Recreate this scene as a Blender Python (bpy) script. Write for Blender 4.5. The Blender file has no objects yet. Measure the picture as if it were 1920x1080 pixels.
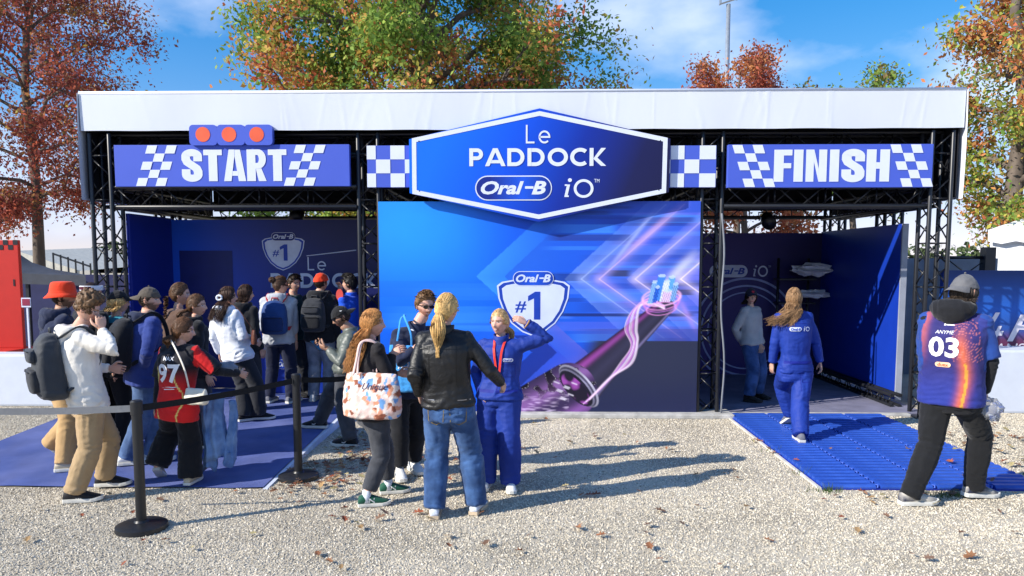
import bpy, bmesh, math, random
import numpy as np
from mathutils import Vector, Matrix, Euler
from mathutils.bvhtree import BVHTree
random.seed(7); RNG = np.random.default_rng(11)
PI = math.pi
scene = bpy.context.scene
COL = scene.collection

# ------------------------------------------------------------------ camera
F = 1400.0; TH = math.radians(5.0); YAW = math.radians(1.2); CH = 1.9; HOR = 490.0
CYP = HOR + F * math.tan(TH)
cam_d = bpy.data.cameras.new('camera'); cam = bpy.data.objects.new('camera', cam_d); COL.objects.link(cam)
cam_d.sensor_width = 36.0; cam_d.lens = F / 1920 * 36
cam_d.shift_y = (CYP - 540) / 1920
cam_d.clip_end = 3000
cam.location = (0, 0, CH); cam.rotation_euler = (PI / 2 - TH, 0, YAW)
scene.camera = cam

# ------------------------------------------------------------------ sky and sun
SUN = Vector((-0.78, -0.40, 0.53)).normalized()          # towards the sun
world = bpy.data.worlds.new('World'); scene.world = world; world.use_nodes = True
wn = world.node_tree; wn.nodes.clear()
wo = wn.nodes.new('ShaderNodeOutputWorld'); wb = wn.nodes.new('ShaderNodeBackground')
sky = wn.nodes.new('ShaderNodeTexSky'); sky.sky_type = 'NISHITA'; sky.sun_disc = False
sky.sun_elevation = math.asin(SUN.z); sky.sun_rotation = math.atan2(SUN.x, SUN.y)
sky.air_density = 1.0; sky.dust_density = 0.05; sky.ozone_density = 3.5; sky.altitude = 900
wb.inputs['Strength'].default_value = 0.148
tc = wn.nodes.new('ShaderNodeTexCoord'); mp = wn.nodes.new('ShaderNodeMapping'); mp.inputs['Scale'].default_value = (1.0, 1.0, 2.0)
mp.inputs['Location'].default_value = (8.613, 7.871, 14.46)
nz = wn.nodes.new('ShaderNodeTexNoise'); nz.inputs['Scale'].default_value = 3.1; nz.inputs['Detail'].default_value = 7; nz.inputs['Roughness'].default_value = 0.5
cr = wn.nodes.new('ShaderNodeValToRGB'); cr.color_ramp.elements[0].position = 0.49; cr.color_ramp.elements[1].position = 0.74
cr.color_ramp.elements[1].color = (.75, .75, .75, 1)
mx = wn.nodes.new('ShaderNodeMixRGB'); mx.inputs['Color2'].default_value = (4.6, 4.8, 5.3, 1)
hs = wn.nodes.new('ShaderNodeHueSaturation'); hs.inputs['Saturation'].default_value = 1.38
tn = wn.nodes.new('ShaderNodeMixRGB'); tn.blend_type = 'MULTIPLY'; tn.inputs['Fac'].default_value = 1; tn.inputs['Color2'].default_value = (1.22, .94, 1.24, 1)
wn.links.new(tc.outputs['Generated'], mp.inputs['Vector']); wn.links.new(mp.outputs['Vector'], nz.inputs['Vector'])
wn.links.new(nz.outputs['Fac'], cr.inputs['Fac']); wn.links.new(cr.outputs['Color'], mx.inputs['Fac'])
wn.links.new(sky.outputs['Color'], hs.inputs['Color']); wn.links.new(hs.outputs['Color'], tn.inputs['Color1'])
vm = wn.nodes.new('ShaderNodeVectorMath'); vm.operation = 'MULTIPLY_ADD'; vm.inputs[1].default_value = (.17, .16, .14); vm.inputs[2].default_value = (1, 1, 1)
vd = wn.nodes.new('ShaderNodeVectorMath'); vd.operation = 'DIVIDE'
wn.links.new(tn.outputs['Color'], vm.inputs[0]); wn.links.new(tn.outputs['Color'], vd.inputs[0]); wn.links.new(vm.outputs[0], vd.inputs[1]); wn.links.new(vd.outputs[0], mx.inputs['Color1'])
wn.links.new(mx.outputs['Color'], wb.inputs['Color']); wn.links.new(wb.outputs['Background'], wo.inputs['Surface'])
sun_d = bpy.data.lights.new('sun', 'SUN'); sun_d.energy = 3.75; sun_d.angle = math.radians(0.5); sun_d.color = (1.0, 0.94, 0.84)
sun_o = bpy.data.objects.new('sun', sun_d); COL.objects.link(sun_o)
sun_o.rotation_euler = (-SUN).to_track_quat('-Z', 'Y').to_euler(); sun_o.location = (-20, -12, 15)
scene.view_settings.view_transform = 'Standard'; scene.view_settings.look = 'None'
scene.view_settings.gamma = 1.0; scene.view_settings.exposure = 0.9
scene.view_settings.use_curve_mapping = False

# ------------------------------------------------------------------ from picture to place
_fw = np.array([-math.sin(YAW) * math.cos(TH), math.cos(YAW) * math.cos(TH), -math.sin(TH)])
_rt = np.array([math.cos(YAW), math.sin(YAW), 0.0]); _up = np.cross(_rt, _fw); _O = np.array([0, 0, CH])
def _ray(px, py): return _fw + _rt * (px - 960) / F - _up * (py - CYP) / F
def W(px, py, Y):
    d = _ray(px, py); return Vector(_O + d * (Y / d[1]))
def G(px, py, z=0.0):
    d = _ray(px, py); return Vector(_O + d * ((z - CH) / d[2]))

# ------------------------------------------------------------------ colours and materials
def lin(c):
    c = c / 255.0
    return c / 12.92 if c <= 0.04045 else ((c + 0.055) / 1.055) ** 2.4
def S(r, g, b): return (lin(r), lin(g), lin(b), 1.0)
MATS = {}
def mat(name, col=(.5, .5, .5, 1), rough=.7, spec=.35, metal=0.0, var=.12, vscale=6.0, bump=0.0, bscale=60.0, attr=None, sheen=0.0, col2=None, stretch=None, coat=0.0, fold=0.0):
    if name in MATS: return MATS[name]
    m = bpy.data.materials.new(name); m.use_nodes = True; MATS[name] = m
    nt = m.node_tree; b = nt.nodes['Principled BSDF']
    b.inputs['Roughness'].default_value = rough; b.inputs['Specular IOR Level'].default_value = spec
    b.inputs['Metallic'].default_value = metal; b.inputs['Sheen Weight'].default_value = sheen; b.inputs['Coat Weight'].default_value = coat
    t = nt.nodes.new('ShaderNodeTexCoord'); vec = t.outputs['Object']
    if stretch:
        mpn = nt.nodes.new('ShaderNodeMapping'); mpn.inputs['Scale'].default_value = stretch
        nt.links.new(vec, mpn.inputs['Vector']); vec = mpn.outputs['Vector']
    n = nt.nodes.new('ShaderNodeTexNoise'); n.inputs['Scale'].default_value = vscale; n.inputs['Detail'].default_value = 5
    nt.links.new(vec, n.inputs['Vector'])
    r = nt.nodes.new('ShaderNodeMapRange'); r.inputs['From Min'].default_value = .3; r.inputs['From Max'].default_value = .7
    r.inputs['To Min'].default_value = 1 - var; r.inputs['To Max'].default_value = 1 + var
    nt.links.new(n.outputs['Fac'], r.inputs['Value'])
    mul = nt.nodes.new('ShaderNodeVectorMath'); mul.operation = 'SCALE'
    if attr:
        a = nt.nodes.new('ShaderNodeAttribute'); a.attribute_name = attr; src = a.outputs['Color']
        nt.links.new(src, mul.inputs[0])
    elif col2:
        mxx = nt.nodes.new('ShaderNodeMix'); mxx.data_type = 'RGBA'
        mxx.inputs[6].default_value = col; mxx.inputs[7].default_value = col2
        n2 = nt.nodes.new('ShaderNodeTexNoise'); n2.inputs['Scale'].default_value = vscale * .45; n2.inputs['Detail'].default_value = 6
        nt.links.new(vec, n2.inputs['Vector'])
        r2 = nt.nodes.new('ShaderNodeMapRange'); r2.inputs['From Min'].default_value = .4; r2.inputs['From Max'].default_value = .62
        nt.links.new(n2.outputs['Fac'], r2.inputs['Value']); nt.links.new(r2.outputs['Result'], mxx.inputs[0])
        nt.links.new(mxx.outputs[2], mul.inputs[0])
    else:
        mul.inputs[0].default_value = col[:3]
    nt.links.new(r.outputs['Result'], mul.inputs['Scale'])
    nt.links.new(mul.outputs['Vector'], b.inputs['Base Color'])
    if bump > 0:
        n3 = nt.nodes.new('ShaderNodeTexNoise'); n3.inputs['Scale'].default_value = bscale; n3.inputs['Detail'].default_value = 4
        nt.links.new(vec, n3.inputs['Vector'])
        bp = nt.nodes.new('ShaderNodeBump'); bp.inputs['Strength'].default_value = bump; bp.inputs['Distance'].default_value = .01
        nt.links.new(n3.outputs['Fac'], bp.inputs['Height']); nt.links.new(bp.outputs['Normal'], b.inputs['Normal'])
        if fold > 0:
            n4 = nt.nodes.new('ShaderNodeTexNoise'); n4.inputs['Scale'].default_value = 13; n4.inputs['Detail'].default_value = 2.5; n4.inputs['Distortion'].default_value = 1.6; n4.noise_type = 'RIDGED_MULTIFRACTAL'
            bp2 = nt.nodes.new('ShaderNodeBump'); bp2.inputs['Strength'].default_value = fold; bp2.inputs['Distance'].default_value = .012
            nt.links.new(vec, n4.inputs['Vector']); nt.links.new(n4.outputs['Fac'], bp2.inputs['Height']); nt.links.new(bp2.outputs['Normal'], bp.inputs['Normal'])
    return m

# ------------------------------------------------------------------ mesh helpers
def wloc(o):
    v = Vector((0, 0, 0))
    while o is not None: v = v + o.location; o = o.parent
    return v
def np_mesh(name, V, faces_flat, nper, smooth=False, color=None):
    """mesh from arrays: V (n,3), faces_flat int array, nper verts per face"""
    me = bpy.data.meshes.new(name); V = np.ascontiguousarray(V, dtype=np.float32); f = np.ascontiguousarray(faces_flat, dtype=np.int32).ravel()
    nf = len(f) // nper
    me.vertices.add(len(V)); me.vertices.foreach_set('co', V.ravel())
    me.loops.add(len(f)); me.loops.foreach_set('vertex_index', f)
    me.polygons.add(nf); me.polygons.foreach_set('loop_start', np.arange(0, len(f), nper, dtype=np.int32))
    me.update(calc_edges=True)
    if smooth: me.polygons.foreach_set('use_smooth', np.ones(nf, dtype=bool))
    if color is not None:
        at = me.color_attributes.new('col', 'FLOAT_COLOR', 'POINT')
        c = np.ones((len(V), 4), dtype=np.float32); c[:, :3] = color; at.data.foreach_set('color', c.ravel())
    return me
class MB:
    def __init__(s): s.v = []; s.f = []; s.c = []
    def add(s, vs, fs, col=None):
        o = len(s.v); s.v.extend([tuple(v) for v in vs]); s.f.extend([tuple(i + o for i in f) for f in fs])
        s.c.extend([col or (1, 1, 1)] * len(vs)); return s
    def box(s, a, b, M=None):
        x0, y0, z0 = a; x1, y1, z1 = b
        vs = [Vector((x, y, z)) for z in (z0, z1) for y in (y0, y1) for x in (x0, x1)]
        if M: vs = [M @ v for v in vs]
        return s.add(vs, [(0, 2, 3, 1), (4, 5, 7, 6), (0, 1, 5, 4), (2, 6, 7, 3), (0, 4, 6, 2), (1, 3, 7, 5)])
    def bbox(s, a, b, r=.01, M=None):
        """box with chamfered edges along all sides"""
        bm = bmesh.new(); bmesh.ops.create_cube(bm, size=1)
        a = Vector(a); b = Vector(b); c = (a + b) / 2; d = b - a
        for v in bm.verts: v.co = Vector((v.co.x * d.x, v.co.y * d.y, v.co.z * d.z)) + c
        bmesh.ops.bevel(bm, geom=bm.edges[:], offset=r, segments=2, affect='EDGES', profile=.6)
        if M: bmesh.ops.transform(bm, matrix=M, verts=bm.verts)
        bm.verts.index_update(); s.add([v.co.copy() for v in bm.verts], [[v.index for v in f.verts] for f in bm.faces]); bm.free(); return s
    def rings(s, rings, cap=True, col=None):
        n = len(rings[0]); vs = [p for r in rings for p in r]; fs = []
        for i in range(len(rings) - 1):
            for j in range(n):
                k = (j + 1) % n; fs.append((i * n + j, i * n + k, (i + 1) * n + k, (i + 1) * n + j))
        if cap: fs.append(tuple(range(n - 1, -1, -1))); fs.append(tuple((len(rings) - 1) * n + j for j in range(n)))
        return s.add(vs, fs, col)
    def tube(s, pts, rad, n=10, cap=True, col=None, up=None):
        pts = [Vector(p) for p in pts]; m = len(pts)
        if not isinstance(rad, (list, tuple)): rad = [rad] * m
        rs = []; u = None
        for i, p in enumerate(pts):
            t = (pts[min(i + 1, m - 1)] - pts[max(i - 1, 0)]).normalized()
            if u is None:
                a = Vector(up) if up is not None else (Vector((0, 0, 1)) if abs(t.z) < .9 else Vector((1, 0, 0)))
                u = (a - t * a.dot(t)).normalized()
            else: u = (u - t * u.dot(t)).normalized()
            w = t.cross(u); r = rad[i]; r1, r2 = r if isinstance(r, (list, tuple)) else (r, r)
            rs.append([p + u * (math.cos(2 * PI * k / n) * r1) + w * (math.sin(2 * PI * k / n) * r2) for k in range(n)])
        return s.rings(rs, cap, col)
    def loft(s, secs, n=16, cap=True, e=2.0):
        """secs: (centre, axis_a, axis_b) with axes carrying their half sizes; e superellipse exponent"""
        rs = []
        for c, a, b in secs:
            r = []
            for k in range(n):
                t = 2 * PI * k / n; ct, st = math.cos(t), math.sin(t)
                r.append(Vector(c) + Vector(a) * (math.copysign(abs(ct) ** (2 / e), ct)) + Vector(b) * (math.copysign(abs(st) ** (2 / e), st)))
            rs.append(r)
        return s.rings(rs, cap)
    def ball(s, c, r, n=12, m=8, R=None):
        c = Vector(c); r = r if isinstance(r, (list, tuple)) else (r, r, r); vs = []; fs = []
        for i in range(1, m):
            ph = PI * i / m
            for j in range(n):
                t = 2 * PI * j / n; v = Vector((r[0] * math.sin(ph) * math.cos(t), r[1] * math.sin(ph) * math.sin(t), r[2] * math.cos(ph)))
                vs.append(c + (R @ v if R else v))
        tp = Vector((0, 0, r[2])); a = len(vs); vs.append(c + (R @ tp if R else tp)); vs.append(c - (R @ tp if R else tp))
        for i in range(m - 2):
            for j in range(n): k = (j + 1) % n; fs.append((i * n + j, (i + 1) * n + j, (i + 1) * n + k, i * n + k))
        for j in range(n): k = (j + 1) % n; fs.append((a, j, k)); fs.append((a + 1, (m - 2) * n + k, (m - 2) * n + j))
        return s.add(vs, fs)
    def prism(s, poly, y0, y1, M=None):
        """polygon in x,z extruded along y"""
        n = len(poly); vs = [Vector((x, y0, z)) for x, z in poly] + [Vector((x, y1, z)) for x, z in poly]
        if M: vs = [M @ v for v in vs]
        return s.add(vs, [tuple(range(n)), tuple(range(2 * n - 1, n - 1, -1))] + [(i, i + n, (i + 1) % n + n, (i + 1) % n) for i in range(n)])
    def mesh(s, name, off=Vector((0, 0, 0)), smooth=False, color=False):
        me = bpy.data.meshes.new(name); o = Vector(off)
        me.from_pydata([(v[0] - o.x, v[1] - o.y, v[2] - o.z) for v in s.v], [], s.f); me.update()
        if smooth: me.polygons.foreach_set('use_smooth', [True] * len(me.polygons))
        if color:
            at = me.color_attributes.new('col', 'FLOAT_COLOR', 'POINT')
            at.data.foreach_set('color', np.hstack([np.array(s.c, dtype=np.float32)[:, :3], np.ones((len(s.c), 1), np.float32)]).ravel())
        return me
    def build(s, name, m, parent=None, smooth=False, color=False, loc=None, fix=False):
        off = wloc(parent) if parent else Vector(loc or (0, 0, 0))
        me = s.mesh(name, off, smooth, color)
        if fix:
            bm = bmesh.new(); bm.from_mesh(me); bmesh.ops.recalc_face_normals(bm, faces=bm.faces); bm.to_mesh(me); bm.free()
        return link(name, me, m, parent, loc)
def link(name, me, m=None, parent=None, loc=None):
    o = bpy.data.objects.new(name, me); COL.objects.link(o)
    if m is not None and me is not None and len(me.materials) == 0: me.materials.append(m)
    if parent is not None: o.parent = parent
    elif loc is not None: o.location = loc
    return o
def tag(o, label=None, cat=None, group=None, kind=None):
    if label: o['label'] = label
    if cat: o['category'] = cat
    if group: o['group'] = group
    if kind: o['kind'] = kind
    return o
def empty(name, loc, label=None, cat=None, group=None):
    o = bpy.data.objects.new(name, None); COL.objects.link(o); o.location = loc; o.empty_display_size = .2
    return tag(o, label, cat, group)
def piece(name, me, parent, loc, rot=(0, 0, 0), scale=(1, 1, 1)):
    o = bpy.data.objects.new(name, me); COL.objects.link(o); o.parent = parent
    o.location = Vector(loc) - wloc(parent); o.rotation_euler = rot; o.scale = scale; return o
def smooth_sharp(o, ang=40):
    me = o.data; me.polygons.foreach_set('use_smooth', [True] * len(me.polygons))
    try: me.set_sharp_from_angle(angle=math.radians(ang))
    except Exception: pass
    return o

# ------------------------------------------------------------------ noise in numpy
_perm = np.random.default_rng(3).permutation(256); _perm = np.concatenate([_perm, _perm, _perm])
_grad = np.random.default_rng(4).normal(size=(256, 3)); _grad /= np.linalg.norm(_grad, axis=1)[:, None]
def noise3(P):
    P = np.asarray(P, dtype=float); i = np.floor(P).astype(int); f = P - i; u = f * f * f * (f * (f * 6 - 15) + 10); i &= 255
    out = 0
    for dx in (0, 1):
        for dy in (0, 1):
            for dz in (0, 1):
                h = _perm[_perm[_perm[(i[:, 0] + dx) & 255] + ((i[:, 1] + dy) & 255)] + ((i[:, 2] + dz) & 255)]
                g = _grad[h]; d = f - np.array([dx, dy, dz])
                w = (u[:, 0] if dx else 1 - u[:, 0]) * (u[:, 1] if dy else 1 - u[:, 1]) * (u[:, 2] if dz else 1 - u[:, 2])
                out = out + w * (g * d).sum(1)
    return out * 1.6
def sstep(a, b, x):
    t = np.clip((x - a) / (b - a), 0, 1); return t * t * (3 - 2 * t)

# ------------------------------------------------------------------ lettering
def strip(pts, w, closed=False):
    """flat stroke with mitred joints: (verts2d, faces)"""
    P = [np.array(p, float) for p in pts]; n = len(P); L = []; Rr = []
    for i in range(n):
        a = P[(i - 1) % n] if (closed or i > 0) else None; b = P[(i + 1) % n] if (closed or i < n - 1) else None
        d1 = (P[i] - a) if a is not None else (b - P[i]); d2 = (b - P[i]) if b is not None else d1
        d1 = d1 / (np.linalg.norm(d1) + 1e-9); d2 = d2 / (np.linalg.norm(d2) + 1e-9)
        n1 = np.array([-d1[1], d1[0]]); n2 = np.array([-d2[1], d2[0]]); m = n1 + n2; m = m / (np.linalg.norm(m) + 1e-9)
        k = 1 / max(.35, m @ n1); L.append(P[i] + m * k * w / 2); Rr.append(P[i] - m * k * w / 2)
    V = L + Rr; fs = [(i, (i + 1) % n, n + (i + 1) % n, n + i) for i in range(n if closed else n - 1)]
    return V, fs
def arc(cx, cy, rx, ry, a0, a1, n=18):
    return [(cx + rx * math.cos(math.radians(a0 + (a1 - a0) * i / n)), cy + ry * math.sin(math.radians(a0 + (a1 - a0) * i / n))) for i in range(n + 1)]
def poly(pts): return [np.array(p, float) for p in pts], [tuple(range(len(pts)))]
def rect(x0, y0, x1, y1): return poly([(x0, y0), (x1, y0), (x1, y1), (x0, y1)])
def glyph(ch, st):
    """st 'geo' bold geometric, 'thin', 'imp' heavy condensed -> (list of shapes, advance)"""
    if st == 'geo':
        w = .21; h = w / 2
        if ch == 'P': return [rect(0, 0, w, 1), strip([(w, 1 - h)] + arc(.42, .67, .22, .225, 90, -90) + [(w, .445)], w)], .78
        if ch == 'A': return [poly([(0, 0), (.235, 0), (.56, .78), (.56, 1), (.43, 1)]), poly([(.56, 1), (.56, .78), (.885, 0), (1.12, 0), (.69, 1)]), rect(.3, .16, .82, .34)], 1.14
        if ch == 'D': return [rect(0, 0, w, 1), strip([(w, 1 - h)] + arc(.42, .5, .4, 1 / 2 - h, 90, -90, 26) + [(w, h)], w)], 1.02
        if ch == 'O': return [strip(arc(.55, .5, .44, .5 - h + .01, 0, 360, 40)[:-1], w, True)], 1.14
        if ch == 'C': return [strip(arc(.55, .5, .44, .5 - h + .01, 48, 312, 34), w)], .98
        if ch == 'K': return [rect(0, 0, w, 1), poly([(w, .42), (.62, 1), (.88, 1), (.42, .46), (.9, 0), (.62, 0), (w, .42 - .03)])], .9
    if st == 'thin':
        w = .1
        if ch == 'L': return [strip([(.05, 1), (.05, .05), (.52, .05)], w)], .62
        if ch == 'e': return [strip([(.1, .345)] + arc(.4, .345, .3, .3, 0, 315, 34), w)], .8
        if ch == 'i': return [poly([(.06, .0), (.2, .0), (.33, .62), (.19, .62)]), rect(.08, .55, .2, .63), rect(.17, 0, .27, .08), poly(arc(.32, .84, .095, .095, 0, 360, 16)[:-1])], .42
        if ch == 'O': return [strip(arc(.47, .42, .4, .4, 0, 360, 40)[:-1], .13, True)], 1.0
    if st == 'imp':
        w = .225; h = w / 2
        if ch == 'T': return [rect(0, .82, .48, 1), rect(.24 - h, 0, .24 + h, .82)], .5
        if ch == 'I': return [rect(0, 0, .215, 1)], .26
        if ch == 'F': return [rect(0, 0, w, 1), rect(w, .82, .42, 1), rect(w, .42, .40, .58)], .44
        if ch == 'H': return [rect(0, 0, w, 1), rect(.31, 0, .31 + w, 1), rect(w, .4, .31, .6)], .56
        if ch == 'N': return [rect(0, 0, .185, 1), rect(.3, 0, .485, 1), poly([(.185, 1), (.185, .62), (.3, 0), (.3, .4)])], .53
        if ch == 'A': return [poly([(0, 0), (.19, 0), (.285, .8), (.285, 1), (.14, 1)]), poly([(.285, 1), (.285, .8), (.38, 0), (.57, 0), (.43, 1)]), rect(.2, .17, .37, .32)], .58
        if ch == 'R': return [rect(0, 0, w, 1), strip([(w, 1 - .085)] + arc(.29, .7, .115, .215, 90, -90, 14) + [(w, .485)], .18), poly([(w, .4), (.36, .44), (.5, 0), (.3, 0)])], .53
        if ch == 'S': return [strip([(.42, .63), (.42, .76)] + arc(.265, .79, .155, .115, 5, 175, 12) + [(.11, .7), (.15, .6), (.38, .41), (.42, .31)] + arc(.265, .215, .155, .12, -5, -175, 12) + [(.11, .24), (.11, .38)], w)], .55
    return [], .35
def word(s, st, gap=.06):
    shapes = []; x = 0
    for ch in s:
        g, adv = glyph(ch, st)
        for V, fs in g: shapes.append(([v + np.array([x, 0]) for v in V], fs))
        x += adv + gap
    return shapes, x - gap
def font_shape(s, shear=0.0, bold=0.0, size=1.0, res=3):
    cu = bpy.data.curves.new('lettering', 'FONT'); cu.body = s; cu.size = size; cu.shear = shear; cu.offset = bold; cu.resolution_u = res
    cu.fill_mode = 'FRONT'; cu.align_x = 'CENTER'; cu.align_y = 'CENTER'
    o = bpy.data.objects.new('lettering', cu); COL.objects.link(o)
    dg = bpy.context.evaluated_depsgraph_get(); me = bpy.data.meshes.new_from_object(o.evaluated_get(dg))
    V = np.array([v.co[:2] for v in me.vertices]); fs = [tuple(p.vertices) for p in me.polygons]
    bpy.data.objects.remove(o); bpy.data.curves.remove(cu); bpy.data.meshes.remove(me)
    if len(V):
        V = V - (V.min(0) + V.max(0)) / 2
    return [(list(V), fs)]
def ext(shapes):
    A = np.array([v for V, f in shapes for v in V]); return A.min(0), A.max(0)
def put(mb, shapes, o, r, u, nrm, step=.0006, col=None):
    """lay 2-D shapes on a plane: origin o, right r, up u (scaled vectors), normal"""
    o, r, u, nrm = Vector(o), Vector(r), Vector(u), Vector(nrm)
    for i, (V, fs) in enumerate(shapes):
        mb.add([o + r * float(v[0]) + u * float(v[1]) + nrm * (step * (i % 4)) for v in V], fs, col)
def fit(shapes, x0, x1, z0, z1):
    """scale 2-D shapes into a box"""
    a, b = ext(shapes); sx = (x1 - x0) / (b[0] - a[0]); sz = (z1 - z0) / (b[1] - a[1])
    return [([np.array([x0 + (v[0] - a[0]) * sx, z0 + (v[1] - a[1]) * sz]) for v in V], fs) for V, fs in shapes]
def pill(cx, cz, hw, hh, n=14):
    r = hh; return [(cx - hw + r + r * math.cos(t), cz + r * math.sin(t)) for t in np.linspace(PI / 2, 3 * PI / 2, n)] + [(cx + hw - r + r * math.cos(t), cz + r * math.sin(t)) for t in np.linspace(-PI / 2, PI / 2, n)]
def wall_text(name, shapes, Y, m, parent):
    mb = MB(); put(mb, shapes, (0, Y, 0), (1, 0, 0), (0, 0, 1), (0, -1, 0)); return mb.build(name, m, parent)

# ================================================================== SETTING
def ramp_mat(name, stops, vecdir, rough=.45, spec=.3, noise=.0):
    """colour along an object-space direction: stops [(pos, colour)], vecdir (dx,dy,dz,offset) -> 0..1"""
    if name in MATS: return MATS[name]
    m = mat(name, rough=rough, spec=spec, var=.03); nt = m.node_tree; b = nt.nodes['Principled BSDF']
    t = nt.nodes.new('ShaderNodeTexCoord'); d = nt.nodes.new('ShaderNodeVectorMath'); d.operation = 'DOT_PRODUCT'
    d.inputs[1].default_value = vecdir[:3]; a = nt.nodes.new('ShaderNodeMath'); a.operation = 'ADD'; a.inputs[1].default_value = vecdir[3]
    r = nt.nodes.new('ShaderNodeValToRGB'); el = r.color_ramp.elements
    while len(el) < len(stops): el.new(.5)
    for e, (p, c) in zip(el, stops): e.position = p; e.color = c
    nt.links.new(t.outputs['Object'], d.inputs[0]); nt.links.new(d.outputs['Value'], a.inputs[0]); nt.links.new(a.outputs[0], r.inputs['Fac'])
    nt.links.new(r.outputs['Color'], b.inputs['Base Color']); return m

def carpet_z(y): return .012 + .085 * min(1, max(0, (y - 6.07) / 2.4))
def GC(px, py):
    z = .05
    for _ in range(6): p = G(px, py, z); z = carpet_z(p.y)
    return Vector((p.x, p.y, z))

# ground --------------------------------------------------------------
gm = bpy.data.materials.new('gravel_ground'); gm.use_nodes = True; nt = gm.node_tree; b = nt.nodes['Principled BSDF']
b.inputs['Roughness'].default_value = .95; b.inputs['Specular IOR Level'].default_value = .1
t = nt.nodes.new('ShaderNodeTexCoord'); v = nt.nodes.new('ShaderNodeTexVoronoi'); v.inputs['Scale'].default_value = 105
n = nt.nodes.new('ShaderNodeTexNoise'); n.inputs['Scale'].default_value = .9; n.inputs['Detail'].default_value = 8
r = nt.nodes.new('ShaderNodeValToRGB'); el = r.color_ramp.elements; el[0].position = .33; el[0].color = S(160, 151, 135); el[1].position = .62; el[1].color = S(202, 192, 173)
hv = nt.nodes.new('ShaderNodeHueSaturation'); mr = nt.nodes.new('ShaderNodeMapRange'); mr.inputs['To Min'].default_value = .75; mr.inputs['To Max'].default_value = 1.15
nt.links.new(t.outputs['Object'], v.inputs['Vector']); nt.links.new(t.outputs['Object'], n.inputs['Vector']); nt.links.new(n.outputs['Fac'], r.inputs['Fac'])
nt.links.new(v.outputs['Color'], mr.inputs['Value']); nt.links.new(mr.outputs['Result'], hv.inputs['Value']); nt.links.new(r.outputs['Color'], hv.inputs['Color'])
nt.links.new(hv.outputs['Color'], b.inputs['Base Color'])
bp = nt.nodes.new('ShaderNodeBump'); bp.inputs['Strength'].default_value = .9; bp.inputs['Distance'].default_value = .006; bp.invert = True
nt.links.new(v.outputs['Distance'], bp.inputs['Height']); nt.links.new(bp.outputs['Normal'], b.inputs['Normal'])
mb = MB(); xs = [-900, -60, -14, -8, -4, 0, 4, 8, 14, 60, 900]; ys = [-40, 0, 4, 7, 10, 16, 30, 80, 300, 1500]
mb.add([(x, y, 0) for y in ys for x in xs], [(j * 11 + i, j * 11 + i + 1, (j + 1) * 11 + i + 1, (j + 1) * 11 + i) for j in range(9) for i in range(10)])
tag(mb.build('ground', gm), 'pale crushed gravel yard with scattered autumn leaves', 'ground', kind='structure')

# loose stones on the near ground (geometry nodes instances)
sm = bpy.data.materials.new('gravel_stone'); sm.use_nodes = True; nt = sm.node_tree; b = nt.nodes['Principled BSDF']; b.inputs['Roughness'].default_value = .9; b.inputs['Specular IOR Level'].default_value = .2
oi = nt.nodes.new('ShaderNodeObjectInfo'); r = nt.nodes.new('ShaderNodeValToRGB'); el = r.color_ramp.elements
el[0].color = S(132, 124, 112); el[1].color = S(231, 223, 207); e = el.new(.25); e.color = S(190, 180, 161); e = el.new(.75); e.color = S(211, 201, 182)
nt.links.new(oi.outputs['Random'], r.inputs['Fac']); nt.links.new(r.outputs['Color'], b.inputs['Base Color'])
mb = MB()
for i, (x0, x1, y0, y1) in enumerate([(-6.2, 6.2, 4.1, 6.06), (-2.17, 2.42, 6.06, 8.95), (4.36, 6.9, 6.06, 9.6), (-8.2, -5.5, 6.06, 10.2), (2.42, 4.36, 6.06, 6.13)]):
    mb.add([(x0, y0, .001), (x1, y0, .001), (x1, y1, .001), (x0, y1, .001)], [(0, 1, 2, 3)])
gs = mb.build('gravel_stones', sm); tag(gs, 'loose pale gravel stones covering the yard', 'gravel', kind='stuff')
ng = bpy.data.node_groups.new('scatter_stones', 'GeometryNodeTree')
ng.interface.new_socket('Geometry', in_out='INPUT', socket_type='NodeSocketGeometry'); ng.interface.new_socket('Geometry', in_out='OUTPUT', socket_type='NodeSocketGeometry')
N = ng.nodes; gi = N.new('NodeGroupInput'); go = N.new('NodeGroupOutput'); ds = N.new('GeometryNodeDistributePointsOnFaces')
nzd = N.new('ShaderNodeTexNoise'); nzd.inputs['Scale'].default_value = 1.1; nzd.inputs['Detail'].default_value = 5
mrd = N.new('ShaderNodeMapRange'); mrd.inputs['From Min'].default_value = .35; mrd.inputs['From Max'].default_value = .65; mrd.inputs['To Min'].default_value = 700; mrd.inputs['To Max'].default_value = 5600
ng.links.new(nzd.outputs['Fac'], mrd.inputs['Value']); ng.links.new(mrd.outputs['Result'], ds.inputs['Density'])
ico = N.new('GeometryNodeMeshIcoSphere'); ico.inputs['Radius'].default_value = .0072; ico.inputs['Subdivisions'].default_value = 1
spn = N.new('GeometryNodeSetPosition'); nn = N.new('ShaderNodeTexNoise'); nn.inputs['Scale'].default_value = 60
sub = N.new('ShaderNodeVectorMath'); sub.operation = 'SUBTRACT'; sub.inputs[1].default_value = (.5, .5, .5)
scl = N.new('ShaderNodeVectorMath'); scl.operation = 'SCALE'; scl.inputs['Scale'].default_value = .009
ng.links.new(nn.outputs['Color'], sub.inputs[0]); ng.links.new(sub.outputs[0], scl.inputs[0]); ng.links.new(scl.outputs[0], spn.inputs['Offset'])
ng.links.new(ico.outputs['Mesh'], spn.inputs['Geometry'])
smn = N.new('GeometryNodeSetMaterial'); smn.inputs['Material'].default_value = sm; ng.links.new(spn.outputs['Geometry'], smn.inputs['Geometry'])
iop = N.new('GeometryNodeInstanceOnPoints'); rv = N.new('FunctionNodeRandomValue'); rv.data_type = 'FLOAT_VECTOR'; rv.inputs[1].default_value = (6.3, 6.3, 6.3)
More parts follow.
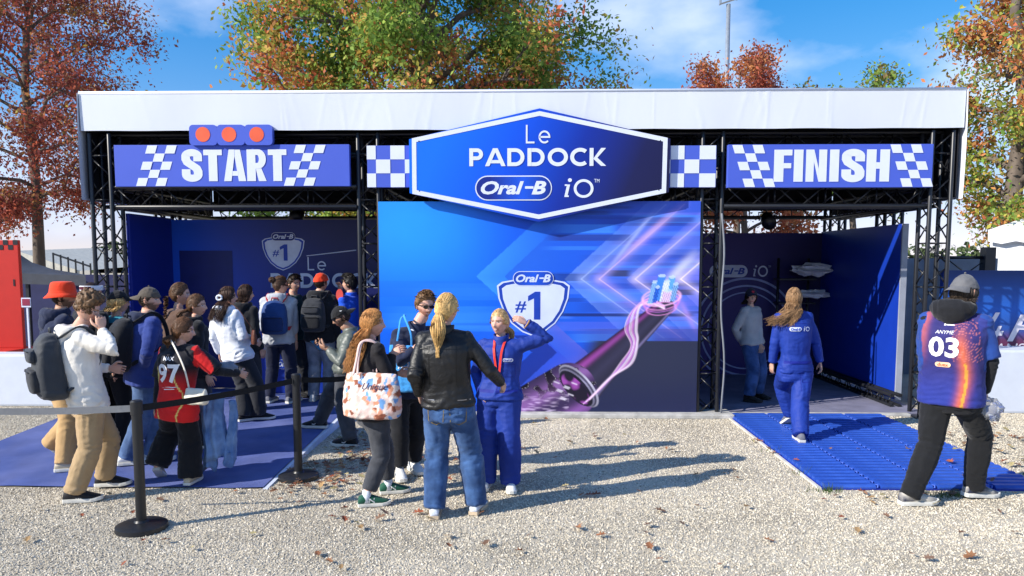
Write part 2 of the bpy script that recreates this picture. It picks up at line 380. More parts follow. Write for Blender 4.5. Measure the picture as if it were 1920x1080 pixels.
rs = N.new('FunctionNodeRandomValue'); rs.data_type = 'FLOAT_VECTOR'; rs.inputs[0].default_value = (.4, .4, .25); rs.inputs[1].default_value = (1.5, 1.3, .7); rs.inputs['Seed'].default_value = 5
ng.links.new(gi.outputs[0], ds.inputs['Mesh']); ng.links.new(ds.outputs['Points'], iop.inputs['Points']); ng.links.new(smn.outputs['Geometry'], iop.inputs['Instance'])
ng.links.new(rv.outputs[0], iop.inputs['Rotation']); ng.links.new(rs.outputs[0], iop.inputs['Scale'])
jn = N.new('GeometryNodeJoinGeometry'); ng.links.new(iop.outputs['Instances'], jn.inputs[0]); ng.links.new(jn.outputs[0], go.inputs[0])


# fallen leaves ---------------------------------------------------------
def leaf_poly(s=1.0):
    return [(0, -.5 * s), (.1 * s, -.25 * s), (.3 * s, -.3 * s), (.18 * s, -.05 * s), (.42 * s, .05 * s), (.16 * s, .15 * s), (.2 * s, .38 * s), (0, .5 * s), (-.2 * s, .36 * s), (-.15 * s, .14 * s), (-.4 * s, .08 * s), (-.17 * s, -.06 * s), (-.28 * s, -.3 * s), (-.08 * s, -.24 * s)]
mb = MB(); lc = [(.22, .09, .04), (.28, .13, .06), (.18, .10, .06), (.32, .2, .09), (.25, .07, .03), (.15, .09, .06), (.3, .25, .12)]
def drop_leaf(x, y, z=.012, s=None):
    s = s or random.uniform(.05, .1); a = random.uniform(0, 6.28); tx, ty = random.uniform(-.35, .35), random.uniform(-.35, .35)
    M = Matrix.Translation((x, y, z + .012 + random.uniform(0, .012))) @ Euler((tx, ty, a)).to_matrix().to_4x4(); cb = random.uniform(.5, 2.5)
    vs = [M @ Vector((p[0], p[1], cb * (p[0] ** 2) * 2 / s * .3)) for p in leaf_poly(s)] + [M @ Vector((0, 0, 0))]
    n = len(vs) - 1; c = random.choice(lc); k = random.uniform(.8, 1.4)
    mb.add(vs, [(i, (i + 1) % n, n) for i in range(n)], tuple(q * k for q in c))
for _ in range(46): drop_leaf(random.uniform(-4.2, 4.6), random.uniform(4.4, 6.0))
for cx, cy, sx, sy, k in [(-1.75, 7.0, .16, .5, 120), (-1.75, 6.5, .2, .3, 70), (-.9, 6.9, .45, .35, 110), (-.35, 6.5, .4, .3, 60), (-1.6, 8.1, .25, .5, 90), (0.9, 7.7, .4, .25, 25), (.5, 8.2, .7, .4, 25), (1.95, 6.5, .3, .2, 16),
                          (2.46, 7.6, .05, .8, 30), (4.7, 7.2, .3, .6, 60), (5.2, 8.2, .5, .4, 70), (3.2, 5.98, .5, .06, 45), (3.2, 5.8, 1.0, .2, 22), (-1.1, 5.6, .7, .4, 40), (.2, 5.4, .9, .4, 25), (2.2, 5.2, 1.4, .5, 25), (1.3, 6.9, .5, .5, 14)]:
    for _ in range(int(k * (.75 if cx < -1.5 or cx > 4.6 else .4))):
        x, y = random.gauss(cx, sx), random.gauss(cy, sy)
        if y > 8.9 or (2.45 < x < 4.4 and y > 6.12) or (x < -2.18 and y > 6.05): continue
        drop_leaf(x, y)
for _ in range(9): drop_leaf(random.uniform(2.5, 4.3), random.uniform(6.2, 7.4), .04)
for _ in range(8): drop_leaf(random.uniform(-5.2, -2.3), random.uniform(6.1, 6.9), .03)
tag(mb.build('fallen_leaves', mat('dry_leaf', attr='col', rough=.75, var=.25, vscale=30), color=True), 'brown and orange fallen oak leaves scattered on gravel', 'leaves', kind='stuff')
# grass tufts at the mat corner
mb = MB()
for cx, cy, k in [(2.5, 6.08, 60), (2.48, 6.6, 25), (3.45, 6.0, 70), (2.46, 7.4, 20), (3.3, 5.95, 30), (4.5, 6.6, 40)]:
    for _ in range(k):
        x, y = random.gauss(cx, .06), random.gauss(cy, .03); h = random.uniform(.03, .09); dx, dy = random.gauss(0, .03), random.gauss(0, .03); w = .003
        g = random.uniform(.6, 1.3); mb.add([(x - w, y, 0), (x + w, y, 0), (x + dx, y + dy, h)], [(0, 1, 2)], (.07 * g, .12 * g, .03 * g))
tag(mb.build('grass_tufts', mat('grass_blade', attr='col', rough=.7), color=True), 'small green grass tufts at the edge of the blue mat', 'grass', kind='stuff')

# carpeted ramp on the left ----------------------------------------------
cm = mat('blue_carpet', S(82, 96, 152), rough=.95, spec=.05, var=.14, vscale=3.5, bump=.5, bscale=240, col2=S(100, 110, 160))
rampo = empty('carpet_ramp', (-3.8, 8, 0), 'blue carpeted entrance ramp with white side edge', 'ramp')
mb = MB(); x0, x1 = -5.42, -2.2; ys = [6.07, 8.47, 10.44]; nx = 12
vs = []; fs = []; rows = [6.07, 6.6, 7.2, 7.8, 8.47, 9.2, 10.44]
for y in rows:
    for i in range(nx + 1):
        x = x0 + (x1 - .012 - x0) * i / nx; vs.append((x, y + (.012 * math.sin(i * 2.1) if y == 6.07 else 0), carpet_z(y) + (.004 * math.sin(i * 1.7 + y) if y < 9 else 0)))
for j in range(len(rows) - 1):
    for i in range(nx): a = j * (nx + 1) + i; fs.append((a, a + 1, a + nx + 2, a + nx + 1))
mb.add(vs, fs); mb.build('carpet', cm, rampo, smooth=True)
mb = MB(); mb.prism([(6.05, 0), (6.05, .006), (6.09, .01), (8.47, .092), (9.3, .092), (9.3, 0)][::-1], 0, .04, M=Matrix(((0, 1, 0, x1 - .04 + .03), (1, 0, 0, 0), (0, 0, 1, 0), (0, 0, 0, 1))))
mb.build('side_edge', mat('white_edge', S(205, 212, 228), rough=.6, var=.12, vscale=9), rampo, fix=True)
mb = MB(); mb.add([(x0, 6.08, .0), (x0, 8.47, .09), (x0, 10.4, .09), (x0, 10.4, 0)], [(0, 1, 2, 3)]); mb.build('side_skirt', cm, rampo)

# interior floor on the right ----------------------------------------------
fl = mat('booth_floor', S(120, 120, 142), rough=.8, var=.2, vscale=4, bump=.2, bscale=80)
mb = MB(); mb.box((2.3, 9.22, 0), (4.95, 12.4, .03)); tag(mb.build('booth_floor', fl), 'grey floor inside the right passage', 'floor', kind='structure')
mb = MB(); mb.bbox((-1.84, 8.93, 0), (2.5, 9.3, .055), .012); mb.bbox((2.5, 9.12, 0), (4.7, 9.22, .035), .008)
tag(mb.build('base_kerb', mat('kerb_concrete', S(178, 176, 172), rough=.9, var=.25, vscale=8, bump=.3)), 'pale concrete kerb under the big printed panel', 'kerb', kind='structure')

# blue roll-out mat of slats -------------------------------------------------
matm = mat('mat_plastic', S(36, 74, 168), rough=.42, spec=.45, var=.18, vscale=5, bump=.15, bscale=40, col2=S(54, 92, 182))
mt = empty('slatted_floor_mat', (3.4, 7.6, 0), 'bright blue slatted plastic walkway mat on gravel', 'mat')
mx0, mx1, my0, my1 = 2.46, 4.34, 6.14, 9.14; ncol = 4; nrow = 30; cw = (mx1 - mx0) / ncol; rh = (my1 - my0) / nrow
mb = MB(); mb.box((mx0, my0, .002), (mx1, my1, .012)); mb.build('backing', mat('mat_backing', S(22, 44, 150), rough=.7), mt)
sl = MB(); hw = cw / 2 - .022; hd = rh / 2 - .004
sl.prism([(-hd, 0), (-hd, .012), (-hd * .5, .03), (hd * .5, .03), (hd, .012), (hd, 0)][::-1], -hw, hw, M=Matrix(((0, 1, 0, 0), (1, 0, 0, 0), (0, 0, 1, 0), (0, 0, 0, 1))))
slm = sl.mesh('slat'); slm.materials.append(matm)
bm = bmesh.new(); bm.from_mesh(slm); bmesh.ops.recalc_face_normals(bm, faces=bm.faces); bm.to_mesh(slm); bm.free()
for i in range(ncol):
    for j in range(nrow):
        piece('slat', slm, mt, (mx0 + cw * (i + .5), my0 + rh * (j + .5), .0125), rot=(0, random.gauss(0, .006), random.gauss(0, .004)))
lk = MB(); lk.tube([(-.012, -rh * .45, .018), (.012, -rh * .1, .026), (-.012, rh * .12, .026), (.012, rh * .45, .018)], .006, n=6); lkm = lk.mesh('link', smooth=True); lkm.materials.append(mat('link_plastic', S(80, 110, 205), rough=.5))
for i in range(1, ncol):
    for j in range(nrow): piece('link', lkm, mt, (mx0 + cw * i, my0 + rh * (j + .5), .005))
mb = MB(); mb.box((mx0 - .03, my0, .001), (mx0 - .004, my1, .018)); mb.build('edge_strip', mat('mat_edge', S(205, 200, 190), rough=.8, var=.25), mt)

# ================================================================== BOOTH FRAME
black = mat('black_truss', S(30, 32, 38), rough=.38, spec=.5, var=.25, vscale=14)
def unit_rod(r, n=8):
    m = MB(); m.tube([(0, 0, 0), (0, 0, 1)], r, n=n); me = m.mesh('rod', smooth=False); me.materials.append(black)
    for p in me.polygons: p.use_smooth = len(p.vertices) == 4
    return me
CHORD = unit_rod(.0255, 10); BRACE = unit_rod(.0095, 6)
def rod(name, me, a, b, parent):
    a, b = Vector(a), Vector(b); d = b - a
    return piece(name, me, parent, a, rot=d.to_track_quat('Z', 'Y').to_euler(), scale=(1, 1, d.length))
def truss(name, label, a, b, w, h, ax1, ax2, faces='1234', pitch=.3, group=None):
    """box truss from a to b (corner-to-corner axis), ax1/ax2 unit axes carrying w and h"""
    a, b = Vector(a), Vector(b); e1 = Vector(ax1) * w; e2 = Vector(ax2) * h; L = (b - a).length; d = (b - a).normalized()
    base = a if a.z <= b.z else b
    o = empty(name, (base.x, base.y, base.z), label, 'truss', group)
    cs = [Vector((0, 0, 0)), e1, e1 + e2, e2]
    for c in cs: rod('chord', CHORD, a + c, b + c, o)
    n = max(2, int(round(L / pitch))); s = L / n
    for fi, (p, q) in enumerate([(0, 1), (1, 2), (2, 3), (3, 0)]):
        if str(fi + 1) not in faces: continue
        for i in range(n):
            u, v = (cs[p], cs[q]) if i % 2 == 0 else (cs[q], cs[p])
            rod('brace', BRACE, a + u + d * (s * i + .02), a + v + d * (s * (i + 1) - .02), o)
            if i % 2 == 0 and i: rod('brace', BRACE, a + cs[p] + d * (s * i), a + cs[q] + d * (s * i), o)
    mbc = MB()
    return o
gT = 'black truss towers of the booth'
TW = .24
for nm, x, y, top, lab in [('a', -5.3, 9.08, 3.44, 'front black truss tower at the far left corner of the booth'), ('b', -2.05, 9.12, 3.44, 'black truss tower between the start queue and the big printed panel'),
                           ('c', 2.09, 9.12, 3.44, 'black truss tower between the big printed panel and the finish passage'), ('d', 4.78, 9.08, 3.44, 'front black truss tower at the far right corner of the booth'),
                           ('e', -5.3, 10.62, 2.9, 'second black truss tower behind the left corner tower'), ('f', 4.98, 12.5, 2.9, 'rear black truss tower behind the right passage wall'), ('g', 5.02, 10.7, 2.9, 'middle black truss tower behind the front right corner tower'),
                           ('h', -5.75, 12.3, 2.9, 'rear black truss tower at the far left behind the queue room')]:
    t_ = truss('truss_tower', lab, (x, y, .0), (x, y, top), TW, TW, (1, 0, 0), (0, 1, 0), pitch=.27, group=gT)
    mb = MB(); mb.bbox((x - .08, y - .08, .001), (x + TW + .08, y + TW + .08, .014), .004); mb.build('base_plate', black, t_)
gB = 'black truss beams of the booth'
truss('truss_beam', 'lower front black truss beam under the START board', (-5.04, 9.1, 2.56), (-2.07, 9.1, 2.56), .24, .24, (0, 1, 0), (0, 0, 1), pitch=.3, group=gB)
truss('truss_beam', 'lower front black truss beam behind the big hexagon board', (-1.79, 9.14, 2.58), (2.07, 9.14, 2.58), .24, .24, (0, 1, 0), (0, 0, 1), pitch=.3, group=gB)
truss('truss_beam', 'lower front black truss beam under the FINISH board', (2.35, 9.1, 2.56), (4.76, 9.1, 2.56), .24, .24, (0, 1, 0), (0, 0, 1), pitch=.3, group=gB)
truss('truss_beam', 'upper front black truss beam under the white fascia', (-5.3, 9.34, 3.22), (5.04, 9.34, 3.22), .24, .24, (0, 1, 0), (0, 0, 1), faces='4312', pitch=.3, group=gB)
for x, lab in [(-5.28, 'black truss beam running back along the left side of the booth roof'), (-2.04, 'black truss beam running back above the left side of the printed panel'), (2.1, 'black truss beam running back above the right side of the printed panel'), (4.8, 'black truss beam running back along the right side of the booth roof')]:
    truss('truss_beam', lab, (x, 9.36, 2.58), (x, 12.4, 2.58), .24, .24, (1, 0, 0), (0, 0, 1), pitch=.3, group=gB)
truss('truss_beam', 'rear black truss beam across the back of the booth', (-5.3, 12.42, 2.62), (5.0, 12.42, 2.62), .24, .24, (0, 1, 0), (0, 0, 1), faces='14', pitch=.34, group=gB)
mb = MB(); mb.tube([(-5.62, 10.2, 0), (-5.3, 10.3, 2.2)], .03, n=8); tag(mb.build('raking_brace', black, smooth=True), 'single black slanting prop tube beside the left towers', 'prop')
# roof -----------------------------------------------------------------------
roof = empty('booth_roof', (-.13, 9, 2.6), 'white tarpaulin booth roof with deep front fascia', 'roof')
wf = mat('white_tarpaulin', S(212, 217, 227), rough=.55, spec=.3, var=.035, vscale=1.6, bump=.12, bscale=7, stretch=(1, 1, .35))
def sheet(fn, nu, nv):
    vs = [fn(i / nu, j / nv) for j in range(nv + 1) for i in range(nu + 1)]
    fs = [(j * (nu + 1) + i, j * (nu + 1) + i + 1, (j + 1) * (nu + 1) + i + 1, (j + 1) * (nu + 1) + i) for j in range(nv) for i in range(nu)]
    return vs, fs
rx0, rx1, rz0, rz1 = -5.37, 5.11, 3.46, 3.9
creases = [random.uniform(0, 1) for _ in range(26)] + [.24, .255, .31, .45, .47, .5, .36, .4, .94, .93]
def fascia(u, v):
    x = rx0 + (rx1 - rx0) * u; d = .006 * math.sin(u * 40) * (1 - v)
    for i, c in enumerate(creases):
        w = .0012 + .0015 * ((i * 37) % 5) / 5; sl_ = (((i * 53) % 11) - 5) * .003
        d += .0018 * math.exp(-((u - c - sl_ * v) / w) ** 2) * (.35 + .65 * abs(math.sin(i + 3 * v)))
    return (x, 9.02 + .012 * (1 - v) - d, rz0 + (rz1 - rz0) * v + (.002 * math.sin(u * 70) if v == 0 else 0))
mb = MB(); vs, fs = sheet(fascia, 900, 6); mb.add(vs, fs); mb.build('front_fascia', wf, roof, smooth=True)
mb = MB(); mb.tube([(rx0, 9.03, rz1 + .004), (rx1, 9.03, rz1 + .004)], .02, n=8); mb.build('hem_roll', wf, roof, smooth=True)
for nm, x in (('side_flap', rx0), ('side_flap', rx1)):
    mb = MB(); s_ = -1 if x < 0 else 1
    vs, fs = sheet(lambda u, v: (x + s_ * (.012 * math.sin(9 * u + 3 * v) + .01), 9.0 + 3.7 * u, 2.64 + (3.9 - 2.64) * v), 30, 6)
    mb.add(vs, fs); mb.build(nm, wf, roof, smooth=True)
mb = MB(); mb.box((rx0 + .02, 9.06, 3.86), (rx1 - .02, 12.7, 3.9)); mb.build('top_sheet', wf, roof)
bl = mat('black_liner', S(22, 23, 30), rough=.85, var=.15)
mb = MB(); mb.box((rx0 + .05, 9.07, 3.82), (rx1 - .05, 12.66, 3.83)); mb.build('ceiling_liner', bl, roof)
for x in (rx0 + .03, rx1 - .04):
    mb = MB(); mb.box((x, 9.07, 2.66), (x + .01, 12.66, 3.84)); mb.build('side_liner', bl, roof)
mb = MB(); mb.box((rx0 + .05, 12.67, 2.74), (rx1 - .05, 12.68, 3.84)); mb.build('back_liner', bl, roof)
mb = MB(); mb.box((rx0 + .06, 9.66, 2.84), (rx1 - .06, 9.67, 3.82)); mb.build('fascia_liner', bl, roof)

# ================================================================== BOARDS
brd = mat('board_blue', S(72, 94, 196), rough=.5, spec=.3, var=.03, vscale=2); pw = mat('print_white', S(214, 220, 238), rough=.5, spec=.3, var=.02)
def PX(px, py, Y): p = W(px, py, Y); return (p.x, p.z)
def flag(cx, z0, z1, w, lean, rows=5):
    """leaning checker strip: three columns"""
    out = []; h = (z1 - z0) / rows
    for r_ in range(rows):
        for c in range(3):
            if (r_ + c) % 2: continue
            za, zb = z0 + r_ * h, z0 + (r_ + 1) * h; xa = cx + (c - 1.5) * w
            la, lb = lean * (za - z0), lean * (zb - z0)
            out.append(poly([(xa + la, za), (xa + w + la, za), (xa + w + lb, zb), (xa + lb, zb)]))
    return out
YB = 8.99
def board(name, label, a, b, depth=.07):
    (x0, z1), (x1, z0) = PX(*a, YB), PX(*b, YB); o = empty(name, (x0, YB, z0), label, 'sign')
    mb = MB(); mb.bbox((x0, YB, z0), (x1, YB + depth, z1), .004); mb.build('panel', brd, o); return o, x0, x1, z0, z1
def put_board(o, shapes, nm='lettering', m=None, off=.004): return wall_text(nm, shapes, YB - off, m or pw, o)
o, x0, x1, z0, z1 = board('start_board', 'long blue board reading START between chequered strips', (213, 272), (656, 349))
sh, _ = word('START', 'imp', .02); a = PX(342, 341, YB); b_ = PX(537, 279, YB); put_board(o, fit(sh, a[0], b_[0], a[1], b_[1]))
h = z1 - z0
for cx in (289, 567): put_board(o, flag(PX(cx, 310, YB)[0] - .05, z0 + .006, z1 - .006, .118, .33), 'chequer')
o, x0, x1, z0, z1 = board('finish_board', 'long blue board reading FINISH between chequered strips', (1366, 271), (1747, 351))
sh, _ = word('FINISH', 'imp', .02); a = PX(1450, 342, YB); b_ = PX(1669, 279, YB); put_board(o, fit(sh, a[0], b_[0], a[1], b_[1]))
for cx in (1410, 1706): put_board(o, flag(PX(cx, 310, YB)[0] + .10, z0 + .006, z1 - .006, .118, -.33), 'chequer')
# three red lights board
(x0, z1), (x1, z0) = PX(354, 234, YB - .04), PX(511, 272, YB - .04); o = empty('signal_light_board', (x0, YB, z0), 'blue board with three orange-red discs above the START board', 'sign')
w3 = (x1 - x0) / 3
for i in range(3):
    mb = MB(); xa = x0 + w3 * i; hz = (z1 - z0) / 2; cz = (z0 + z1) / 2; r_ = .045; hx = w3 / 2
    pl = [(xa + hx + sx * (hx - r_) + r_ * math.cos(t), cz + sz * (hz - r_) + r_ * math.sin(t)) for sx, sz, t0 in ((1, 1, 0), (-1, 1, PI / 2), (-1, -1, PI), (1, -1, 3 * PI / 2)) for t in np.linspace(t0, t0 + PI / 2, 5)]
    mb.prism(pl, YB - .04, YB + .03); mb.build('lamp_panel', brd, o, fix=True)
    dx, dz = PX((380, 429, 481)[i], 252, YB - .045)
    wall_text('red_disc', [poly(arc(dx, dz, .087, .087, 0, 360, 32)[:-1])], YB - .044, mat('disc_orange', S(232, 96, 62), rough=.5), o)
# chequer boards beside the hexagon
def chequer(label, a, b, nc, nr, first, xs=None):
    (x0, z1), (x1, z0) = PX(*a, YB + .02), PX(*b, YB + .02); o = empty('chequer_board', (x0, YB, z0), label, 'sign', 'chequered boards')
    mb = MB(); mb.bbox((x0, YB + .02, z0), (x1, YB + .09, z1), .003); mb.build('panel', brd, o)
    cs = xs or [x0 + (x1 - x0) * i / nc for i in range(nc + 1)]; shp = []
    for i in range(nc):
        for j in range(nr):
            if (i + j + first) % 2 == 0: shp.append(rect(cs[i] + .001, z0 + (z1 - z0) * j / nr + .001, cs[i + 1] - .001, z0 + (z1 - z0) * (j + 1) / nr - .001))
    wall_text('white_squares', shp, YB + .016, pw, o)
xl = [PX(p, 310, YB + .02)[0] for p in (688, 705, 732, 759, 790)]
chequer('blue and white chequered board left of the hexagon sign', (688, 273), (790, 351), 4, 3, 0, xl)
chequer('blue and white chequered board right of the hexagon sign', (1235, 273), (1342, 351), 4, 3, 1, [PX(p, 310, YB + .02)[0] for p in (1235, 1257, 1283, 1311, 1342)])
# hexagon sign
YH = 8.95
hexp = [PX(*p, YH) for p in ((1012, 203), (1257, 260), (1254, 360), (1010, 416), (768, 362), (767, 261))]
o = empty('hexagon_sign', (0, YH, hexp[3][1]), 'large hexagonal blue sign reading Le PADDOCK with white border', 'sign')
hc = np.mean(hexp, axis=0); inset = lambda d: [tuple(np.array(p) + (hc - np.array(p)) / np.linalg.norm(hc - np.array(p)) * d) for p in hexp]
hm = ramp_mat('hex_gradient', [(0, S(16, 108, 236)), (.28, S(10, 78, 214)), (.5, S(14, 44, 150)), (.72, S(24, 26, 76)), (1, S(24, 22, 52))], (.295, 0, -.12, .42 + .12 * 0.0), rough=.4)
mb = MB(); mb.prism(hexp, YH, YH + .055); mb.build('panel', hm, o, fix=True)
V2, f2 = strip(inset(.06), .052, True); wall_text('border', [(V2, f2)], YH - .004, pw, o)
mb = MB()
for p in inset(.12)[1:3] + inset(.12)[4:]: mb.tube([(p[0], YH - .006, p[1]), (p[0], YH + .01, p[1])], .008, n=8)
mb.build('screw', black, o)
def onwall(o, Y, sh, nm, m, a, b):
    p, q = PX(*a, Y), PX(*b, Y); return wall_text(nm, fit(sh, p[0], q[0], p[1], q[1]), Y, m, o)
Yt = YH - .005
sh, _ = word('Le', 'thin', .1); onwall(o, Yt, sh, 'lettering', pw, (986, 269), (1032, 234))
sh, _ = word('PADDOCK', 'geo', .07); onwall(o, Yt, sh, 'lettering', pw, (880, 312), (1137, 277))
def logo(o, Y, cx0, cy0, cx1, cy1, pillm, ringm, textm):
    """pill-shaped badge with the brand word"""
    p, q = PX(cx0, cy1, Y), PX(cx1, cy0, Y); cx, cz, hw, hh = (p[0] + q[0]) / 2, (p[1] + q[1]) / 2, (q[0] - p[0]) / 2, (q[1] - p[1]) / 2
    wall_text('badge_ring', [poly(pill(cx, cz, hw, hh))], Y, ringm, o)
    wall_text('badge', [poly(pill(cx, cz, hw - hh * .09, hh * .91))], Y - .002, pillm, o)
    wall_text('badge_lettering', fit(font_shape('Oral', .28, .034), cx - hw * .85, cx + hw * .27, cz - hh * .52, cz + hh * .56), Y - .004, textm, o)
    wall_text('badge_lettering', fit(font_shape('B', .28, .04), cx + hw * .47, cx + hw * .85, cz - hh * .52, cz + hh * .56), Y - .004, textm, o)
    wall_text('badge_lettering', [rect(cx + hw * .3, cz - hh * .06, cx + hw * .52, cz + hh * .14)], Y - .0046, textm, o)
def io(o, Y, x0, y0, x1, y1, m, tm=True):
    sh, _ = word('iO', 'thin', .08); onwall(o, Y, sh, 'lettering', m, (x0, y1), (x1, y0))
    if tm: w_ = (x1 - x0); onwall(o, Y, font_shape('TM'), 'trademark', m, (x1 + w_ * .02, y0 + (y1 - y0) * .22), (x1 + w_ * .2, y0 + (y1 - y0) * .04))
navy = ramp_mat('badge_blue', [(0, S(20, 40, 130)), (.5, S(24, 84, 214)), (1, S(16, 30, 110))], (1.3, 0, 0, .45 + .13))
logo(o, Yt, 891, 329, 1035, 376, navy, pw, pw); io(o, Yt, 1058, 334, 1113, 371, pw)

# ================================================================== BIG PRINTED PANEL
pan = empty('printed_panel', (.13, 9.1, .04), 'large blue printed panel with number one shield and toothbrush picture', 'panel')
Yp = 9.085; (px0, pz1), (px1, _z) = PX(709, 378, Yp), PX(1314, 378, Yp); pz0 = .05
mb = MB(); mb.box((px0, Yp + .002, pz0), (px1, Yp + .05, pz1)); mb.build('board', mat('panel_core', S(60, 70, 110)), pan)
NX, NY = 430, 276
uu, vv = np.meshgrid(np.linspace(0, 1, NX), np.linspace(0, 1, NY)); X = 22 + 1520 * uu; Y_ = 20 + 985 * vv     # print space: 1520 x 985
C = lambda r, g, b: np.array([lin(r), lin(g), lin(b)])
def over(img, c, a): a = np.clip(a, 0, 1)[..., None]; return img * (1 - a) + np.asarray(c) * a
def seg(ax, ay, bx, by):
    dx, dy = bx - ax, by - ay; L2 = dx * dx + dy * dy; t = np.clip(((X - ax) * dx + (Y_ - ay) * dy) / L2, 0, 1)
    return np.hypot(X - ax - t * dx, Y_ - ay - t * dy), t
img = np.zeros((NY, NX, 3)) + C(16, 96, 232)
img = over(img, C(36, 150, 252), np.exp(-(((X - 120) / 420) ** 2 + ((Y_ - 130) / 330) ** 2)))
img = over(img, C(8, 66, 206), sstep(350, 900, X) * .75)
img = over(img, C(20, 110, 240), np.exp(-((Y_ - 560) / 160) ** 2) * (1 - sstep(300, 900, X)) * .6)
img = over(img, C(60, 82, 186), sstep(900, 1300, X) * .55)
rg = np.random.default_rng(5)
for k in range(16):                                                   # soft pale streaks low on the left
    y0 = rg.uniform(420, 760); hgt = rg.uniform(6, 40); x0 = rg.uniform(0, 500); a = rg.uniform(.08, .25)
    img = over(img, C(70, 165, 252) if k % 3 else C(20, 90, 220), a * (np.abs(Y_ - y0) < hgt) * sstep(x0 - 200, x0, X) * (1 - sstep(x0 + 200, x0 + 600, X)))
for tip, ty, k, wdt, c, s_ in [(485, 365, 1.12, 260, C(70, 165, 255), .55), (620, 365, 1.1, 200, C(20, 60, 190), .45), (905, 378, 1.1, 240, C(120, 160, 250), .6), (1010, 378, 1.1, 120, C(90, 110, 235), .45), (1200, 378, 1.1, 160, C(150, 160, 245), .45), (1400, 378, 1.1, 160, C(150, 150, 240), .4)]:
    q = X - (tip + k * np.abs(Y_ - ty)); img = over(img, c, s_ * (q > 0) * np.exp(-np.clip(q, 0, None) / wdt) * np.exp(-((Y_ - ty) / 260) ** 2))
for k in range(64):                                                   # speed bars
    y0 = rg.uniform(50, 665); hgt = rg.uniform(4, 22); x0 = rg.uniform(780, 1450); L = rg.uniform(120, 600); a = rg.uniform(.12, .55)
    c = [C(28, 44, 120), C(80, 130, 250), C(120, 120, 235), C(30, 80, 215), C(24, 30, 80), C(70, 150, 255)][k % 6]
    img = over(img, c, a * (np.abs(Y_ - y0) < hgt) * sstep(x0 - 60, x0 + 80, X) * (1 - sstep(x0 + L - 60, x0 + L, X)))
for y0, hgt, x0, x1, c in [(186, 15, 850, 1250, C(36, 60, 150)), (352, 14, 1120, 1240, C(50, 52, 84)), (545, 8, 890, 1540, C(22, 36, 100)), (440, 12, 1400, 1540, C(60, 60, 100)), (105, 10, 1240, 1540, C(50, 70, 160))]:
    img = over(img, c, .85 * (np.abs(Y_ - y0) < hgt) * sstep(x0 - 60, x0 + 40, X) * (1 - sstep(x1 - 50, x1, X)))
for tip, c, a in [(985, C(170, 190, 255), .8), (1070, C(225, 190, 245), .8), (1240, C(235, 215, 255), .9), (1455, C(255, 235, 250), .95)]:
    for sg in (-1, 1):
        d, t_ = seg(tip, 378, tip + 520 * .76, 378 + sg * 520 * .66 * (1 if sg < 0 else .8))
        img = over(img, c, a * (.75 * np.exp(-(d / 2.4) ** 2) + .3 * np.exp(-(d / 22) ** 2)) * (1 - .75 * t_))
for ax, ay, bx, by, c, wd in [(1150, 300, 1440, 50, C(230, 185, 235), 14), (1360, 420, 1542, 240, C(255, 250, 255), 22), (1090, 360, 1330, 60, C(190, 200, 255), 10), (1440, 450, 1542, 640, C(190, 150, 240), 12)]:
    d, t_ = seg(ax, ay, bx, by); img = over(img, c,   .5 * np.exp(-(d / wd) ** 2) * np.sin(PI * np.clip(t_, .02, .98)))
# dark floor of the print
dark = C(44, 49, 74); edge = 668
img = over(img, dark, (Y_ > edge) * sstep(980, 1090, X + (Y_ - edge) * .4))
img = over(img, C(40, 40, 90), .8 * ((X - 900) - 1.02 * np.abs(Y_ - 725) * -1 < 0) * 0)
q = 1020 - np.abs(Y_ - 725) * 1.15 - X; img = over(img, C(96, 96, 200), .6 * (q > 0) * np.exp(-np.clip(q, 0, None) / 140) * (Y_ > 585) * (Y_ < 900))
q = 872 - np.abs(Y_ - 722) * 1.1 - X; img = over(img, C(20, 40, 130), .8 * (q > 0) * (q < 120) * (Y_ > 640))
img = over(img, C(30, 36, 76), .7 * sstep(760, 1000, Y_) * sstep(600, 800, X))
img = over(img, C(60, 60, 130), .5 * (Y_ > 610) * (Y_ < 668) * sstep(900, 1100, X))
# toothbrush: neck
d, t_ = seg(985, 880, 1385, 505); rad = 108 - 66 * t_ ** .8
sgn = ((X - 985) * (505 - 880) - (Y_ - 880) * (1385 - 985)) / math.hypot(400, 375); k = sgn / rad
body = C(54, 52, 78) * (1 - np.clip(np.abs(k + .1), 0, 1)[..., None] * .75) + C(150, 140, 190) * (np.exp(-((k + .82) / .1) ** 2) * .5)[..., None] + C(190, 80, 190) * (np.exp(-((k - .68) / .18) ** 2) * .6 * (1 - .5 * t_))[..., None]
img = img * (1 - sstep(rad + 2, rad - 3, d)[..., None]) + body * sstep(rad + 2, rad - 3, d)[..., None]
# handle collar and body
d2, t2 = seg(560, 1120, 930, 905); rad2 = 135; k2 = ((X - 560) * (905 - 1120) - (Y_ - 1120) * 370) / math.hypot(370, 215) / rad2
hb = C(52, 40, 78) + C(150, 90, 170) * (np.exp(-((k2 + .75) / .22) ** 2) * .6)[..., None] + C(176, 120, 196) * np.exp(-((k2 - .35) / .3) ** 2)[..., None] * .5
sp = noise3(np.stack([X.ravel() / 40 + Y_.ravel() / 60, Y_.ravel() / 7, X.ravel() * 0 + 2.2], 1)).reshape(X.shape)
low = sstep(880, 960, Y_ + (X - 860) * .1)
hb = hb + C(235, 215, 245) * (np.clip(sp * 1.6, 0, 1) * low * .5 * (X < 930))[..., None]
blob = noise3(np.stack([X.ravel() / 48, Y_.ravel() / 40, X.ravel() * 0 + 7.2], 1)).reshape(X.shape); hb = hb * (1 - .85 * (sstep(.05, .2, blob) * (1 - low))[..., None]); hb = hb + C(240, 230, 250) * (np.exp(-((blob - .22) / .02) ** 2) * .35 * (1 - low))[..., None]
a = sstep(rad2 + 2, rad2 - 3, d2); img = img * (1 - a[..., None]) + hb * a[..., None]
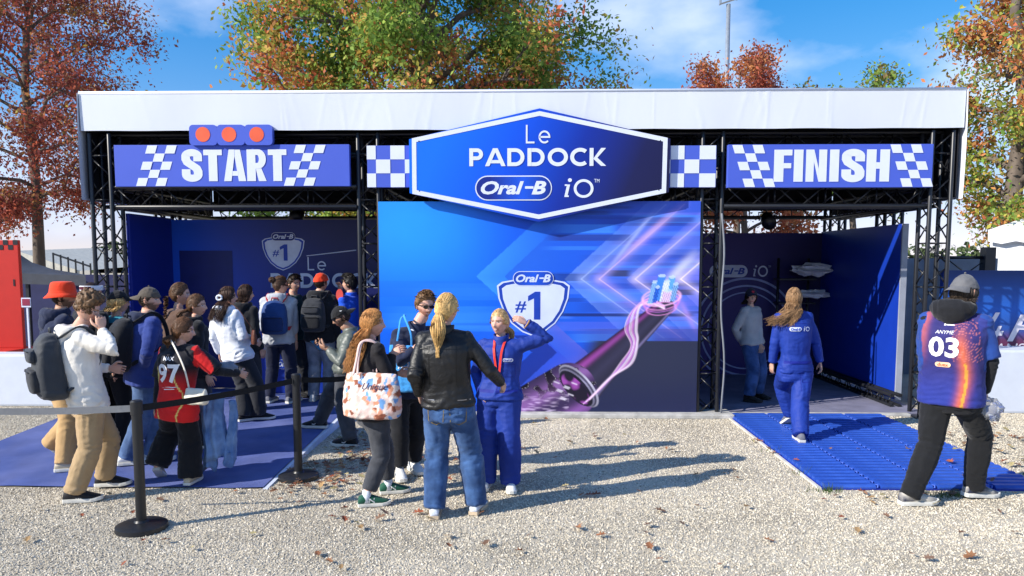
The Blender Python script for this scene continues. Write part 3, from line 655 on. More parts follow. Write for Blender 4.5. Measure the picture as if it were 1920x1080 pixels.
ex, ey = X - 978, Y_ - 880; ca, sa = math.cos(math.radians(-43)), math.sin(math.radians(-43)); e1, e2 = ex * ca + ey * sa, -ex * sa + ey * ca
for rr, c, k3 in [(128, C(196, 192, 216), 1.0), (121, C(84, 80, 106), 1.0), (114, C(150, 146, 176), 1.0), (108, C(36, 32, 54), 1.0)]:
    rel = np.hypot((e1 + (128 - rr) * .9) / (rr * .42), e2 / rr); sh_ = (.75 + .25 * np.sin(np.arctan2(e2, e1) * 2 + 1))[..., None]; m_ = sstep(1.02, .98, rel) * 1.0
    img = img * (1 - m_[..., None]) + (c * sh_) * m_[..., None]
m_ = sstep(1.0, .9, np.hypot((e1 + 22) / (96 * .4), e2 / 96)); inn = C(150, 70, 160) * (np.clip(blob * 2.4 + .3, 0, 1))[..., None] + C(28, 22, 42); img = img * (1 - m_[..., None]) + inn * m_[..., None]
for q0 in range(9):
    ax_, ay_ = 860 + q0 * 17 % 90, 860 + (q0 * 37) % 90; d, _t = seg(ax_, ay_, ax_ + 22, ay_ + 8); img = over(img, C(240, 232, 250), .7 * np.exp(-(d / 3) ** 2))
# ribbons of light
for i in range(9):
    pts = [(1000 + 4 * i, 965 - i * 3), (1095 + i * 4, 880 - i * 5), (1175 + i * 7, 770), (1225 + i * 4, 690 - i * 3), (1195 + i * 7, 610), (1225 + i * 5, 530 - i * 3), (1300 + i * 3, 470 + i * 3), (1380, 500 + i * 2)]
    P = np.array(pts, float); tt = np.linspace(0, len(P) - 1.001, 60); ii = tt.astype(int); fr = (tt - ii)[:, None]
    p0, p1, p2, p3 = P[np.clip(ii - 1, 0, 7)], P[ii], P[np.clip(ii + 1, 0, 7)], P[np.clip(ii + 2, 0, 7)]
    Q = .5 * (2 * p1 + (p2 - p0) * fr + (2 * p0 - 5 * p1 + 4 * p2 - p3) * fr ** 2 + (3 * p1 - 3 * p2 + p3 - p0) * fr ** 3)
    dm = np.full(X.shape, 1e9)
    for j in range(59): dd, _ = seg(*Q[j], *Q[j + 1]); dm = np.minimum(dm, dd)
    img = over(img, [C(250, 225, 250), C(230, 150, 225), C(190, 110, 215), C(255, 240, 255)][i % 4], .72 * np.exp(-(dm / (2.2 + .8 * (i % 3))) ** 2))
for i, (rx, ry, cy) in enumerate([(88, 32, 470), (84, 36, 485), (78, 30, 500), (90, 40, 462), (70, 30, 515)]):
    rel = np.hypot((X - 1366) / rx, (Y_ - cy + (X - 1366) * .1) / ry); img = over(img, [C(250, 190, 235), C(235, 150, 220), C(200, 120, 215)][i % 3], .7 * np.exp(-((rel - 1) * 30 / 2) ** 2))
for i, (bx, by, bw, bh, c) in enumerate([(1325, 440, 14, 50, C(130, 180, 250)), (1355, 420, 18, 58, C(60, 130, 235)), (1405, 418, 16, 50, C(90, 160, 250)), (1380, 436, 14, 48, C(225, 232, 252)), (1340, 450, 10, 36, C(40, 100, 220)), (1425, 440, 13, 40, C(140, 190, 252)), (1390, 458, 20, 26, C(235, 200, 240))]):
    lx = X + (Y_ - by) * .22 - bx; inside = (np.abs(lx) < bw) & (np.abs(Y_ - by) < bh)
    img = over(img, c * (.75 + .25 * np.sin(i)), .95 * inside); img = over(img, c * 1.5, .5 * inside * (np.sin(lx * 1.1) > .3)); img = over(img, C(200, 220, 255), .7 * ((np.hypot(lx / bw, (Y_ - by + bh) / 8)) < 1))
V = np.stack([px0 + (px1 - px0) * uu, np.full(uu.shape, Yp), pz1 + (pz0 - pz1) * vv], -1).reshape(-1, 3) - np.array(wloc(pan))
idx = np.arange(NX * NY).reshape(NY, NX); fa = np.stack([idx[:-1, :-1], idx[1:, :-1], idx[1:, 1:], idx[:-1, 1:]], -1).reshape(-1, 4)
link('printed_picture', np_mesh('printed_picture', V, fa, 4, color=np.clip(img.reshape(-1, 3), 0, 1)), mat('panel_print', attr='col', rough=.42, spec=.3, var=.015), pan)
# shield
def shield(o, Y, cx, cy, w, m_white, m_blue, m_text, pillm):
    """cx,cy picture centre, w picture width of the shield"""
    def sp(k): return [PX(cx + dx * w * k / 2, cy + (dy - .5) * w * .74 * k, Y) for dx, dy in
                       [(-.86, .05), (-.45, .0), (0, -.03), (.45, .0), (.86, .05), (1, .12), (.96, .35), (.82, .6), (.6, .82), (.3, .98), (0, 1.06), (-.3, .98), (-.6, .82), (-.82, .6), (-.96, .35), (-1, .12)]]
    wall_text('shield_edge', [poly(sp(1.0))], Y - .002, m_white, o); wall_text('shield_band', [poly(sp(.95))], Y - .004, m_blue, o); wall_text('shield_face', [poly(sp(.86))], Y - .006, m_white, o)
    k = w / 136
    onwall(o, Y - .008, [poly([(.3, 0), (.62, 0), (.62, 1), (.36, 1), (0, .84), (0, .66), (.3, .76)])], 'numeral', m_text, (cx - 10 * k, cy + 25 * k), (cx + 13 * k, cy - 27 * k))
    onwall(o, Y - .008, font_shape('#', .1, .012), 'numeral', m_text, (cx - 34 * k, cy + 12 * k), (cx - 13 * k, cy - 9 * k))
    logo(o, Y - .009, cx - 38 * k, cy - 65 * k, cx + 38 * k, cy - 38 * k, pillm, m_white, m_white)
tb = mat('print_blue', S(22, 62, 170), rough=.45)
shield(pan, Yp - .002, 1000, 574, 137, mat('shield_white', S(205, 214, 244), rough=.45, var=.05), tb, tb, navy)

# ================================================================== INNER WALLS
wl = ramp_mat('queue_wall_print', [(0, S(28, 92, 214)), (.3, S(28, 84, 200)), (.55, S(22, 56, 156)), (.8, S(26, 40, 112)), (1, S(30, 36, 96))], (.33, 0, .12, .0), rough=.4)
lw = mat('wall_navy', S(24, 44, 140), rough=.45, var=.04); lw2 = mat('wall_royal', S(18, 54, 164), rough=.45, var=.05)
Yq = 10.46
qw = empty('queue_room_wall', (-5.0, Yq, .1), 'blue printed back wall of the start room with shield logo', 'wall')
mb = MB(); mb.box((-5.0, Yq, .1), (-2.1, Yq + .05, 2.48)); mb.build('panel', wl, qw)
q2 = PX(441, 640, Yq - .004); p2 = PX(336, 470, Yq - .004)
wall_text('dark_block', [rect(p2[0], .1, q2[0], p2[1])], Yq - .004, mat('wall_dark_block', S(14, 30, 104), rough=.45), qw)
gw = mat('print_grey_white', S(205, 212, 230), rough=.5)
shield(qw, Yq - .003, 531, 474, 80, gw, tb, tb, navy)
wall_text('speed_line', [poly([PX(575, 479, Yq), PX(668, 468, Yq), PX(668, 470, Yq), PX(575, 480.5, Yq)])], Yq - .004, gw, qw)
sh, _ = word('Le', 'thin', .1); onwall(qw, Yq - .004, sh, 'lettering', gw, (577, 507), (611, 482))
sh, _ = word('PADDOCK', 'geo', .07); onwall(qw, Yq - .004, sh, 'lettering', gw, (508, 540), (708, 512))
lwl = empty('queue_room_side_wall', (-5.03, 9.9, .1), 'plain dark blue side wall of the start room', 'wall')
mb = MB(); mb.box((-5.05, 9.36, .1), (-5.003, Yq + .04, 2.5)); mb.build('panel', lw, lwl)
# start room right side
mb = MB(); mb.box((-1.74, 9.4, 0), (-1.7, 12.3, 2.5)); tag(mb.build('partition_wall', lw), 'dark partition wall behind the left truss tower of the panel', 'wall')
mb = MB(); mb.box((2.0, 9.4, 0), (2.04, 12.3, 2.5)); tag(mb.build('partition_wall', lw), 'dark partition wall behind the right truss tower of the panel', 'wall')
# finish passage
Yf = 12.36
fw_ = empty('finish_room_wall', (3.4, Yf, 0), 'dark violet printed back wall with rings in the finish passage', 'wall')
fm = ramp_mat('finish_wall_print', [(0, S(58, 42, 128)), (.5, S(46, 34, 116)), (1, S(20, 22, 80))], (.36, 0, 0, .5), rough=.45)
mb = MB(); mb.box((2.05, Yf, 0), (4.86, Yf + .05, 2.36)); mb.build('panel', fm, fw_)
for r1, wd in ((.86, .035), (.74, .03), (.63, .022)):
    c = W(1403, 620, Yf); wall_text('print_ring', [strip(arc(c.x - .05, c.z, r1 * .98, r1 * 1.0, 0, 360, 64)[:-1], wd, True)], Yf - .004, mat('ring_print', S(150, 160, 205), rough=.5), fw_)
logo(fw_, Yf - .004, 1330, 497, 1402, 520, gw, gw, tb); io(fw_, Yf - .004, 1412, 497, 1440, 519, gw)
sw = empty('finish_room_side_wall', (4.86, 11, 0), 'bright blue side wall of the finish passage, sunlit near its edge', 'wall')
mb = MB(); mb.box((4.8, 9.75, .1), (4.85, Yf + .04, 2.38)); mb.build('panel', lw2, sw)
mb = MB(); mb.box((4.795, 9.72, .1), (4.87, 9.748, 2.38)); mb.build('end_strip', mat('white_end', S(150, 156, 170), rough=.6), sw)
truss('truss_beam', 'low black floor truss at the foot of the finish passage side wall', (4.7, 9.6, .04), (4.66, 12.2, .04), .1, .14, (1, 0, 0), (0, 0, 1), faces='4', pitch=.16, group=gB)
# rack with white shoes or cloths
rk = empty('display_rack', (4.3, 12.0, .03), 'black display rack against the back wall of the finish passage', 'rack')
mb = MB()
for x in (4.02, 4.5): mb.tube([(x, 12.1, .03), (x, 12.1, 1.95)], .022, n=8)
mb.build('post', black, rk, smooth=True)
for z in (.35, .8, 1.22, 1.6):
    mb = MB(); mb.bbox((3.98, 11.9, z), (4.56, 12.2, z + .03), .005); mb.build('shelf', black, rk)
wc = mat('white_cloth', S(214, 216, 224), rough=.8, var=.08)
def crumple(name, label, c, size, seed, m, n=26, cat='cloth', amp=.35, smooth=True):
    V = []; fs = []; m2 = n // 2
    for i in range(m2 + 1):
        for j in range(n): ph = PI * i / m2; t = 2 * PI * j / n; V.append((math.sin(ph) * math.cos(t), math.sin(ph) * math.sin(t), math.cos(ph)))
    V = np.array(V); d = 1 + amp * noise3(V * 2.1 + seed) + amp * .6 * (1 - np.abs(noise3(V * 4.3 + seed * 2)) * 2); V = V * d[:, None] * np.array(size) + np.array(c)
    fs = [(i * n + j, (i + 1) * n + j, (i + 1) * n + (j + 1) % n, i * n + (j + 1) % n) for i in range(m2) for j in range(n)]
    mb = MB(); mb.add(V, fs); o = mb.build(name, m, None, smooth=smooth, loc=(c[0], c[1], c[2] - size[2])); return tag(o, label, cat)
for i, (px, py, sx, sz, lab) in enumerate([(1522, 505, .26, .1, 'crumpled white overall on the top shelf of the black rack'), (1524, 551, .2, .07, 'crumpled white overall on the second shelf of the black rack')]):
    c = W(px, py, 11.95); crumple('folded_overall', lab, (c.x, c.y, c.z), (sx, .13, sz * .8), i * 3.1 + 1, wc, n=18, amp=.6, smooth=False)
# counter in the start room
ctr = empty('counter', (-3.1, 10.2, .1), 'blue reception counter with white logo in the start room', 'counter')
mb = MB(); mb.bbox((-3.75, 10.05, .1), (-2.2, 10.42, 1.02), .01); mb.build('body', mat('counter_blue', S(20, 54, 160), rough=.45), ctr)
mb = MB(); mb.bbox((-3.8, 10.0, 1.02), (-2.16, 10.44, 1.05), .006); mb.build('top', mat('counter_top', S(60, 66, 90), rough=.4), ctr)
io(ctr, 10.044, 557, 674, 582, 692, gw); logo(ctr, 10.044, 520, 674, 552, 692, tb, gw, gw)
mb = MB(); c = W(580, 610, 10.1); mb.bbox((c.x - .1, 10.02, 1.051), (c.x + .06, 10.2, 1.066), .004); tag(mb.build('white_tray', pw, loc=(c.x, 10.1, 1.05)), 'small white tray on the counter', 'tray')
mb = MB(); mb.tube([(c.x, 10.1, 1.067), (c.x, 10.1, 1.12), (c.x, 10.1, 1.14), (c.x, 10.1, 1.16)], [.026, .026, .012, .012], n=12); tag(mb.build('small_bottle', pw, smooth=True, loc=(c.x, 10.1, 1.067)), 'small white bottle standing on the white tray', 'bottle')
# ceiling fixtures hanging inside
for px, py, Y, lab in [(560, 402, 11.3, 'black spotlight hanging under the start room roof'), (1437, 410, 11.4, 'black spotlight hanging under the finish passage roof')]:
    c = W(px, py, Y); o = empty('spotlight', (c.x, c.y, c.z), lab, 'lamp')
    mb = MB(); mb.tube([(c.x, c.y, c.z + .02), (c.x, c.y - .12, c.z - .06), (c.x, c.y - .17, c.z - .09)], [.09, .11, .1], n=14); mb.build('housing', black, o, smooth=True)
    mb = MB(); mb.tube([(c.x, c.y, c.z + .02), (c.x, c.y, c.z + .3)], .014, n=8); mb.tube([(c.x - .12, c.y - .05, c.z - .03), (c.x - .12, c.y, c.z + .09), (c.x + .12, c.y, c.z + .09), (c.x + .12, c.y - .05, c.z - .03)], .012, n=6); mb.build('yoke', black, o)
# cable down the middle right tower
mb = MB(); mb.tube([W(1355, y, 9.05) + Vector((.02 * math.sin(y * .03), 0, 0)) for y in range(400, 781, 20)], .012, n=6); tag(mb.build('cable', mat('grey_cable', S(120, 124, 132)), smooth=True), 'grey cable running down the truss tower by the passage', 'cable')

# ================================================================== SURROUNDINGS
def treeline(name, label, x0, x1, y, h, seed, base):
    mb = MB(); rg = random.Random(seed); n = int((x1 - x0) / 1.1)
    for i in range(n):
        x = x0 + (x1 - x0) * i / n; r_ = rg.uniform(.6, 1.2) * h * .42; z = rg.uniform(.35, .75) * h
        for _ in range(50):
            a, b2 = rg.uniform(0, 6.28), rg.uniform(-.6, 1); q = Vector((x + r_ * math.cos(a) * math.sqrt(1 - b2 * b2) * 1.2, y + r_ * math.sin(a) * .8, z + r_ * b2)); s_ = rg.uniform(.2, .5)
            d1 = Vector((rg.uniform(-1, 1), rg.uniform(-1, 1), rg.uniform(-1, 1))).normalized() * s_; d2 = Vector((rg.uniform(-1, 1), rg.uniform(-1, 1), rg.uniform(-1, 1))).normalized() * s_
            k = rg.uniform(.7, 1.4); mb.add([q - d1, q + d2, q + d1, q - d2], [(0, 1, 2, 3)], tuple(c * k for c in base))
        mb.add([(x - 1.2, y + .3, 0), (x + 1.2, y + .3, 0), (x + 1.2, y + .3, z), (x - 1.2, y + .3, z)], [(0, 1, 2, 3)], tuple(c * .8 for c in base))
    return tag(mb.build(name, mat('far_foliage', attr='col', rough=.9, var=.3, vscale=.5), color=True), label, 'wood', kind='stuff')
treeline('far_wood', 'far green wood along the horizon', -70, 75, 120, 4.6, 3, (.06, .085, .035))
# left: red kiosk -----------------------------------------------------------
red = mat('kiosk_red', S(186, 36, 28), rough=.5, var=.05); rb = mat('kiosk_black', S(24, 24, 34), rough=.5)
Yk = 11.0; k1 = W(33, 450, Yk); ko = empty('red_kiosk', (k1.x - .6, Yk, 0), 'tall red kiosk panel with black chequers at the left edge', 'kiosk')
mb = MB(); mb.bbox((k1.x - 1.2, Yk, .6), (k1.x, Yk + .06, k1.z), .01); mb.build('panel', red, ko)
sh = []; q = .048
for i in range(8):
    for j in range(2):
        if (i + j) % 2 == 0: sh.append(rect(k1.x - q * 1.55 * (i + 1), k1.z - q * 1.5 * (j + 1), k1.x - q * 1.55 * i, k1.z - q * 1.5 * j))
wall_text('chequer', sh, Yk - .004, rb, ko)
mb = MB(); mb.bbox((k1.x - 1.5, Yk - .4, .5), (k1.x + .02, Yk + .3, .6), .01); mb.build('ledge', red, ko)
hp = W(27, 530, Yk); wall_text('handle', [rect(hp.x - .015, hp.z - .05, hp.x + .01, hp.z + .05)], Yk - .006, rb, ko)
mb = MB(); mb.bbox((k1.x - 1.45, Yk - .3, 0), (k1.x, Yk + .2, .5), .01); mb.build('plinth', mat('plinth_white', S(216, 222, 234), rough=.5), ko)
# left low white wall
a, b2 = G(-40, 782), G(168, 772); wo_ = empty('low_white_block', (a.x, a.y, 0), 'long low white block behind the queue at the left edge', 'block')
zt = W(0, 668, 9.2).z; mb = MB(); mb.bbox((a.x - 1.5, 9.55, 0), (b2.x + .25, 9.85, .69), .03); mb.build('block', mat('white_block', S(204, 210, 222), rough=.5, var=.04), wo_)
# left dark canopy tent
cn = empty('dark_canopy', (-9, 14.5, 0), 'dark grey stretch canopy tent behind the left trees', 'tent'); dk = mat('dark_canvas', S(70, 76, 88), rough=.6, var=.15)
pts = [(30, 472), (60, 492), (100, 505), (160, 515)]; P = [W(*p, 14.5) for p in pts]
mb = MB(); vs = []
for i, p in enumerate(P): vs += [p, p + Vector((-.4, 3.2, .25)), Vector((p.x, p.y - .05, P[-1].z - .02))]
L_ = [(30, 512), (60, 513), (100, 515), (160, 516)]; Q = [W(*p, 14.2) for p in L_]
mb.add(P + [Vector((p.x * 1.25 - .6, p.y + 3.4, p.z - .12)) for p in P] + Q, [(i, i + 1, i + 5, i + 4) for i in range(3)] + [(8 + i, 9 + i, i + 1, i) for i in range(3)]); mb.build('canopy_roof', dk, cn, smooth=True)
dk2 = mat('dark_valance', S(62, 66, 76), rough=.7, var=.15)
mb = MB(); lo = [W(x, y, 14.2) for x, y in ((30, 532), (60, 533), (100, 534), (162, 536))]; mb.add(Q + lo, [(i, i + 1, i + 5, i + 4) for i in range(3)]); mb.build('valance', dk2, cn)
mb = MB(); mb.box((-13, 15.6, 0), (-7.7, 15.65, 1.62)); mb.build('back_cloth', mat('canopy_back', S(40, 44, 84), rough=.8), cn)
for px in (34, 52, 156):
    p = W(px, 530, 14.3); mb = MB(); mb.box((p.x - .03, p.y - .03, 0), (p.x + .03, p.y + .03, p.z)); mb.build('pole', black, cn)
# small red notice on a post
p = W(50, 566, 10.8); no = empty('notice_post', (p.x, p.y, 0), 'small dark red notice on a white post near the kiosk', 'sign')
mb = MB(); mb.box((p.x - .012, p.y, 0), (p.x + .012, p.y + .02, p.z)); mb.build('post', pw, no)
mb = MB(); mb.bbox((p.x - .075, p.y - .01, p.z - .08), (p.x + .065, p.y, p.z + .06), .003); mb.build('board', pw, no)
mb = MB(); mb.box((p.x - .06, p.y - .014, p.z - .055), (p.x + .055, p.y - .0105, p.z + .045)); mb.build('face', mat('notice_red', S(140, 40, 70), rough=.5), no)
# far grandstand roof left
gsd = empty('grandstand', (-26, 45, 0), 'pale far grandstand with sloping roof and railings at left', 'building')
P0, P1 = W(30, 470, 40), W(150, 508, 40); cr_ = mat('stand_cream', S(196, 192, 180), rough=.8)
mb = MB(); mb.add([P0, P1, P1 + Vector((0, 0, -1.0)), P0 + Vector((0, 0, -1.2)), P0 + Vector((0, 8, .3)), P1 + Vector((0, 8, .3))], [(0, 1, 2, 3), (0, 4, 5, 1)]); mb.build('roof', cr_, gsd)
mb = MB(); mb.box((P0.x - 6, 42, 0), (P1.x + 1, 48, P1.z - .9)); mb.build('wall', mat('stand_wall', S(150, 154, 160), rough=.85), gsd)
for i in range(6):
    u = W(100 + 14 * i, 486 + 4 * i, 39.5); mb = MB(); mb.tube([u + Vector((0, 0, -1.2)), u + Vector((0, 0, .35))], .05, n=6); mb.build('railing_post', black, gsd)
u, v_ = W(100, 476, 39.5), W(170, 500, 39.5); mb = MB(); mb.tube([u, v_], .05, n=6); mb.build('handrail', black, gsd)
# right: blue hoarding with lettering, white block, tent, truss, floodlight ------------
Yh = 9.9; h0, h1 = W(1770, 507, Yh), W(1960, 507, Yh); ho = empty('blue_hoarding', (h0.x + 1, Yh, .7), 'blue printed hoarding with large white lettering at right edge', 'hoarding')
hbm = ramp_mat('hoarding_print', [(0, S(110, 44, 66)), (.16, S(96, 50, 84)), (.3, S(40, 78, 150)), (.55, S(34, 92, 184)), (1, S(28, 54, 110))], (0, 0, .95, -.0), rough=.5)
mb = MB(); mb.box((h0.x, Yh, .78), (h1.x + 1.5, Yh + .08, h0.z)); mb.build('board', hbm, ho)
gl = mat('hoarding_letter', S(214, 208, 218), rough=.5)
def onw(o, Y, sh, m, a, b): return onwall(o, Y, sh, 'lettering', m, a, b)
onw(ho, Yh - .005, [poly([(0, .0), (.55, 1), (.75, 1), (.33, .2), (.62, .2), (.7, .42), (.86, .42), (.78, .2), (.95, .2), (.88, 0), (.7, 0), (.62, -.25), (.44, -.25), (.52, 0)])], gl, (1840, 640), (1884, 586))
onw(ho, Yh - .005, [poly([(0, 0), (.42, 1.0), (.62, 1.0), (.48, .62), (.85, .62), (1.0, .5), (.78, 0), (.58, 0), (.74, .42), (.4, .44), (.2, 0)])], gl, (1888, 640), (1945, 590))
onw(ho, Yh - .005, font_shape('LE MANS', .2, .01), gl, (1806, 660), (1922, 644))
mb = MB(); c0 = G(1780, 783); mb.bbox((5.16, 9.35, 0), (8.5, 9.85, .8), .03); wb_ = empty('low_white_block', (6.5, 9.6, 0), 'long low white block under the blue hoarding at right', 'block'); mb.build('block', MATS['white_block'], wb_)
te = empty('white_tent', (11.5, 15, 0), 'white marquee tent corner behind the blue hoarding', 'tent'); wtm = mat('tent_white', S(232, 234, 238), rough=.6, var=.04)
t0, t1 = W(1858, 432, 14), W(1860, 507, 14)
ta = math.atan2(t0.x * 1.08, 14); sk = lambda p: Vector((t0.x + (p[0] - t0.x) * math.cos(ta) + (p[1] - 14) * math.sin(ta), 14 - (p[0] - t0.x) * math.sin(ta) + (p[1] - 14) * math.cos(ta), p[2]))
mb = MB(); mb.box((t0.x, 14, 0), (t0.x + 5, 19, t0.z - .02)); mb.v = [tuple(sk(v)) for v in mb.v]; mb.build('wall', wtm, te)
A0 = Vector((t0.x - .05, 13.9, t0.z)); A = sk(A0); Bq = sk(A0 + Vector((5.1, 0, 0))); Cq = sk(A0 + Vector((5.1, 5.2, 0))); Dq = sk(A0 + Vector((0, 5.2, 0))); Tq = (A + Cq) / 2 + Vector((0, 0, 1.1))
mb = MB(); mb.add([A, Bq, Cq, Dq, Tq], [(0, 1, 4), (1, 2, 4), (2, 3, 4), (3, 0, 4)]); mb.build('roof', wtm, te)
mb = MB(); vs = []; n = 24
for i in range(n + 1): vs += [A + (Bq - A) * (i / n) + Vector((0, -.02, .01)), A + (Bq - A) * (i / n) + Vector((0, -.03, -.2 - .05 * abs(math.sin(i * 1.6))))]
mb.add(vs, [(2 * i, 2 * i + 2, 2 * i + 3, 2 * i + 1) for i in range(n)]); mb.build('valance', wtm, te)
ga, gb2 = W(1770, 484, 12), W(1856, 484, 12); gt = truss('truss_beam', 'dark truss gantry behind the blue hoarding at right', (ga.x, 12, 1.72), (gb2.x, 12, 1.72), .22, .24, (0, 1, 0), (0, 0, 1), faces='4', pitch=.3, group=gB)
gx = W(1850, 490, 12); mb = MB(); mb.box((gx.x - .08, 11.9, 0), (gx.x + .08, 12.05, 2.12)); mb.build('column', black, gt)
mb = MB(); mb.box((ga.x - 1, 12.6, 0), (gb2.x + .5, 12.65, 1.95)); tag(mb.build('glass_screen', mat('pale_screen', S(110, 122, 138), rough=.5), loc=(ga.x, 12.6, 0)), 'pale screen behind the dark truss gantry', 'screen')
fp, ft = W(1363, 130, 48), W(1369, 8, 48); fo = empty('floodlight_mast', (fp.x, 48, 0), 'tall thin grey floodlight mast behind the red tree', 'mast'); sg = mat('galvanised', S(150, 160, 172), rough=.4, metal=.4)
mb = MB(); mb.tube([(fp.x, 48, 0), (fp.x, 48, ft.z)], [.22, .13], n=10); mb.build('pole', sg, fo, smooth=True)
mb = MB(); z_ = ft.z; mb.box((fp.x - .55, 47.8, z_), (fp.x - .47, 48.2, z_ + 1.2)); mb.box((fp.x + .5, 47.8, z_ + .3), (fp.x + .58, 48.2, z_ + 1.5)); mb.add([(fp.x - .55, 47.8, z_), (fp.x + .58, 47.8, z_ + .35), (fp.x + .58, 48.2, z_ + .35), (fp.x - .55, 48.2, z_)], [(0, 1, 2, 3)]); mb.build('platform', sg, fo)
for k in range(3):
    mb = MB(); mb.bbox((fp.x - .4 + .32 * k, 47.6, z_ + .45), (fp.x - .14 + .32 * k, 47.8, z_ + .85), .02); mb.build('floodlight', black, fo)

# ================================================================== TREES
def tree(name, label, base, H_, trunk_r, crown_c, crown_r, palette, n_leaf, seed, leaf=.13, n_limb=16, clear=.35, bare=0.0, zcut=None):
    rg = np.random.default_rng(seed); rp = random.Random(seed); bx, by = base; cc = np.array(crown_c); crr = np.array(crown_r)
    o = empty(name, (bx, by, 0), label, 'tree'); mb = MB(); tips = []
    sway = [Vector((bx + .12 * math.sin(i * 1.3 + seed) * i / 6, by + .1 * math.cos(i * 1.7) * i / 6, H_ * i / 9)) for i in range(10)]
    mb.tube(sway, [trunk_r * (1.25 if i == 0 else 1) * (1 - .093 * i) + .01 for i in range(10)], n=10)
    def on_trunk(f): i = min(8, int(f * 9)); g = f * 9 - i; return sway[i].lerp(sway[i + 1], g)
    def limb(p0, tgt, r0, depth):
        p0 = Vector(p0); tgt = Vector(tgt); n = 6; L = (tgt - p0).length; pts = []
        for i in range(n + 1):
            f = i / n; q = p0.lerp(tgt, f) + Vector((0, 0, L * .13 * math.sin(f * PI))) + Vector((rp.gauss(0, .05), rp.gauss(0, .05), rp.gauss(0, .04))) * L * (.5 if 0 < i < n else 0); pts.append(q)
        mb.tube(pts, [r0 * (1 - .82 * i / n) + .004 for i in range(n + 1)], n=6 if depth else 8)
        if depth >= 2: tips.extend([pts[3], pts[4], pts[5], pts[6]]); return
        k = 6 if depth == 0 else 4
        for j in range(k):
            f = .3 + .7 * (j + rp.random()) / k; i = min(n - 1, int(f * n)); q = pts[i].lerp(pts[i + 1], f * n - i)
            dirv = (tgt - p0).normalized() + Vector((rp.gauss(0, .6), rp.gauss(0, .6), rp.gauss(.1, .5))); ln = L * rp.uniform(.28, .5)
            limb(q, q + dirv.normalized() * ln, r0 * .42 * (1 - .4 * f), depth + 1)
        tips.extend(pts[2:] if depth else pts[3:])
    for i in range(n_limb):
        a = i * 2.399 + rp.uniform(-.3, .3); f = (i + .5) / n_limb; zz = 1 - 2 * f * .92; rr = math.sqrt(max(.05, 1 - zz * zz)) * rp.uniform(.72, 1.02)
        tg = cc + crr * np.array([rr * math.cos(a), rr * math.sin(a), zz * rp.uniform(.85, 1.0)])
        h0 = clear + (1 - clear) * max(0, min(.92, (tg[2] / H_ - clear) / (1 - clear) * .8)); limb(on_trunk(h0), tg, trunk_r * (.42 - .24 * h0), 0)
    mb.build('trunk', mat('bark', S(100, 90, 82), rough=.95, var=.35, vscale=7, bump=.6, bscale=25, stretch=(1, 1, .3)), o, smooth=True)
    T = np.array([tuple(t) for t in tips]); ci = rg.integers(0, len(T), n_leaf)
    P = T[ci] + rg.normal(size=(n_leaf, 3)) * np.array([.28, .28, .22]) * (crr.mean() / 3.2) ** .5
    if zcut: P = P[P[:, 2] > zcut]
    n = len(P); ax = rg.normal(size=(n, 3)); ax[:, 2] -= .35; ax /= np.linalg.norm(ax, axis=1)[:, None]
    sd = np.cross(ax, rg.normal(size=(n, 3))); sd /= np.linalg.norm(sd, axis=1)[:, None]; nr = np.cross(ax, sd); s_ = rg.uniform(.5, 1.5, n)[:, None] * leaf
    a = P - ax * s_ * .5; t_ = P + ax * s_ * .5 + nr * s_ * .08; l_ = P + sd * s_ * .26 + nr * s_ * .1; r_ = P - sd * s_ * .26 + nr * s_ * .1
    V = np.stack([a, r_, t_, l_], 1).reshape(-1, 3); fa = np.arange(n * 4).reshape(-1, 4)
    pal = np.array(palette); q = noise3(P * .62 + seed) * .5 + noise3(P * 1.7 + seed + 9) * .34 + rg.normal(size=n) * .12 + .5
    q = np.clip(q, 0, .999) * (len(pal) - 1); i0 = q.astype(int); fr = (q - i0)[:, None]; c = pal[i0] * (1 - fr) + pal[np.minimum(i0 + 1, len(pal) - 1)] * fr
    c = c * rg.uniform(.95, 1.9, n)[:, None]
    m = mat('leaf', attr='col', rough=.6, spec=.25, var=.15, vscale=3)
    if not m.get('tr'):
        m['tr'] = 1; nt = m.node_tree; b = nt.nodes['Principled BSDF']; out = nt.nodes['Material Output']; tl = nt.nodes.new('ShaderNodeBsdfTranslucent'); ms = nt.nodes.new('ShaderNodeMixShader'); ms.inputs[0].default_value = .42
        at = nt.nodes.new('ShaderNodeAttribute'); at.attribute_name = 'col'; nt.links.new(at.outputs['Color'], tl.inputs['Color'])
        nt.links.new(b.outputs[0], ms.inputs[1]); nt.links.new(tl.outputs[0], ms.inputs[2]); nt.links.new(ms.outputs[0], out.inputs['Surface'])
    cro = link('crown', np_mesh('crown', V - np.array([bx, by, 0]), fa, 4, color=np.repeat(c, 4, 0)), m, o); cro['kind'] = 'stuff'
    return o
GRN, LIM, YEL, ORA, RED, MAR, BRN, DGR = (.1, .19, .035), (.19, .27, .05), (.36, .31, .06), (.42, .19, .06), (.4, .1, .05), (.2, .055, .045), (.24, .14, .07), (.06, .125, .03)
p = W(790, 100, 17.5); tree('oak_tree', 'big oak behind the roof with green and red autumn leaves', (p.x, 17.5), 11.5, .3, (p.x - .05, 17.5, 5.6), (3.65, 3.1, 4.7), [DGR, GRN, LIM, GRN, LIM, YEL, ORA, RED, RED], 135000, 21, leaf=.105, n_limb=34, clear=.2)
p = W(72, 470, 20); tree('oak_tree', 'tall maroon and rust autumn oak at the left edge', (p.x, 20), 11.5, .16, (p.x - .1, 20, 6.2), (2.9, 2.9, 4.3), [BRN, ORA, MAR, MAR, RED, MAR, MAR, BRN, ORA, YEL], 52000, 5, leaf=.095, n_limb=24, clear=.3)
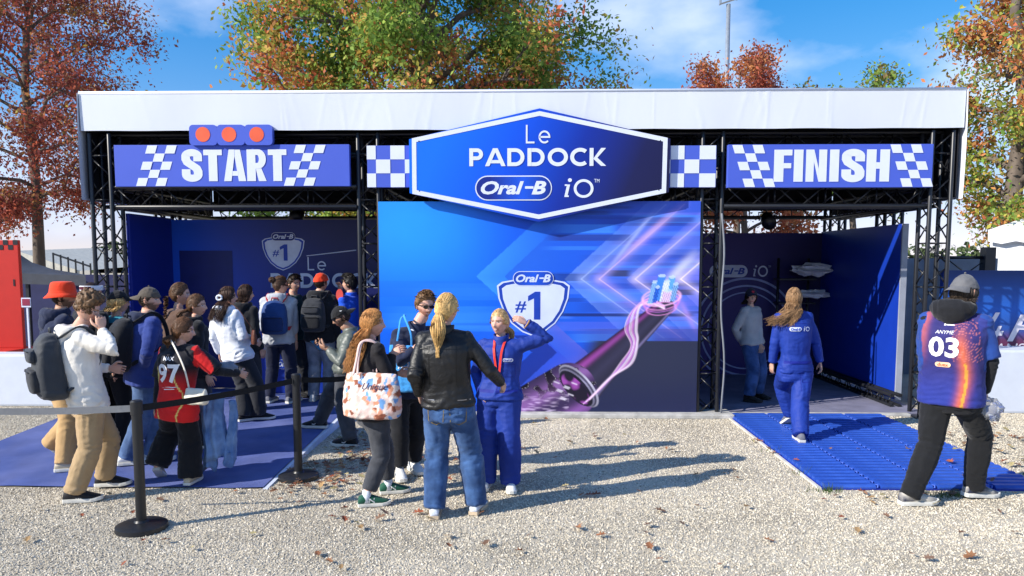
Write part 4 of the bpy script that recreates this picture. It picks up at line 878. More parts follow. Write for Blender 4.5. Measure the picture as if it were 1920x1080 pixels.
p = W(1900, 400, 15); tree('oak_tree', 'green and orange autumn oak at the right edge', (p.x, 15), 8.6, .22, (p.x + .75, 15, 4.6), (2.05, 2.1, 2.8), [GRN, LIM, ORA, GRN, LIM, YEL, RED, ORA, BRN], 25000, 8, leaf=.1, n_limb=22, clear=.22)
p = W(1392, 150, 27); tree('oak_tree', 'small bright red oak peeking above the roof near the mast', (p.x, 27), 8.6, .16, (p.x, 27, 6.5), (2.0, 1.8, 2.4), [RED, RED, MAR, ORA, RED], 20000, 13, leaf=.115, n_limb=14, clear=.3)
p = W(1610, 170, 26); tree('oak_tree', 'sparse dull green and brown oak just above the roof right of centre', (p.x, 26), 7.6, .15, (p.x, 26, 5.6), (2.4, 1.8, 2.35), [GRN, BRN, LIM, GRN, RED], 9000, 17, leaf=.14, n_limb=14, clear=.3)
p = W(560, 400, 24); tree('oak_tree', 'yellow green oak seen through the gap under the start room roof', (p.x, 24), 6.2, .15, (p.x, 24, 4.0), (2.6, 1.6, 2.1), [YEL, LIM, GRN, LIM], 9000, 19, leaf=.14, n_limb=12, clear=.25)
p = W(1400, 400, 22); tree('oak_tree', 'orange oak seen through the gap under the finish passage roof', (p.x, 22), 5.6, .15, (p.x, 22, 3.6), (2.6, 1.6, 1.9), [ORA, RED, BRN, YEL], 9000, 23, leaf=.14, n_limb=12, clear=.25)

# ================================================================== PEOPLE
SKIN = {'fair': (.62, .36, .26), 'pink': (.66, .38, .29), 'tan': (.5, .28, .18), 'olive': (.42, .23, .15)}
skin_m = mat('skin', attr='col', rough=.5, spec=.4, var=.06, vscale=30, bump=.08, bscale=200)
skin_m.node_tree.nodes['Principled BSDF'].inputs['Subsurface Weight'].default_value = .12
skin_m.node_tree.nodes['Principled BSDF'].inputs['Subsurface Radius'].default_value = (.02, .008, .004)
def fab(name, c, rough=.85, var=.1, vscale=9, bump=.25, bscale=160, sheen=.15, spec=.2, col2=None, stretch=None): return mat(name, c, rough=rough, spec=spec, var=var, vscale=vscale, bump=bump, bscale=bscale, sheen=sheen, col2=col2, stretch=stretch, fold=.2)
CLOTH = mat('painted_cloth', attr='col', rough=.75, spec=.25, var=.08, vscale=10, bump=.2, bscale=150, sheen=.1, fold=.2)
def denim(name, c, c2): return fab(name, c, col2=c2, var=.16, vscale=14, bump=.35, bscale=260, rough=.9)
HAIRM = mat('hair', attr='col', rough=.55, spec=.3, var=.3, vscale=60)
def yawv(d): a = math.radians(d); return Vector((math.sin(a), math.cos(a), 0))
def sidev(d): a = math.radians(d); return Vector((math.cos(a), -math.sin(a), 0))
UP = Vector((0, 0, 1))
def ik(a, c, l1, l2, pole):
    d = c - a; L = d.length
    if L > (l1 + l2) * .998: c = a + d * ((l1 + l2) * .998 / L); d = c - a; L = d.length
    L = max(L, abs(l1 - l2) + .02); t = (l1 * l1 - l2 * l2 + L * L) / (2 * L); h = math.sqrt(max(0, l1 * l1 - t * t)); n = d.normalized()
    p = pole - n * pole.dot(n); p = p.normalized() if p.length > 1e-4 else Vector((0, 1, 0))
    return a + n * t + p * h, c
def remesh(mb, vox, sm=4):
    me = mb.mesh('tmp'); o = bpy.data.objects.new('tmp', me); COL.objects.link(o)
    m = o.modifiers.new('r', 'REMESH'); m.mode = 'VOXEL'; m.voxel_size = vox; s_ = o.modifiers.new('s', 'SMOOTH'); s_.iterations = sm; s_.factor = .5
    ev = o.evaluated_get(bpy.context.evaluated_depsgraph_get()); r = bpy.data.meshes.new_from_object(ev)
    V = np.zeros(len(r.vertices) * 3); r.vertices.foreach_get('co', V); V = V.reshape(-1, 3)
    Nn = np.zeros(len(r.vertices) * 3); r.vertex_normals.foreach_get('vector', Nn); Nn = Nn.reshape(-1, 3)
    Fq = np.zeros(len(r.loops), dtype=np.int32); r.loops.foreach_get('vertex_index', Fq); nper = len(r.polygons[0].vertices)
    ok = len(Fq) == nper * len(r.polygons)
    fl = None if ok else [tuple(p.vertices) for p in r.polygons]
    bpy.data.objects.remove(o); bpy.data.meshes.remove(me); bpy.data.meshes.remove(r)
    return V, Nn, (Fq.reshape(-1, nper) if ok else fl)
def bone_info(V, bones):
    best = np.full(len(V), 1e9); idx = np.zeros(len(V), int); par = np.zeros(len(V)); ax = np.zeros((len(V), 3)); dist = np.zeros(len(V))
    for i, (a, b, r) in enumerate(bones):
        a, b = np.array(a), np.array(b); d = b - a; L = np.linalg.norm(d) + 1e-9; t = np.clip(((V - a) @ d) / L / L, 0, 1)
        ds = np.linalg.norm(V - a - t[:, None] * d, axis=1) - r; m = ds < best
        best[m] = ds[m]; idx[m] = i; par[m] = t[m]; ax[m] = d / L
    return idx, par, ax
def wrinkle(V, Nn, bones, amp, seed, cross=1.0, H=1.7):
    amp = amp * .85
    idx, par, ax = bone_info(V, bones); pp = V - ax * (V * ax).sum(1)[:, None]; pl = ax * (V * ax).sum(1)[:, None]
    wv = np.stack([noise3(V * 5 + seed + k * 7.7) for k in range(3)], 1) * .05
    lo = 1 - 2.2 * np.abs(noise3((pp * 16 + pl * 4) + wv * 14 + seed)); cr_ = 1 - 2.2 * np.abs(noise3((pp * 6.5 + pl * 23) + wv * 18 + seed + 31))
    j = np.exp(-((np.minimum(par, 1 - par)) / .22) ** 2); msk = .45 + .55 * sstep(-.25, .35, noise3(V * 3.4 + seed + 50))
    f = (lo * (1 - .6 * j) * .75 + cr_ * (.35 + .95 * j) * cross) * msk; fine = noise3(V * 34 + seed) * .07
    return V + Nn * ((f * .62 + fine) * amp)[:, None], idx, par
def face_arr(Fq): return Fq if isinstance(Fq, list) else [tuple(q) for q in Fq.tolist()]
def cloth_obj(name, V, Fq, m, parent, color=None):
    V = V - np.array(wloc(parent)) if parent is not None else V
    if isinstance(Fq, list):
        me = bpy.data.meshes.new(name); me.from_pydata(V.tolist(), [], Fq); me.update(); me.polygons.foreach_set('use_smooth', [True] * len(me.polygons))
        if color is not None:
            at = me.color_attributes.new('col', 'FLOAT_COLOR', 'POINT'); c = np.ones((len(V), 4), np.float32); c[:, :3] = color; at.data.foreach_set('color', c.ravel())
    else: me = np_mesh(name, V, Fq, Fq.shape[1], smooth=True, color=color)
    return link(name, me, m, parent)
# ---- head -----------------------------------------------------------------
def head_shape(D, sex='m'):
    """unit directions (n,3) local x right, y forward, z up -> positions in metres for a 0.226 m head"""
    x, y, z = D[:, 0], D[:, 1], D[:, 2]
    P = np.stack([x * .0735, y * .094, z * .114], 1); lowf = sstep(0.0, -1.0, z)
    P[:, 0] *= 1 - (.34 if sex == 'm' else .42) * lowf ** 1.15; P[:, 1] = np.where(y < 0, P[:, 1] * (1 - .38 * lowf), P[:, 1] * (1 - .02 * lowf))
    P[:, 1] += .006 * lowf; fr = sstep(.25, .8, y); X_, Z_ = P[:, 0], P[:, 2]
    g = lambda cx, cz, sx, sz: np.exp(-((np.abs(X_) - cx) / sx) ** 2 - ((Z_ - cz) / sz) ** 2)
    P[:, 1] -= fr * .006 * np.exp(-(Z_ / .06) ** 2)
    nose = np.exp(-(X_ / (.0085 + .006 * sstep(.0, -.035, Z_))) ** 2) * np.where(Z_ > -.034, np.exp(-((Z_ + .034) / .034) ** 2), np.exp(-((Z_ + .034) / .009) ** 2))
    P[:, 1] += fr * (.024 * nose - .009 * g(.031, .004, .017, .012) + .005 * g(.026, .024, .03, .008) + .005 * np.exp(-(X_ / .024) ** 2 - ((Z_ + .066) / .011) ** 2) - .004 * np.exp(-(X_ / .026) ** 2 - ((Z_ + .0665) / .003) ** 2) + .006 * np.exp(-(X_ / .024) ** 2 - ((Z_ + .1) / .016) ** 2) + .004 * g(.043, -.024, .02, .02) - .003 * np.exp(-(X_ / .03) ** 2 - ((Z_ + .083) / .007) ** 2))
    return P
_nu, _nv = 76, 56
def _dirs(nu, nv):
    t, p = np.meshgrid(np.linspace(0, 2 * PI, nu, endpoint=False), np.linspace(.03, PI - .03, nv)); t = t + PI / 2
    return np.stack([np.sin(p) * np.cos(t), np.sin(p) * np.sin(t), np.cos(p)], -1).reshape(-1, 3)
HD = _dirs(_nu, _nv); HF = [(i * _nu + j, (i + 1) * _nu + j, (i + 1) * _nu + (j + 1) % _nu, i * _nu + (j + 1) % _nu) for i in range(_nv - 1) for j in range(_nu)] + [tuple(range(_nu)), tuple((_nv - 1) * _nu + j for j in range(_nu - 1, -1, -1))]
def hairline(D, front=.5, temple=.2, ear=-.12, back=-.8):
    az = np.degrees(np.abs(np.arctan2(D[:, 0], D[:, 1]))); return D[:, 2] - np.interp(az, [0, 35, 62, 80, 100, 130, 180], [front, front - .02, temple, ear, ear - .1, back * .75, back])
def head_paint(P, D, skin, brow, smile=False, beard=None, sex='m'):
    c = np.tile(np.array(skin), (len(P), 1)); X_, Z_ = P[:, 0], P[:, 2]; fr = (D[:, 1] > .35)
    c *= 1 + .1 * noise3(P * 40)[:, None]
    c = c * (1 - (.22 * fr * np.exp(-((np.abs(X_) - .04) / .018) ** 2 - ((Z_ + .03) / .018) ** 2))[:, None] * np.array([0, .5, .45]))
    def blend(mask, col):
        nonlocal c; c = c * (1 - mask[:, None]) + np.array(col) * mask[:, None]
    if beard is not None: blend(np.clip(sstep(-.035, -.055, Z_ - .02 * (np.abs(X_) > .05)) * (D[:, 1] > -.1) * .75 * (1 - .9 * np.exp(-(X_ / .02) ** 2 - ((Z_ + .066) / .006) ** 2)), 0, 1), beard)
    ez = (Z_ - .004); ex = np.abs(X_) - .031; eye = fr * ((ex / .0145) ** 2 + (ez / .0062) ** 2 < 1); blend(eye * .9, (.62, .6, .58)); blend(fr * ((ex / .006) ** 2 + (ez / .0062) ** 2 < 1) * 1.0, (.03, .03, .035))
    blend(fr * (np.abs(ez - .0075) < .0032) * (np.abs(ex) < .016) * .75, (.05, .03, .025)); blend(fr * (np.abs(Z_ - .0235 + ex * ex * 14) < .0042) * (np.abs(ex + .0) < .02) * .8, brow)
    lw_ = .031 if smile else .024; lip = fr * np.exp(-((Z_ + .066 - (X_ * X_ * (9 if smile else 0))) / .0085) ** 2) * (np.abs(X_) < lw_); blend(np.clip(lip * 1.2, 0, .8), (skin[0] * .75, skin[1] * .42, skin[2] * .45) if sex == 'm' else (.45, .14, .13))
    if smile: blend(fr * (np.abs(Z_ + .0655 - X_ * X_ * 9) < .0034) * (np.abs(X_) < .017) * .9, (.7, .67, .63))
    else: blend(fr * (np.abs(Z_ + .0665) < .0022) * (np.abs(X_) < .022) * .8, (skin[0] * .35, skin[1] * .25, skin[2] * .25))
    return np.clip(c, 0, 1)
def strands(mb, roots, paths, r0, r1, base, rg, tip=None):
    groups = {}
    for p in paths: groups.setdefault(len(p), []).append([tuple(q) for q in p])
    for n, ps in groups.items():
        A = np.array(ps); m = len(A); T = np.zeros_like(A); T[:, 1:-1] = A[:, 2:] - A[:, :-2]; T[:, 0] = A[:, 1] - A[:, 0]; T[:, -1] = A[:, -1] - A[:, -2]; T /= np.linalg.norm(T, axis=2, keepdims=True) + 1e-9
        ref = np.where(np.abs(T[..., 2:3]) < .9, np.array([0, 0, 1.]), np.array([1., 0, 0])); u = np.cross(T, ref); u /= np.linalg.norm(u, axis=2, keepdims=True) + 1e-9; w = np.cross(T, u)
        rr = (r0 + (r1 - r0) * (np.arange(n) / (n - 1)) ** 1.3)[None, :, None]; R4 = np.stack([A + u * rr, A + w * rr, A - u * rr, A - w * rr], 2).reshape(-1, 3)
        k = np.array([rg.uniform(.6, 1.4) for _ in range(m)]); c = np.repeat(np.array(base)[None] * k[:, None], n * 4, 0)
        o0 = len(mb.v); idx = np.arange(m * n * 4).reshape(m, n, 4) + o0; f = np.stack([idx[:, :-1], np.roll(idx, -1, 2)[:, :-1], np.roll(idx, -1, 2)[:, 1:], idx[:, 1:]], -1).reshape(-1, 4)
        mb.v.extend(map(tuple, R4.tolist())); mb.c.extend(map(tuple, c.tolist())); mb.f.extend(map(tuple, f.tolist()))
def build_hair(root, Hc, R, s, sp, seed, body_back, push=None):
    """sp: style dict; R local->world 3x3 ; s scale"""
    rg = random.Random(seed); st = sp['style']; base = sp['col']; th = sp.get('thick', .012); mb = MB()
    hl = hairline(HD, *sp.get('line', (.5, .2, -.12, -.8))); P = head_shape(HD, 'f'); n_ = P / np.linalg.norm(P, axis=1)[:, None]
    t = th * sstep(-.02, .3, hl) + .001
    if st == 'curly':
        top = sstep(-.05, .75, HD[:, 2] + .25 * HD[:, 1]); t = .004 + (th * (.25 + .75 * top)) * sstep(-.02, .25, hl) * (1 + .55 * noise3(P * 55 + seed) + .35 * noise3(P * 110 + seed))
    else: t = t * (1 + .35 * noise3(np.stack([P[:, 0] * 90, P[:, 1] * 30, P[:, 2] * 30], 1) + seed))
    Q = P + n_ * t[:, None]; keep = hl > -.03
    Wd = np.array(Hc) + (Q * s) @ np.array(R).T; cl = np.array(base)[None] * (1 + .5 * noise3(np.stack([P[:, 0] * 120, P[:, 1] * 20, P[:, 2] * 20], 1) + seed * 2))[:, None]
    ids = -np.ones(len(P), int); ki = np.nonzero(keep)[0]; ids[ki] = np.arange(len(ki)); fs = [tuple(ids[i] for i in f) for f in HF if all(keep[i] for i in f)]
    o0 = len(mb.v); mb.v.extend(map(tuple, Wd[ki])); mb.c.extend(map(tuple, np.clip(cl[ki], 0, 1))); mb.f.extend([tuple(int(i) + o0 for i in f) for f in fs])
    def wp(v): v = R @ (Vector(v) * s); return Vector(Hc) + v
    def surf(az, el, k=1.06):
        a, e = math.radians(az), math.radians(el); x, y, z = math.sin(a) * math.cos(e), math.cos(a) * math.cos(e), math.sin(e); t = min(1, max(0, -z)); lw = t * t * (3 - 2 * t); return Vector((x * .0735 * (1 - .42 * lw ** 1.15), y * .094 * ((1 - .38 * lw) if y < 0 else (1 - .02 * lw)) + .006 * lw, z * .114)) * k
    down = R.inverted() @ Vector((0, 0, -1)); wind = R.inverted() @ Vector(sp.get('wind', (0, 0, 0))); L = sp.get('len', .35); bb = R.inverted() @ body_back
    paths = []; k0 = 1 + th / .085
    if st in ('long', 'bob'):
        for i in range(int(sp.get('n', 300) * 3.0 * sp['far'])):
            az = rg.uniform(-180, 180); el = rg.uniform(0, 80) if not sp.get('hat') else rg.uniform(-15, 12)
            if abs(az) < 40 and el < 48: el, az = (rg.uniform(48, 80), az) if not sp.get('hat') else (el, az + (70 if az > 0 else -70))
            sg_ = 1 if az >= 0 else -1; az_e = sg_ * max(abs(az), rg.uniform(*sp.get('part', (78, 100)))); k = rg.uniform(1.03, 1.15); el_e = -18
            pts = [surf(az + (az_e - az) * f ** .7, el + (el_e - el) * f, k0 + (k + .06 - k0) * min(1, f * 2)) for f in (0, .2, .4, .6, .8, 1.0)]; q = pts[-1]; Ls = L * rg.uniform(.72, 1.0); out = Vector((q.x, q.y, 0)).normalized()
            wob = rg.uniform(-1, 1); ph = rg.uniform(0, 6)
            for f in (.2, .4, .6, .8, 1.0):
                pts.append(q + down * (Ls * f) + bb * (.05 * f * sp.get('back', 1)) + out * (.012 * math.sin(f * 5 + ph) * sp.get('wave', 1) + .012 * f * wob + sp.get('spread', 0) * math.sin(min(1, f * 1.3) * PI * .8)) + wind * (f ** 1.6) * rg.uniform(.6, 1.1) + Vector((rg.gauss(0, .004), rg.gauss(0, .004), 0)))
            paths.append([wp(p) for p in pts])
    if st in ('pony', 'bun', 'braid'):
        tie = surf(180, sp.get('tie', 5), 1.2)
        for i in range(int(420 * sp['far'])):
            az = rg.uniform(-180, 180); el = rg.uniform(-5, 85)
            if abs(az) < 45 and el < 45: el = rg.uniform(45, 75)
            s0 = surf(az, el, 1.03); sg_ = 1 if az >= 0 else -1
            pts = [surf(az + (sg_ * 180 - az) * f, el + (sp.get('tie', 5) - el) * f, k0 + .0 * f) for f in (0, .25, .5, .75, .92)] + [tie]; paths.append([wp(p) for p in pts])
        if st == 'pony':
            for i in range(int(sp.get('n', 130) * 2.6 * sp['far'])):
                ph = rg.uniform(0, 6.28); w = rg.random() ** .5; Ls = L * rg.uniform(.75, 1.0); e = Vector((math.cos(ph), math.sin(ph), 0)) * w
                paths.append([wp(tie + e * (.012 + .042 * math.sin(min(1, f * 1.15) * PI) * sp.get('fat', 1)) + down * Ls * f + bb * (.05 * math.sin(f * PI) + .02 * f) + Vector((.008 * math.sin(f * 6 + ph), 0, 0)) + wind * f) for f in (0, .12, .25, .4, .55, .7, .85, 1.0)])
        if st == 'bun':
            bc = tie * 1.1 + Vector((0, 0, .02))
            for i in range(90):
                ax = Vector((rg.gauss(0, 1), rg.gauss(0, 1), rg.gauss(0, 1))).normalized(); u_ = ax.orthogonal().normalized(); v2 = ax.cross(u_); r_ = rg.uniform(.022, .04); a0 = rg.uniform(0, 6)
                paths.append([wp(bc + (u_ * math.cos(a0 + f) + v2 * math.sin(a0 + f)) * r_) for f in (0, .5, 1, 1.5, 2, 2.5)])
        if st == 'braid':
            for k in range(3):
                paths2 = []
                for i in range(14):
                    e = Vector((rg.gauss(0, .006), rg.gauss(0, .006), 0)); paths.append([wp(tie + e + Vector((.024 * math.sin(f * 22 + k * 2.094), .014 * math.sin(f * 44 + k * 4.19), 0)) + down * L * f + bb * (.03 + .01 * f)) for f in np.linspace(0, 1, 22)])
    if st == 'curly':
        for i in range(420):
            az = rg.uniform(-180, 180); el = rg.uniform(-10, 88)
            if abs(az) < 55 and el < 38: el = rg.uniform(38, 85)
            if abs(az) > 130 and el < 20 and rg.random() < .5: continue
            c0 = surf(az, el, 1.0); nrm = c0.normalized(); lift = th * (.35 + .65 * max(0, math.sin(math.radians(el)))) * rg.uniform(.6, 1.25); u_ = nrm.orthogonal().normalized(); v2 = nrm.cross(u_); r_ = rg.uniform(.006, .012); a0 = rg.uniform(0, 6)
            paths.append([wp(c0 + nrm * (lift * (.5 + .5 * f / 7)) + (u_ * math.cos(a0 + f) + v2 * math.sin(a0 + f)) * r_) for f in (0, 1, 2, 3, 4, 5, 6, 7)])
    if st == 'short':
        for i in range(420):
            az = rg.uniform(-180, 180); el = rg.uniform(-25, 88 if not sp.get('hat') else 8)
            if abs(az) < 95 and el < 12: continue
            if abs(az) < 50 and el < 40: el = rg.uniform(38, 85)
            a = surf(az, el, k0); dirv = Vector((rg.gauss(0, .4), .8 if sp.get('fwd', 1) else -.6, .3)).normalized()
            paths.append([wp(a), wp(a + dirv * .02), wp(a + dirv * .038 + down * .004)])
    if push and st in ('long', 'bob', 'pony', 'braid'): paths = [[push(p, rg) for p in pts] for pts in paths]
    r0 = sp.get('r', .003 if st in ('long', 'bob', 'pony', 'braid') else .005) * s * (1 if sp['far'] == 1 else 1.5)
    strands(mb, None, paths, r0, r0 * .35, base, rg); return mb.build('hair', HAIRM, root, smooth=True, color=True)
# ---- decals ------------------------------------------------------------------
def decal(name, shapes, V, Fq, o, r, u, d, m, parent, off=.004, flip=False):
    """throw 2-D shapes at a surface along d"""
    bv = BVHTree.FromPolygons([Vector(v) for v in V], face_arr(Fq)); o, r, u, d = Vector(o), Vector(r), Vector(u), Vector(d).normalized(); mb = MB()
    for i, (V2, fs) in enumerate(shapes):
        out = []
        for v in V2:
            p = o + r * float(v[0]) + u * float(v[1]); h = bv.ray_cast(p - d * .4, d, 1.2)
            out.append((h[0] if h[0] is not None else p) - d * (off + .0006 * (i % 3)))
        mb.add(out, fs)
    return mb.build(name, m, parent)
def cent(shapes, w=None, h=None):
    a, b = ext(shapes); c = (a + b) / 2; k = (w / (b[0] - a[0])) if w else 1; k2 = (h / (b[1] - a[1])) if h else k
    if h and not w: k = k2
    return [([np.array([(v[0] - c[0]) * k, (v[1] - c[1]) * k2]) for v in V], fs) for V, fs in shapes]
def subdiv(shapes, n=1):
    out = []
    for V, fs in shapes:
        bm = bmesh.new(); vs = [bm.verts.new((v[0], v[1], 0)) for v in V]
        for f in fs:
            try: bm.faces.new([vs[i] for i in f])
            except ValueError: pass
        bmesh.ops.triangulate(bm, faces=bm.faces[:])
        for _ in range(n): bmesh.ops.subdivide_edges(bm, edges=bm.edges[:], cuts=1, use_grid_fill=True)
        bm.verts.index_update(); out.append(([np.array(v.co[:2]) for v in bm.verts], [tuple(v.index for v in f.verts) for f in bm.faces])); bm.free()
    return out
# ---- shoe ---------------------------------------------------------------------
def shoe(root, ank, yaw, pitch, L, um, som, mark=None, tall=1.0):
    k = L / .27; sec = [(-.075, .026, .05), (-.068, .033, .085), (-.03, .037, .105), (.03, .038, .1), (.075, .041, .082), (.125, .046, .062), (.165, .041, .05), (.188, .027, .04), (.196, .012, .03)]
    R = Matrix.Rotation(-math.radians(yaw), 3, 'Z') @ Matrix.Rotation(-math.radians(pitch), 3, 'X'); piv = Vector((0, .13 * k, 0)); base = Vector((ank.x, ank.y, ank.z))
    def T(v): v = Vector(v) * k; return base + (Matrix.Rotation(-math.radians(yaw), 3, 'Z') @ (piv + Matrix.Rotation(-math.radians(pitch), 3, 'X') @ (v - piv)))
    mb = MB(); rs = []
    for y, hw, h in sec:
        h = h * (tall if y < .05 else 1); r = []
        for i in range(14):
            a = 2 * PI * i / 14; c, s_ = math.cos(a), math.sin(a); zz = .016 + (h - .016) * (.5 + .5 * math.copysign(abs(s_) ** .8, s_)); w = hw * math.copysign(abs(c) ** .75, c) * (1 - .28 * max(0, s_)); r.append(T((w, y, zz)))
        rs.append(r)
    mb.rings(rs); up = mb.build('shoe', um, root, smooth=True, fix=True)
    mb2 = MB(); rs = []
    for y, hw, h in sec:
        toe = .01 * max(0, (y - .13) / .06)
        rs.append([T((sx * (hw + .005), y * 1.03, zz + toe)) for sx, zz in ((-1, .0), (-1.03, .014), (-1.0, .027), (1.0, .027), (1.03, .014), (1, .0))])
    mb2.rings(rs); mb2.build('sole', som, up, fix=True)
    if mark:
        mb3 = MB(); shp, mm, sc = mark; q = Matrix.Rotation(-math.radians(yaw), 3, 'Z')
        V = mb.v; Fq = mb.f
        for sd in (-1, 1):
            d = q @ Vector((-sd, 0, 0)); o_ = T((sd * .06, .04, .052)); r = q @ Vector((0, sd * sc * k, 0)); decal('shoe_mark', shp, V, Fq, o_, r, Vector((0, 0, sc * k)), d, mm, up, off=.0025)
    return up
STRIPES = [poly([(-.5 + .36 * i, -.5), (-.3 + .36 * i, -.5), (.0 + .36 * i - .1, .5), (-.2 + .36 * i - .1, .5)]) for i in range(3)]
SWOOSH = [poly([(-.8, .12), (-.3, -.2), (1.1, .5), (-.2, -.5), (-.75, -.35)][::-1])]
# ---- hand ------------------------------------------------------------------------
def hand(mb, wr, d, n, s, curl, col, left):
    """wr wrist, d hand direction, n palm normal (towards the palm side), s scale (1 = 0.185 m hand)"""
    d = d.normalized(); n = (n - d * n.dot(d)).normalized(); w = d.cross(n) * (-1 if left else 1)   # w points to the thumb side
    mb.loft([(wr - d * .02 * s, w * .024 * s, n * .02 * s), (wr + d * .01 * s, w * .027 * s, n * .018 * s), (wr + d * .05 * s, w * .041 * s, n * .016 * s), (wr + d * .09 * s, w * .042 * s, n * .014 * s), (wr + d * .1 * s, w * .036 * s, n * .01 * s)], n=12, e=2.4)
    for i, (ofs, L) in enumerate([(.031, .072), (.0105, .08), (-.0105, .075), (-.031, .058)]):
        p = wr + d * .09 * s + w * ofs * s; a = 0; pts = [p - d * .01 * s, p]
        for k, f in enumerate((.42, .32, .26)): a += curl * (.75 + .08 * i) * (1, 1.1, .8)[k]; p = p + (d * math.cos(a) + n * math.sin(a)) * L * f * s; pts.append(p)
        mb.tube(pts, [.0092 * s, .0095 * s, .0088 * s, .008 * s, .0055 * s], n=8)
    p = wr + d * .03 * s + w * .033 * s; q = p + (d * .6 + w * .65 + n * .35).normalized() * .042 * s; r = q + (d * .85 + w * .15 + n * (.3 + curl * .5)).normalized() * .034 * s; e = r + (d * .9 - w * .1 + n * (.3 + curl * .6)).normalized() * .026 * s
    mb.tube([wr + d * .02 * s + w * .018 * s, p, q, r, e], [.015 * s, .0135 * s, .0115 * s, .0105 * s, .0065 * s], n=8)
# ---- person -----------------------------------------------------------------------
PEOPLE = {}
def person(key, label, sp):
    sex = sp.get('sex', 'm'); H = sp.get('H'); g = sp.get('girth', 1.0); gz = sp.get('gz', 'g'); seed = len(PEOPLE) * 3.7 + 1.3; vox = sp.get('vox', .0102)
    if 'hair' in sp: sp['hair']['far'] = 1.0
    byaw = sp['yaw']; fwd, sd = yawv(byaw), sidev(byaw); skin = SKIN[sp.get('skin', 'fair')]
    feet = []
    for f in sp['feet']:
        p = GC(f[0], f[1]) if gz == 'c' else G(f[0], f[1], 0.0 if gz == 'g' else gz); p = GC(f[0], f[1]) if (gz == 'g' and p.x < -2.2 and p.y > 6.07) else p; feet.append((p, f[2], f[3] if len(f) > 3 else 0))
    gzz = min(feet[0][0].z, feet[1][0].z); mid = (feet[0][0] + feet[1][0]) / 2; Y0 = mid.y + sp.get('dY', 0)
    if Y0 > 6.9: vox = max(vox, .0125)
    if sp.get('hair'): sp['hair']['far'] = 1.0 if Y0 < 6.9 else .42
    root = empty('person', (mid.x, mid.y, gzz), label, 'person', sp.get('group'))
    hx = sp['head']
    if H is None: H = (W(hx[0], hx[1], Y0).z + .112 - gzz) / .995
    Hc = W(hx[0], hx[1], Y0 + (hx[2] if len(hx) > 2 else 0)); hs_ = H / 1.72 * (1.0 if sex == 'm' else .98); hs_ = (.5 * hs_ + .5) * sp.get('hs', .97)
    hyaw = sp.get('hyaw', byaw); hp = sp.get('hpitch', 0); hr = sp.get('hroll', 0)
    R = Matrix.Rotation(-math.radians(hyaw), 3, 'Z') @ Matrix.Rotation(-math.radians(hp), 3, 'X') @ Matrix.Rotation(math.radians(hr), 3, 'Y')
    Nk = Hc - UP * (.097 * H) - (R @ Vector((0, 1, 0))) * (.022 * H) + fwd * .008 * H
    if 'neck' in sp: Nk = W(sp['neck'][0], sp['neck'][1], Y0 + (sp['neck'][2] if len(sp['neck']) > 2 else 0))
    if 'hips' in sp: P = W(sp['hips'][0], sp['hips'][1], Y0 + (sp['hips'][2] if len(sp['hips']) > 2 else 0))
    else: P = Vector((mid.x * .6 + Nk.x * .4, mid.y * .6 + Nk.y * .4, Nk.z - .32 * H))
    m_ = sex == 'm'; sp_ax = (Nk - P).normalized(); sdP = sidev(sp.get('pyaw', byaw)); fP = yawv(sp.get('pyaw', byaw))
    def S_at(f):
        k = max(0, min(1, f)); s_ = sdP.lerp(sd, k).normalized(); return P.lerp(Nk, f) + fwd * (.012 * H * math.sin(max(0, f) * PI) * -1), (s_ - sp_ax * s_.dot(sp_ax)).normalized(), None
    Wm = {-.18: (.098, .066), 0: (.1, .068), .3: (.089, .062), .55: (.098, .068), .8: (.108, .068), .93: (.088, .052), 1.0: (.042, .042), 1.06: (.036, .04)}
    Wf = {-.18: (.101, .068), 0: (.101, .07), .3: (.078, .055), .55: (.084, .064), .8: (.094, .066), .93: (.076, .047), 1.0: (.036, .037), 1.06: (.031, .035)}
    WT = Wm if m_ else Wf; fk = sorted(WT)
    def wd(f): return np.interp(f, fk, [WT[k][0] for k in fk]) * H * g, np.interp(f, fk, [WT[k][1] for k in fk]) * H * g
    shw = (.107 if m_ else .096) * H * (.7 + .3 * g); tilt = sp.get('shtilt', 0)
    Sh = [Nk - UP * .032 * H + sd * (s_ * shw) + UP * (s_ * tilt) + fwd * .0 for s_ in (-1, 1)]          # left, right
    Hp = [P + sdP * (s_ * .052 * H) for s_ in (-1, 1)]
    ua, fa_, th_, sh_ = .172 * H, .148 * H, .245 * H, .25 * H
    El, Wr = [], []
    for i, k in enumerate(('lh', 'rh')):
        s_ = (-1, 1)[i]; hnd = sp.get(k)
        if hnd is None: c = Sh[i] - UP * .305 * H + sd * (s_ * .035 * H) + fwd * .035 * H; pole = -fwd + sd * (s_ * .35)
        else: c = W(hnd[0], hnd[1], Y0 + hnd[2]); pole = Vector(hnd[3]) if len(hnd) > 3 else (-UP * .9 - fwd * .35 + sd * (s_ * .45))
        e, c = ik(Sh[i], c, ua, fa_, pole); El.append(e); Wr.append(c)
    Kn, An = [], []
    lg = max((feet[i][0] + UP * (.05 * H + math.sin(math.radians(feet[i][2])) * .093 * H) - Hp[i]).length for i in range(2)) * sp.get('legk', 1.012); th_, sh_ = lg * .5, lg * .5
    for i in range(2):
        p, yw, pt = feet[i]; fl_ = .155 * H; a = p + UP * (.05 * H + math.sin(math.radians(pt)) * fl_ * .6) - yawv(yw) * (0) ; k_, a = ik(Hp[i], a, th_, sh_, yawv(yw) * .9 + fP * .4); Kn.append(k_); An.append(a)
    bones = [(P, Nk, .09 * H * g), (Sh[0], El[0], .03 * H), (El[0], Wr[0], .025 * H), (Sh[1], El[1], .03 * H), (El[1], Wr[1], .025 * H)]
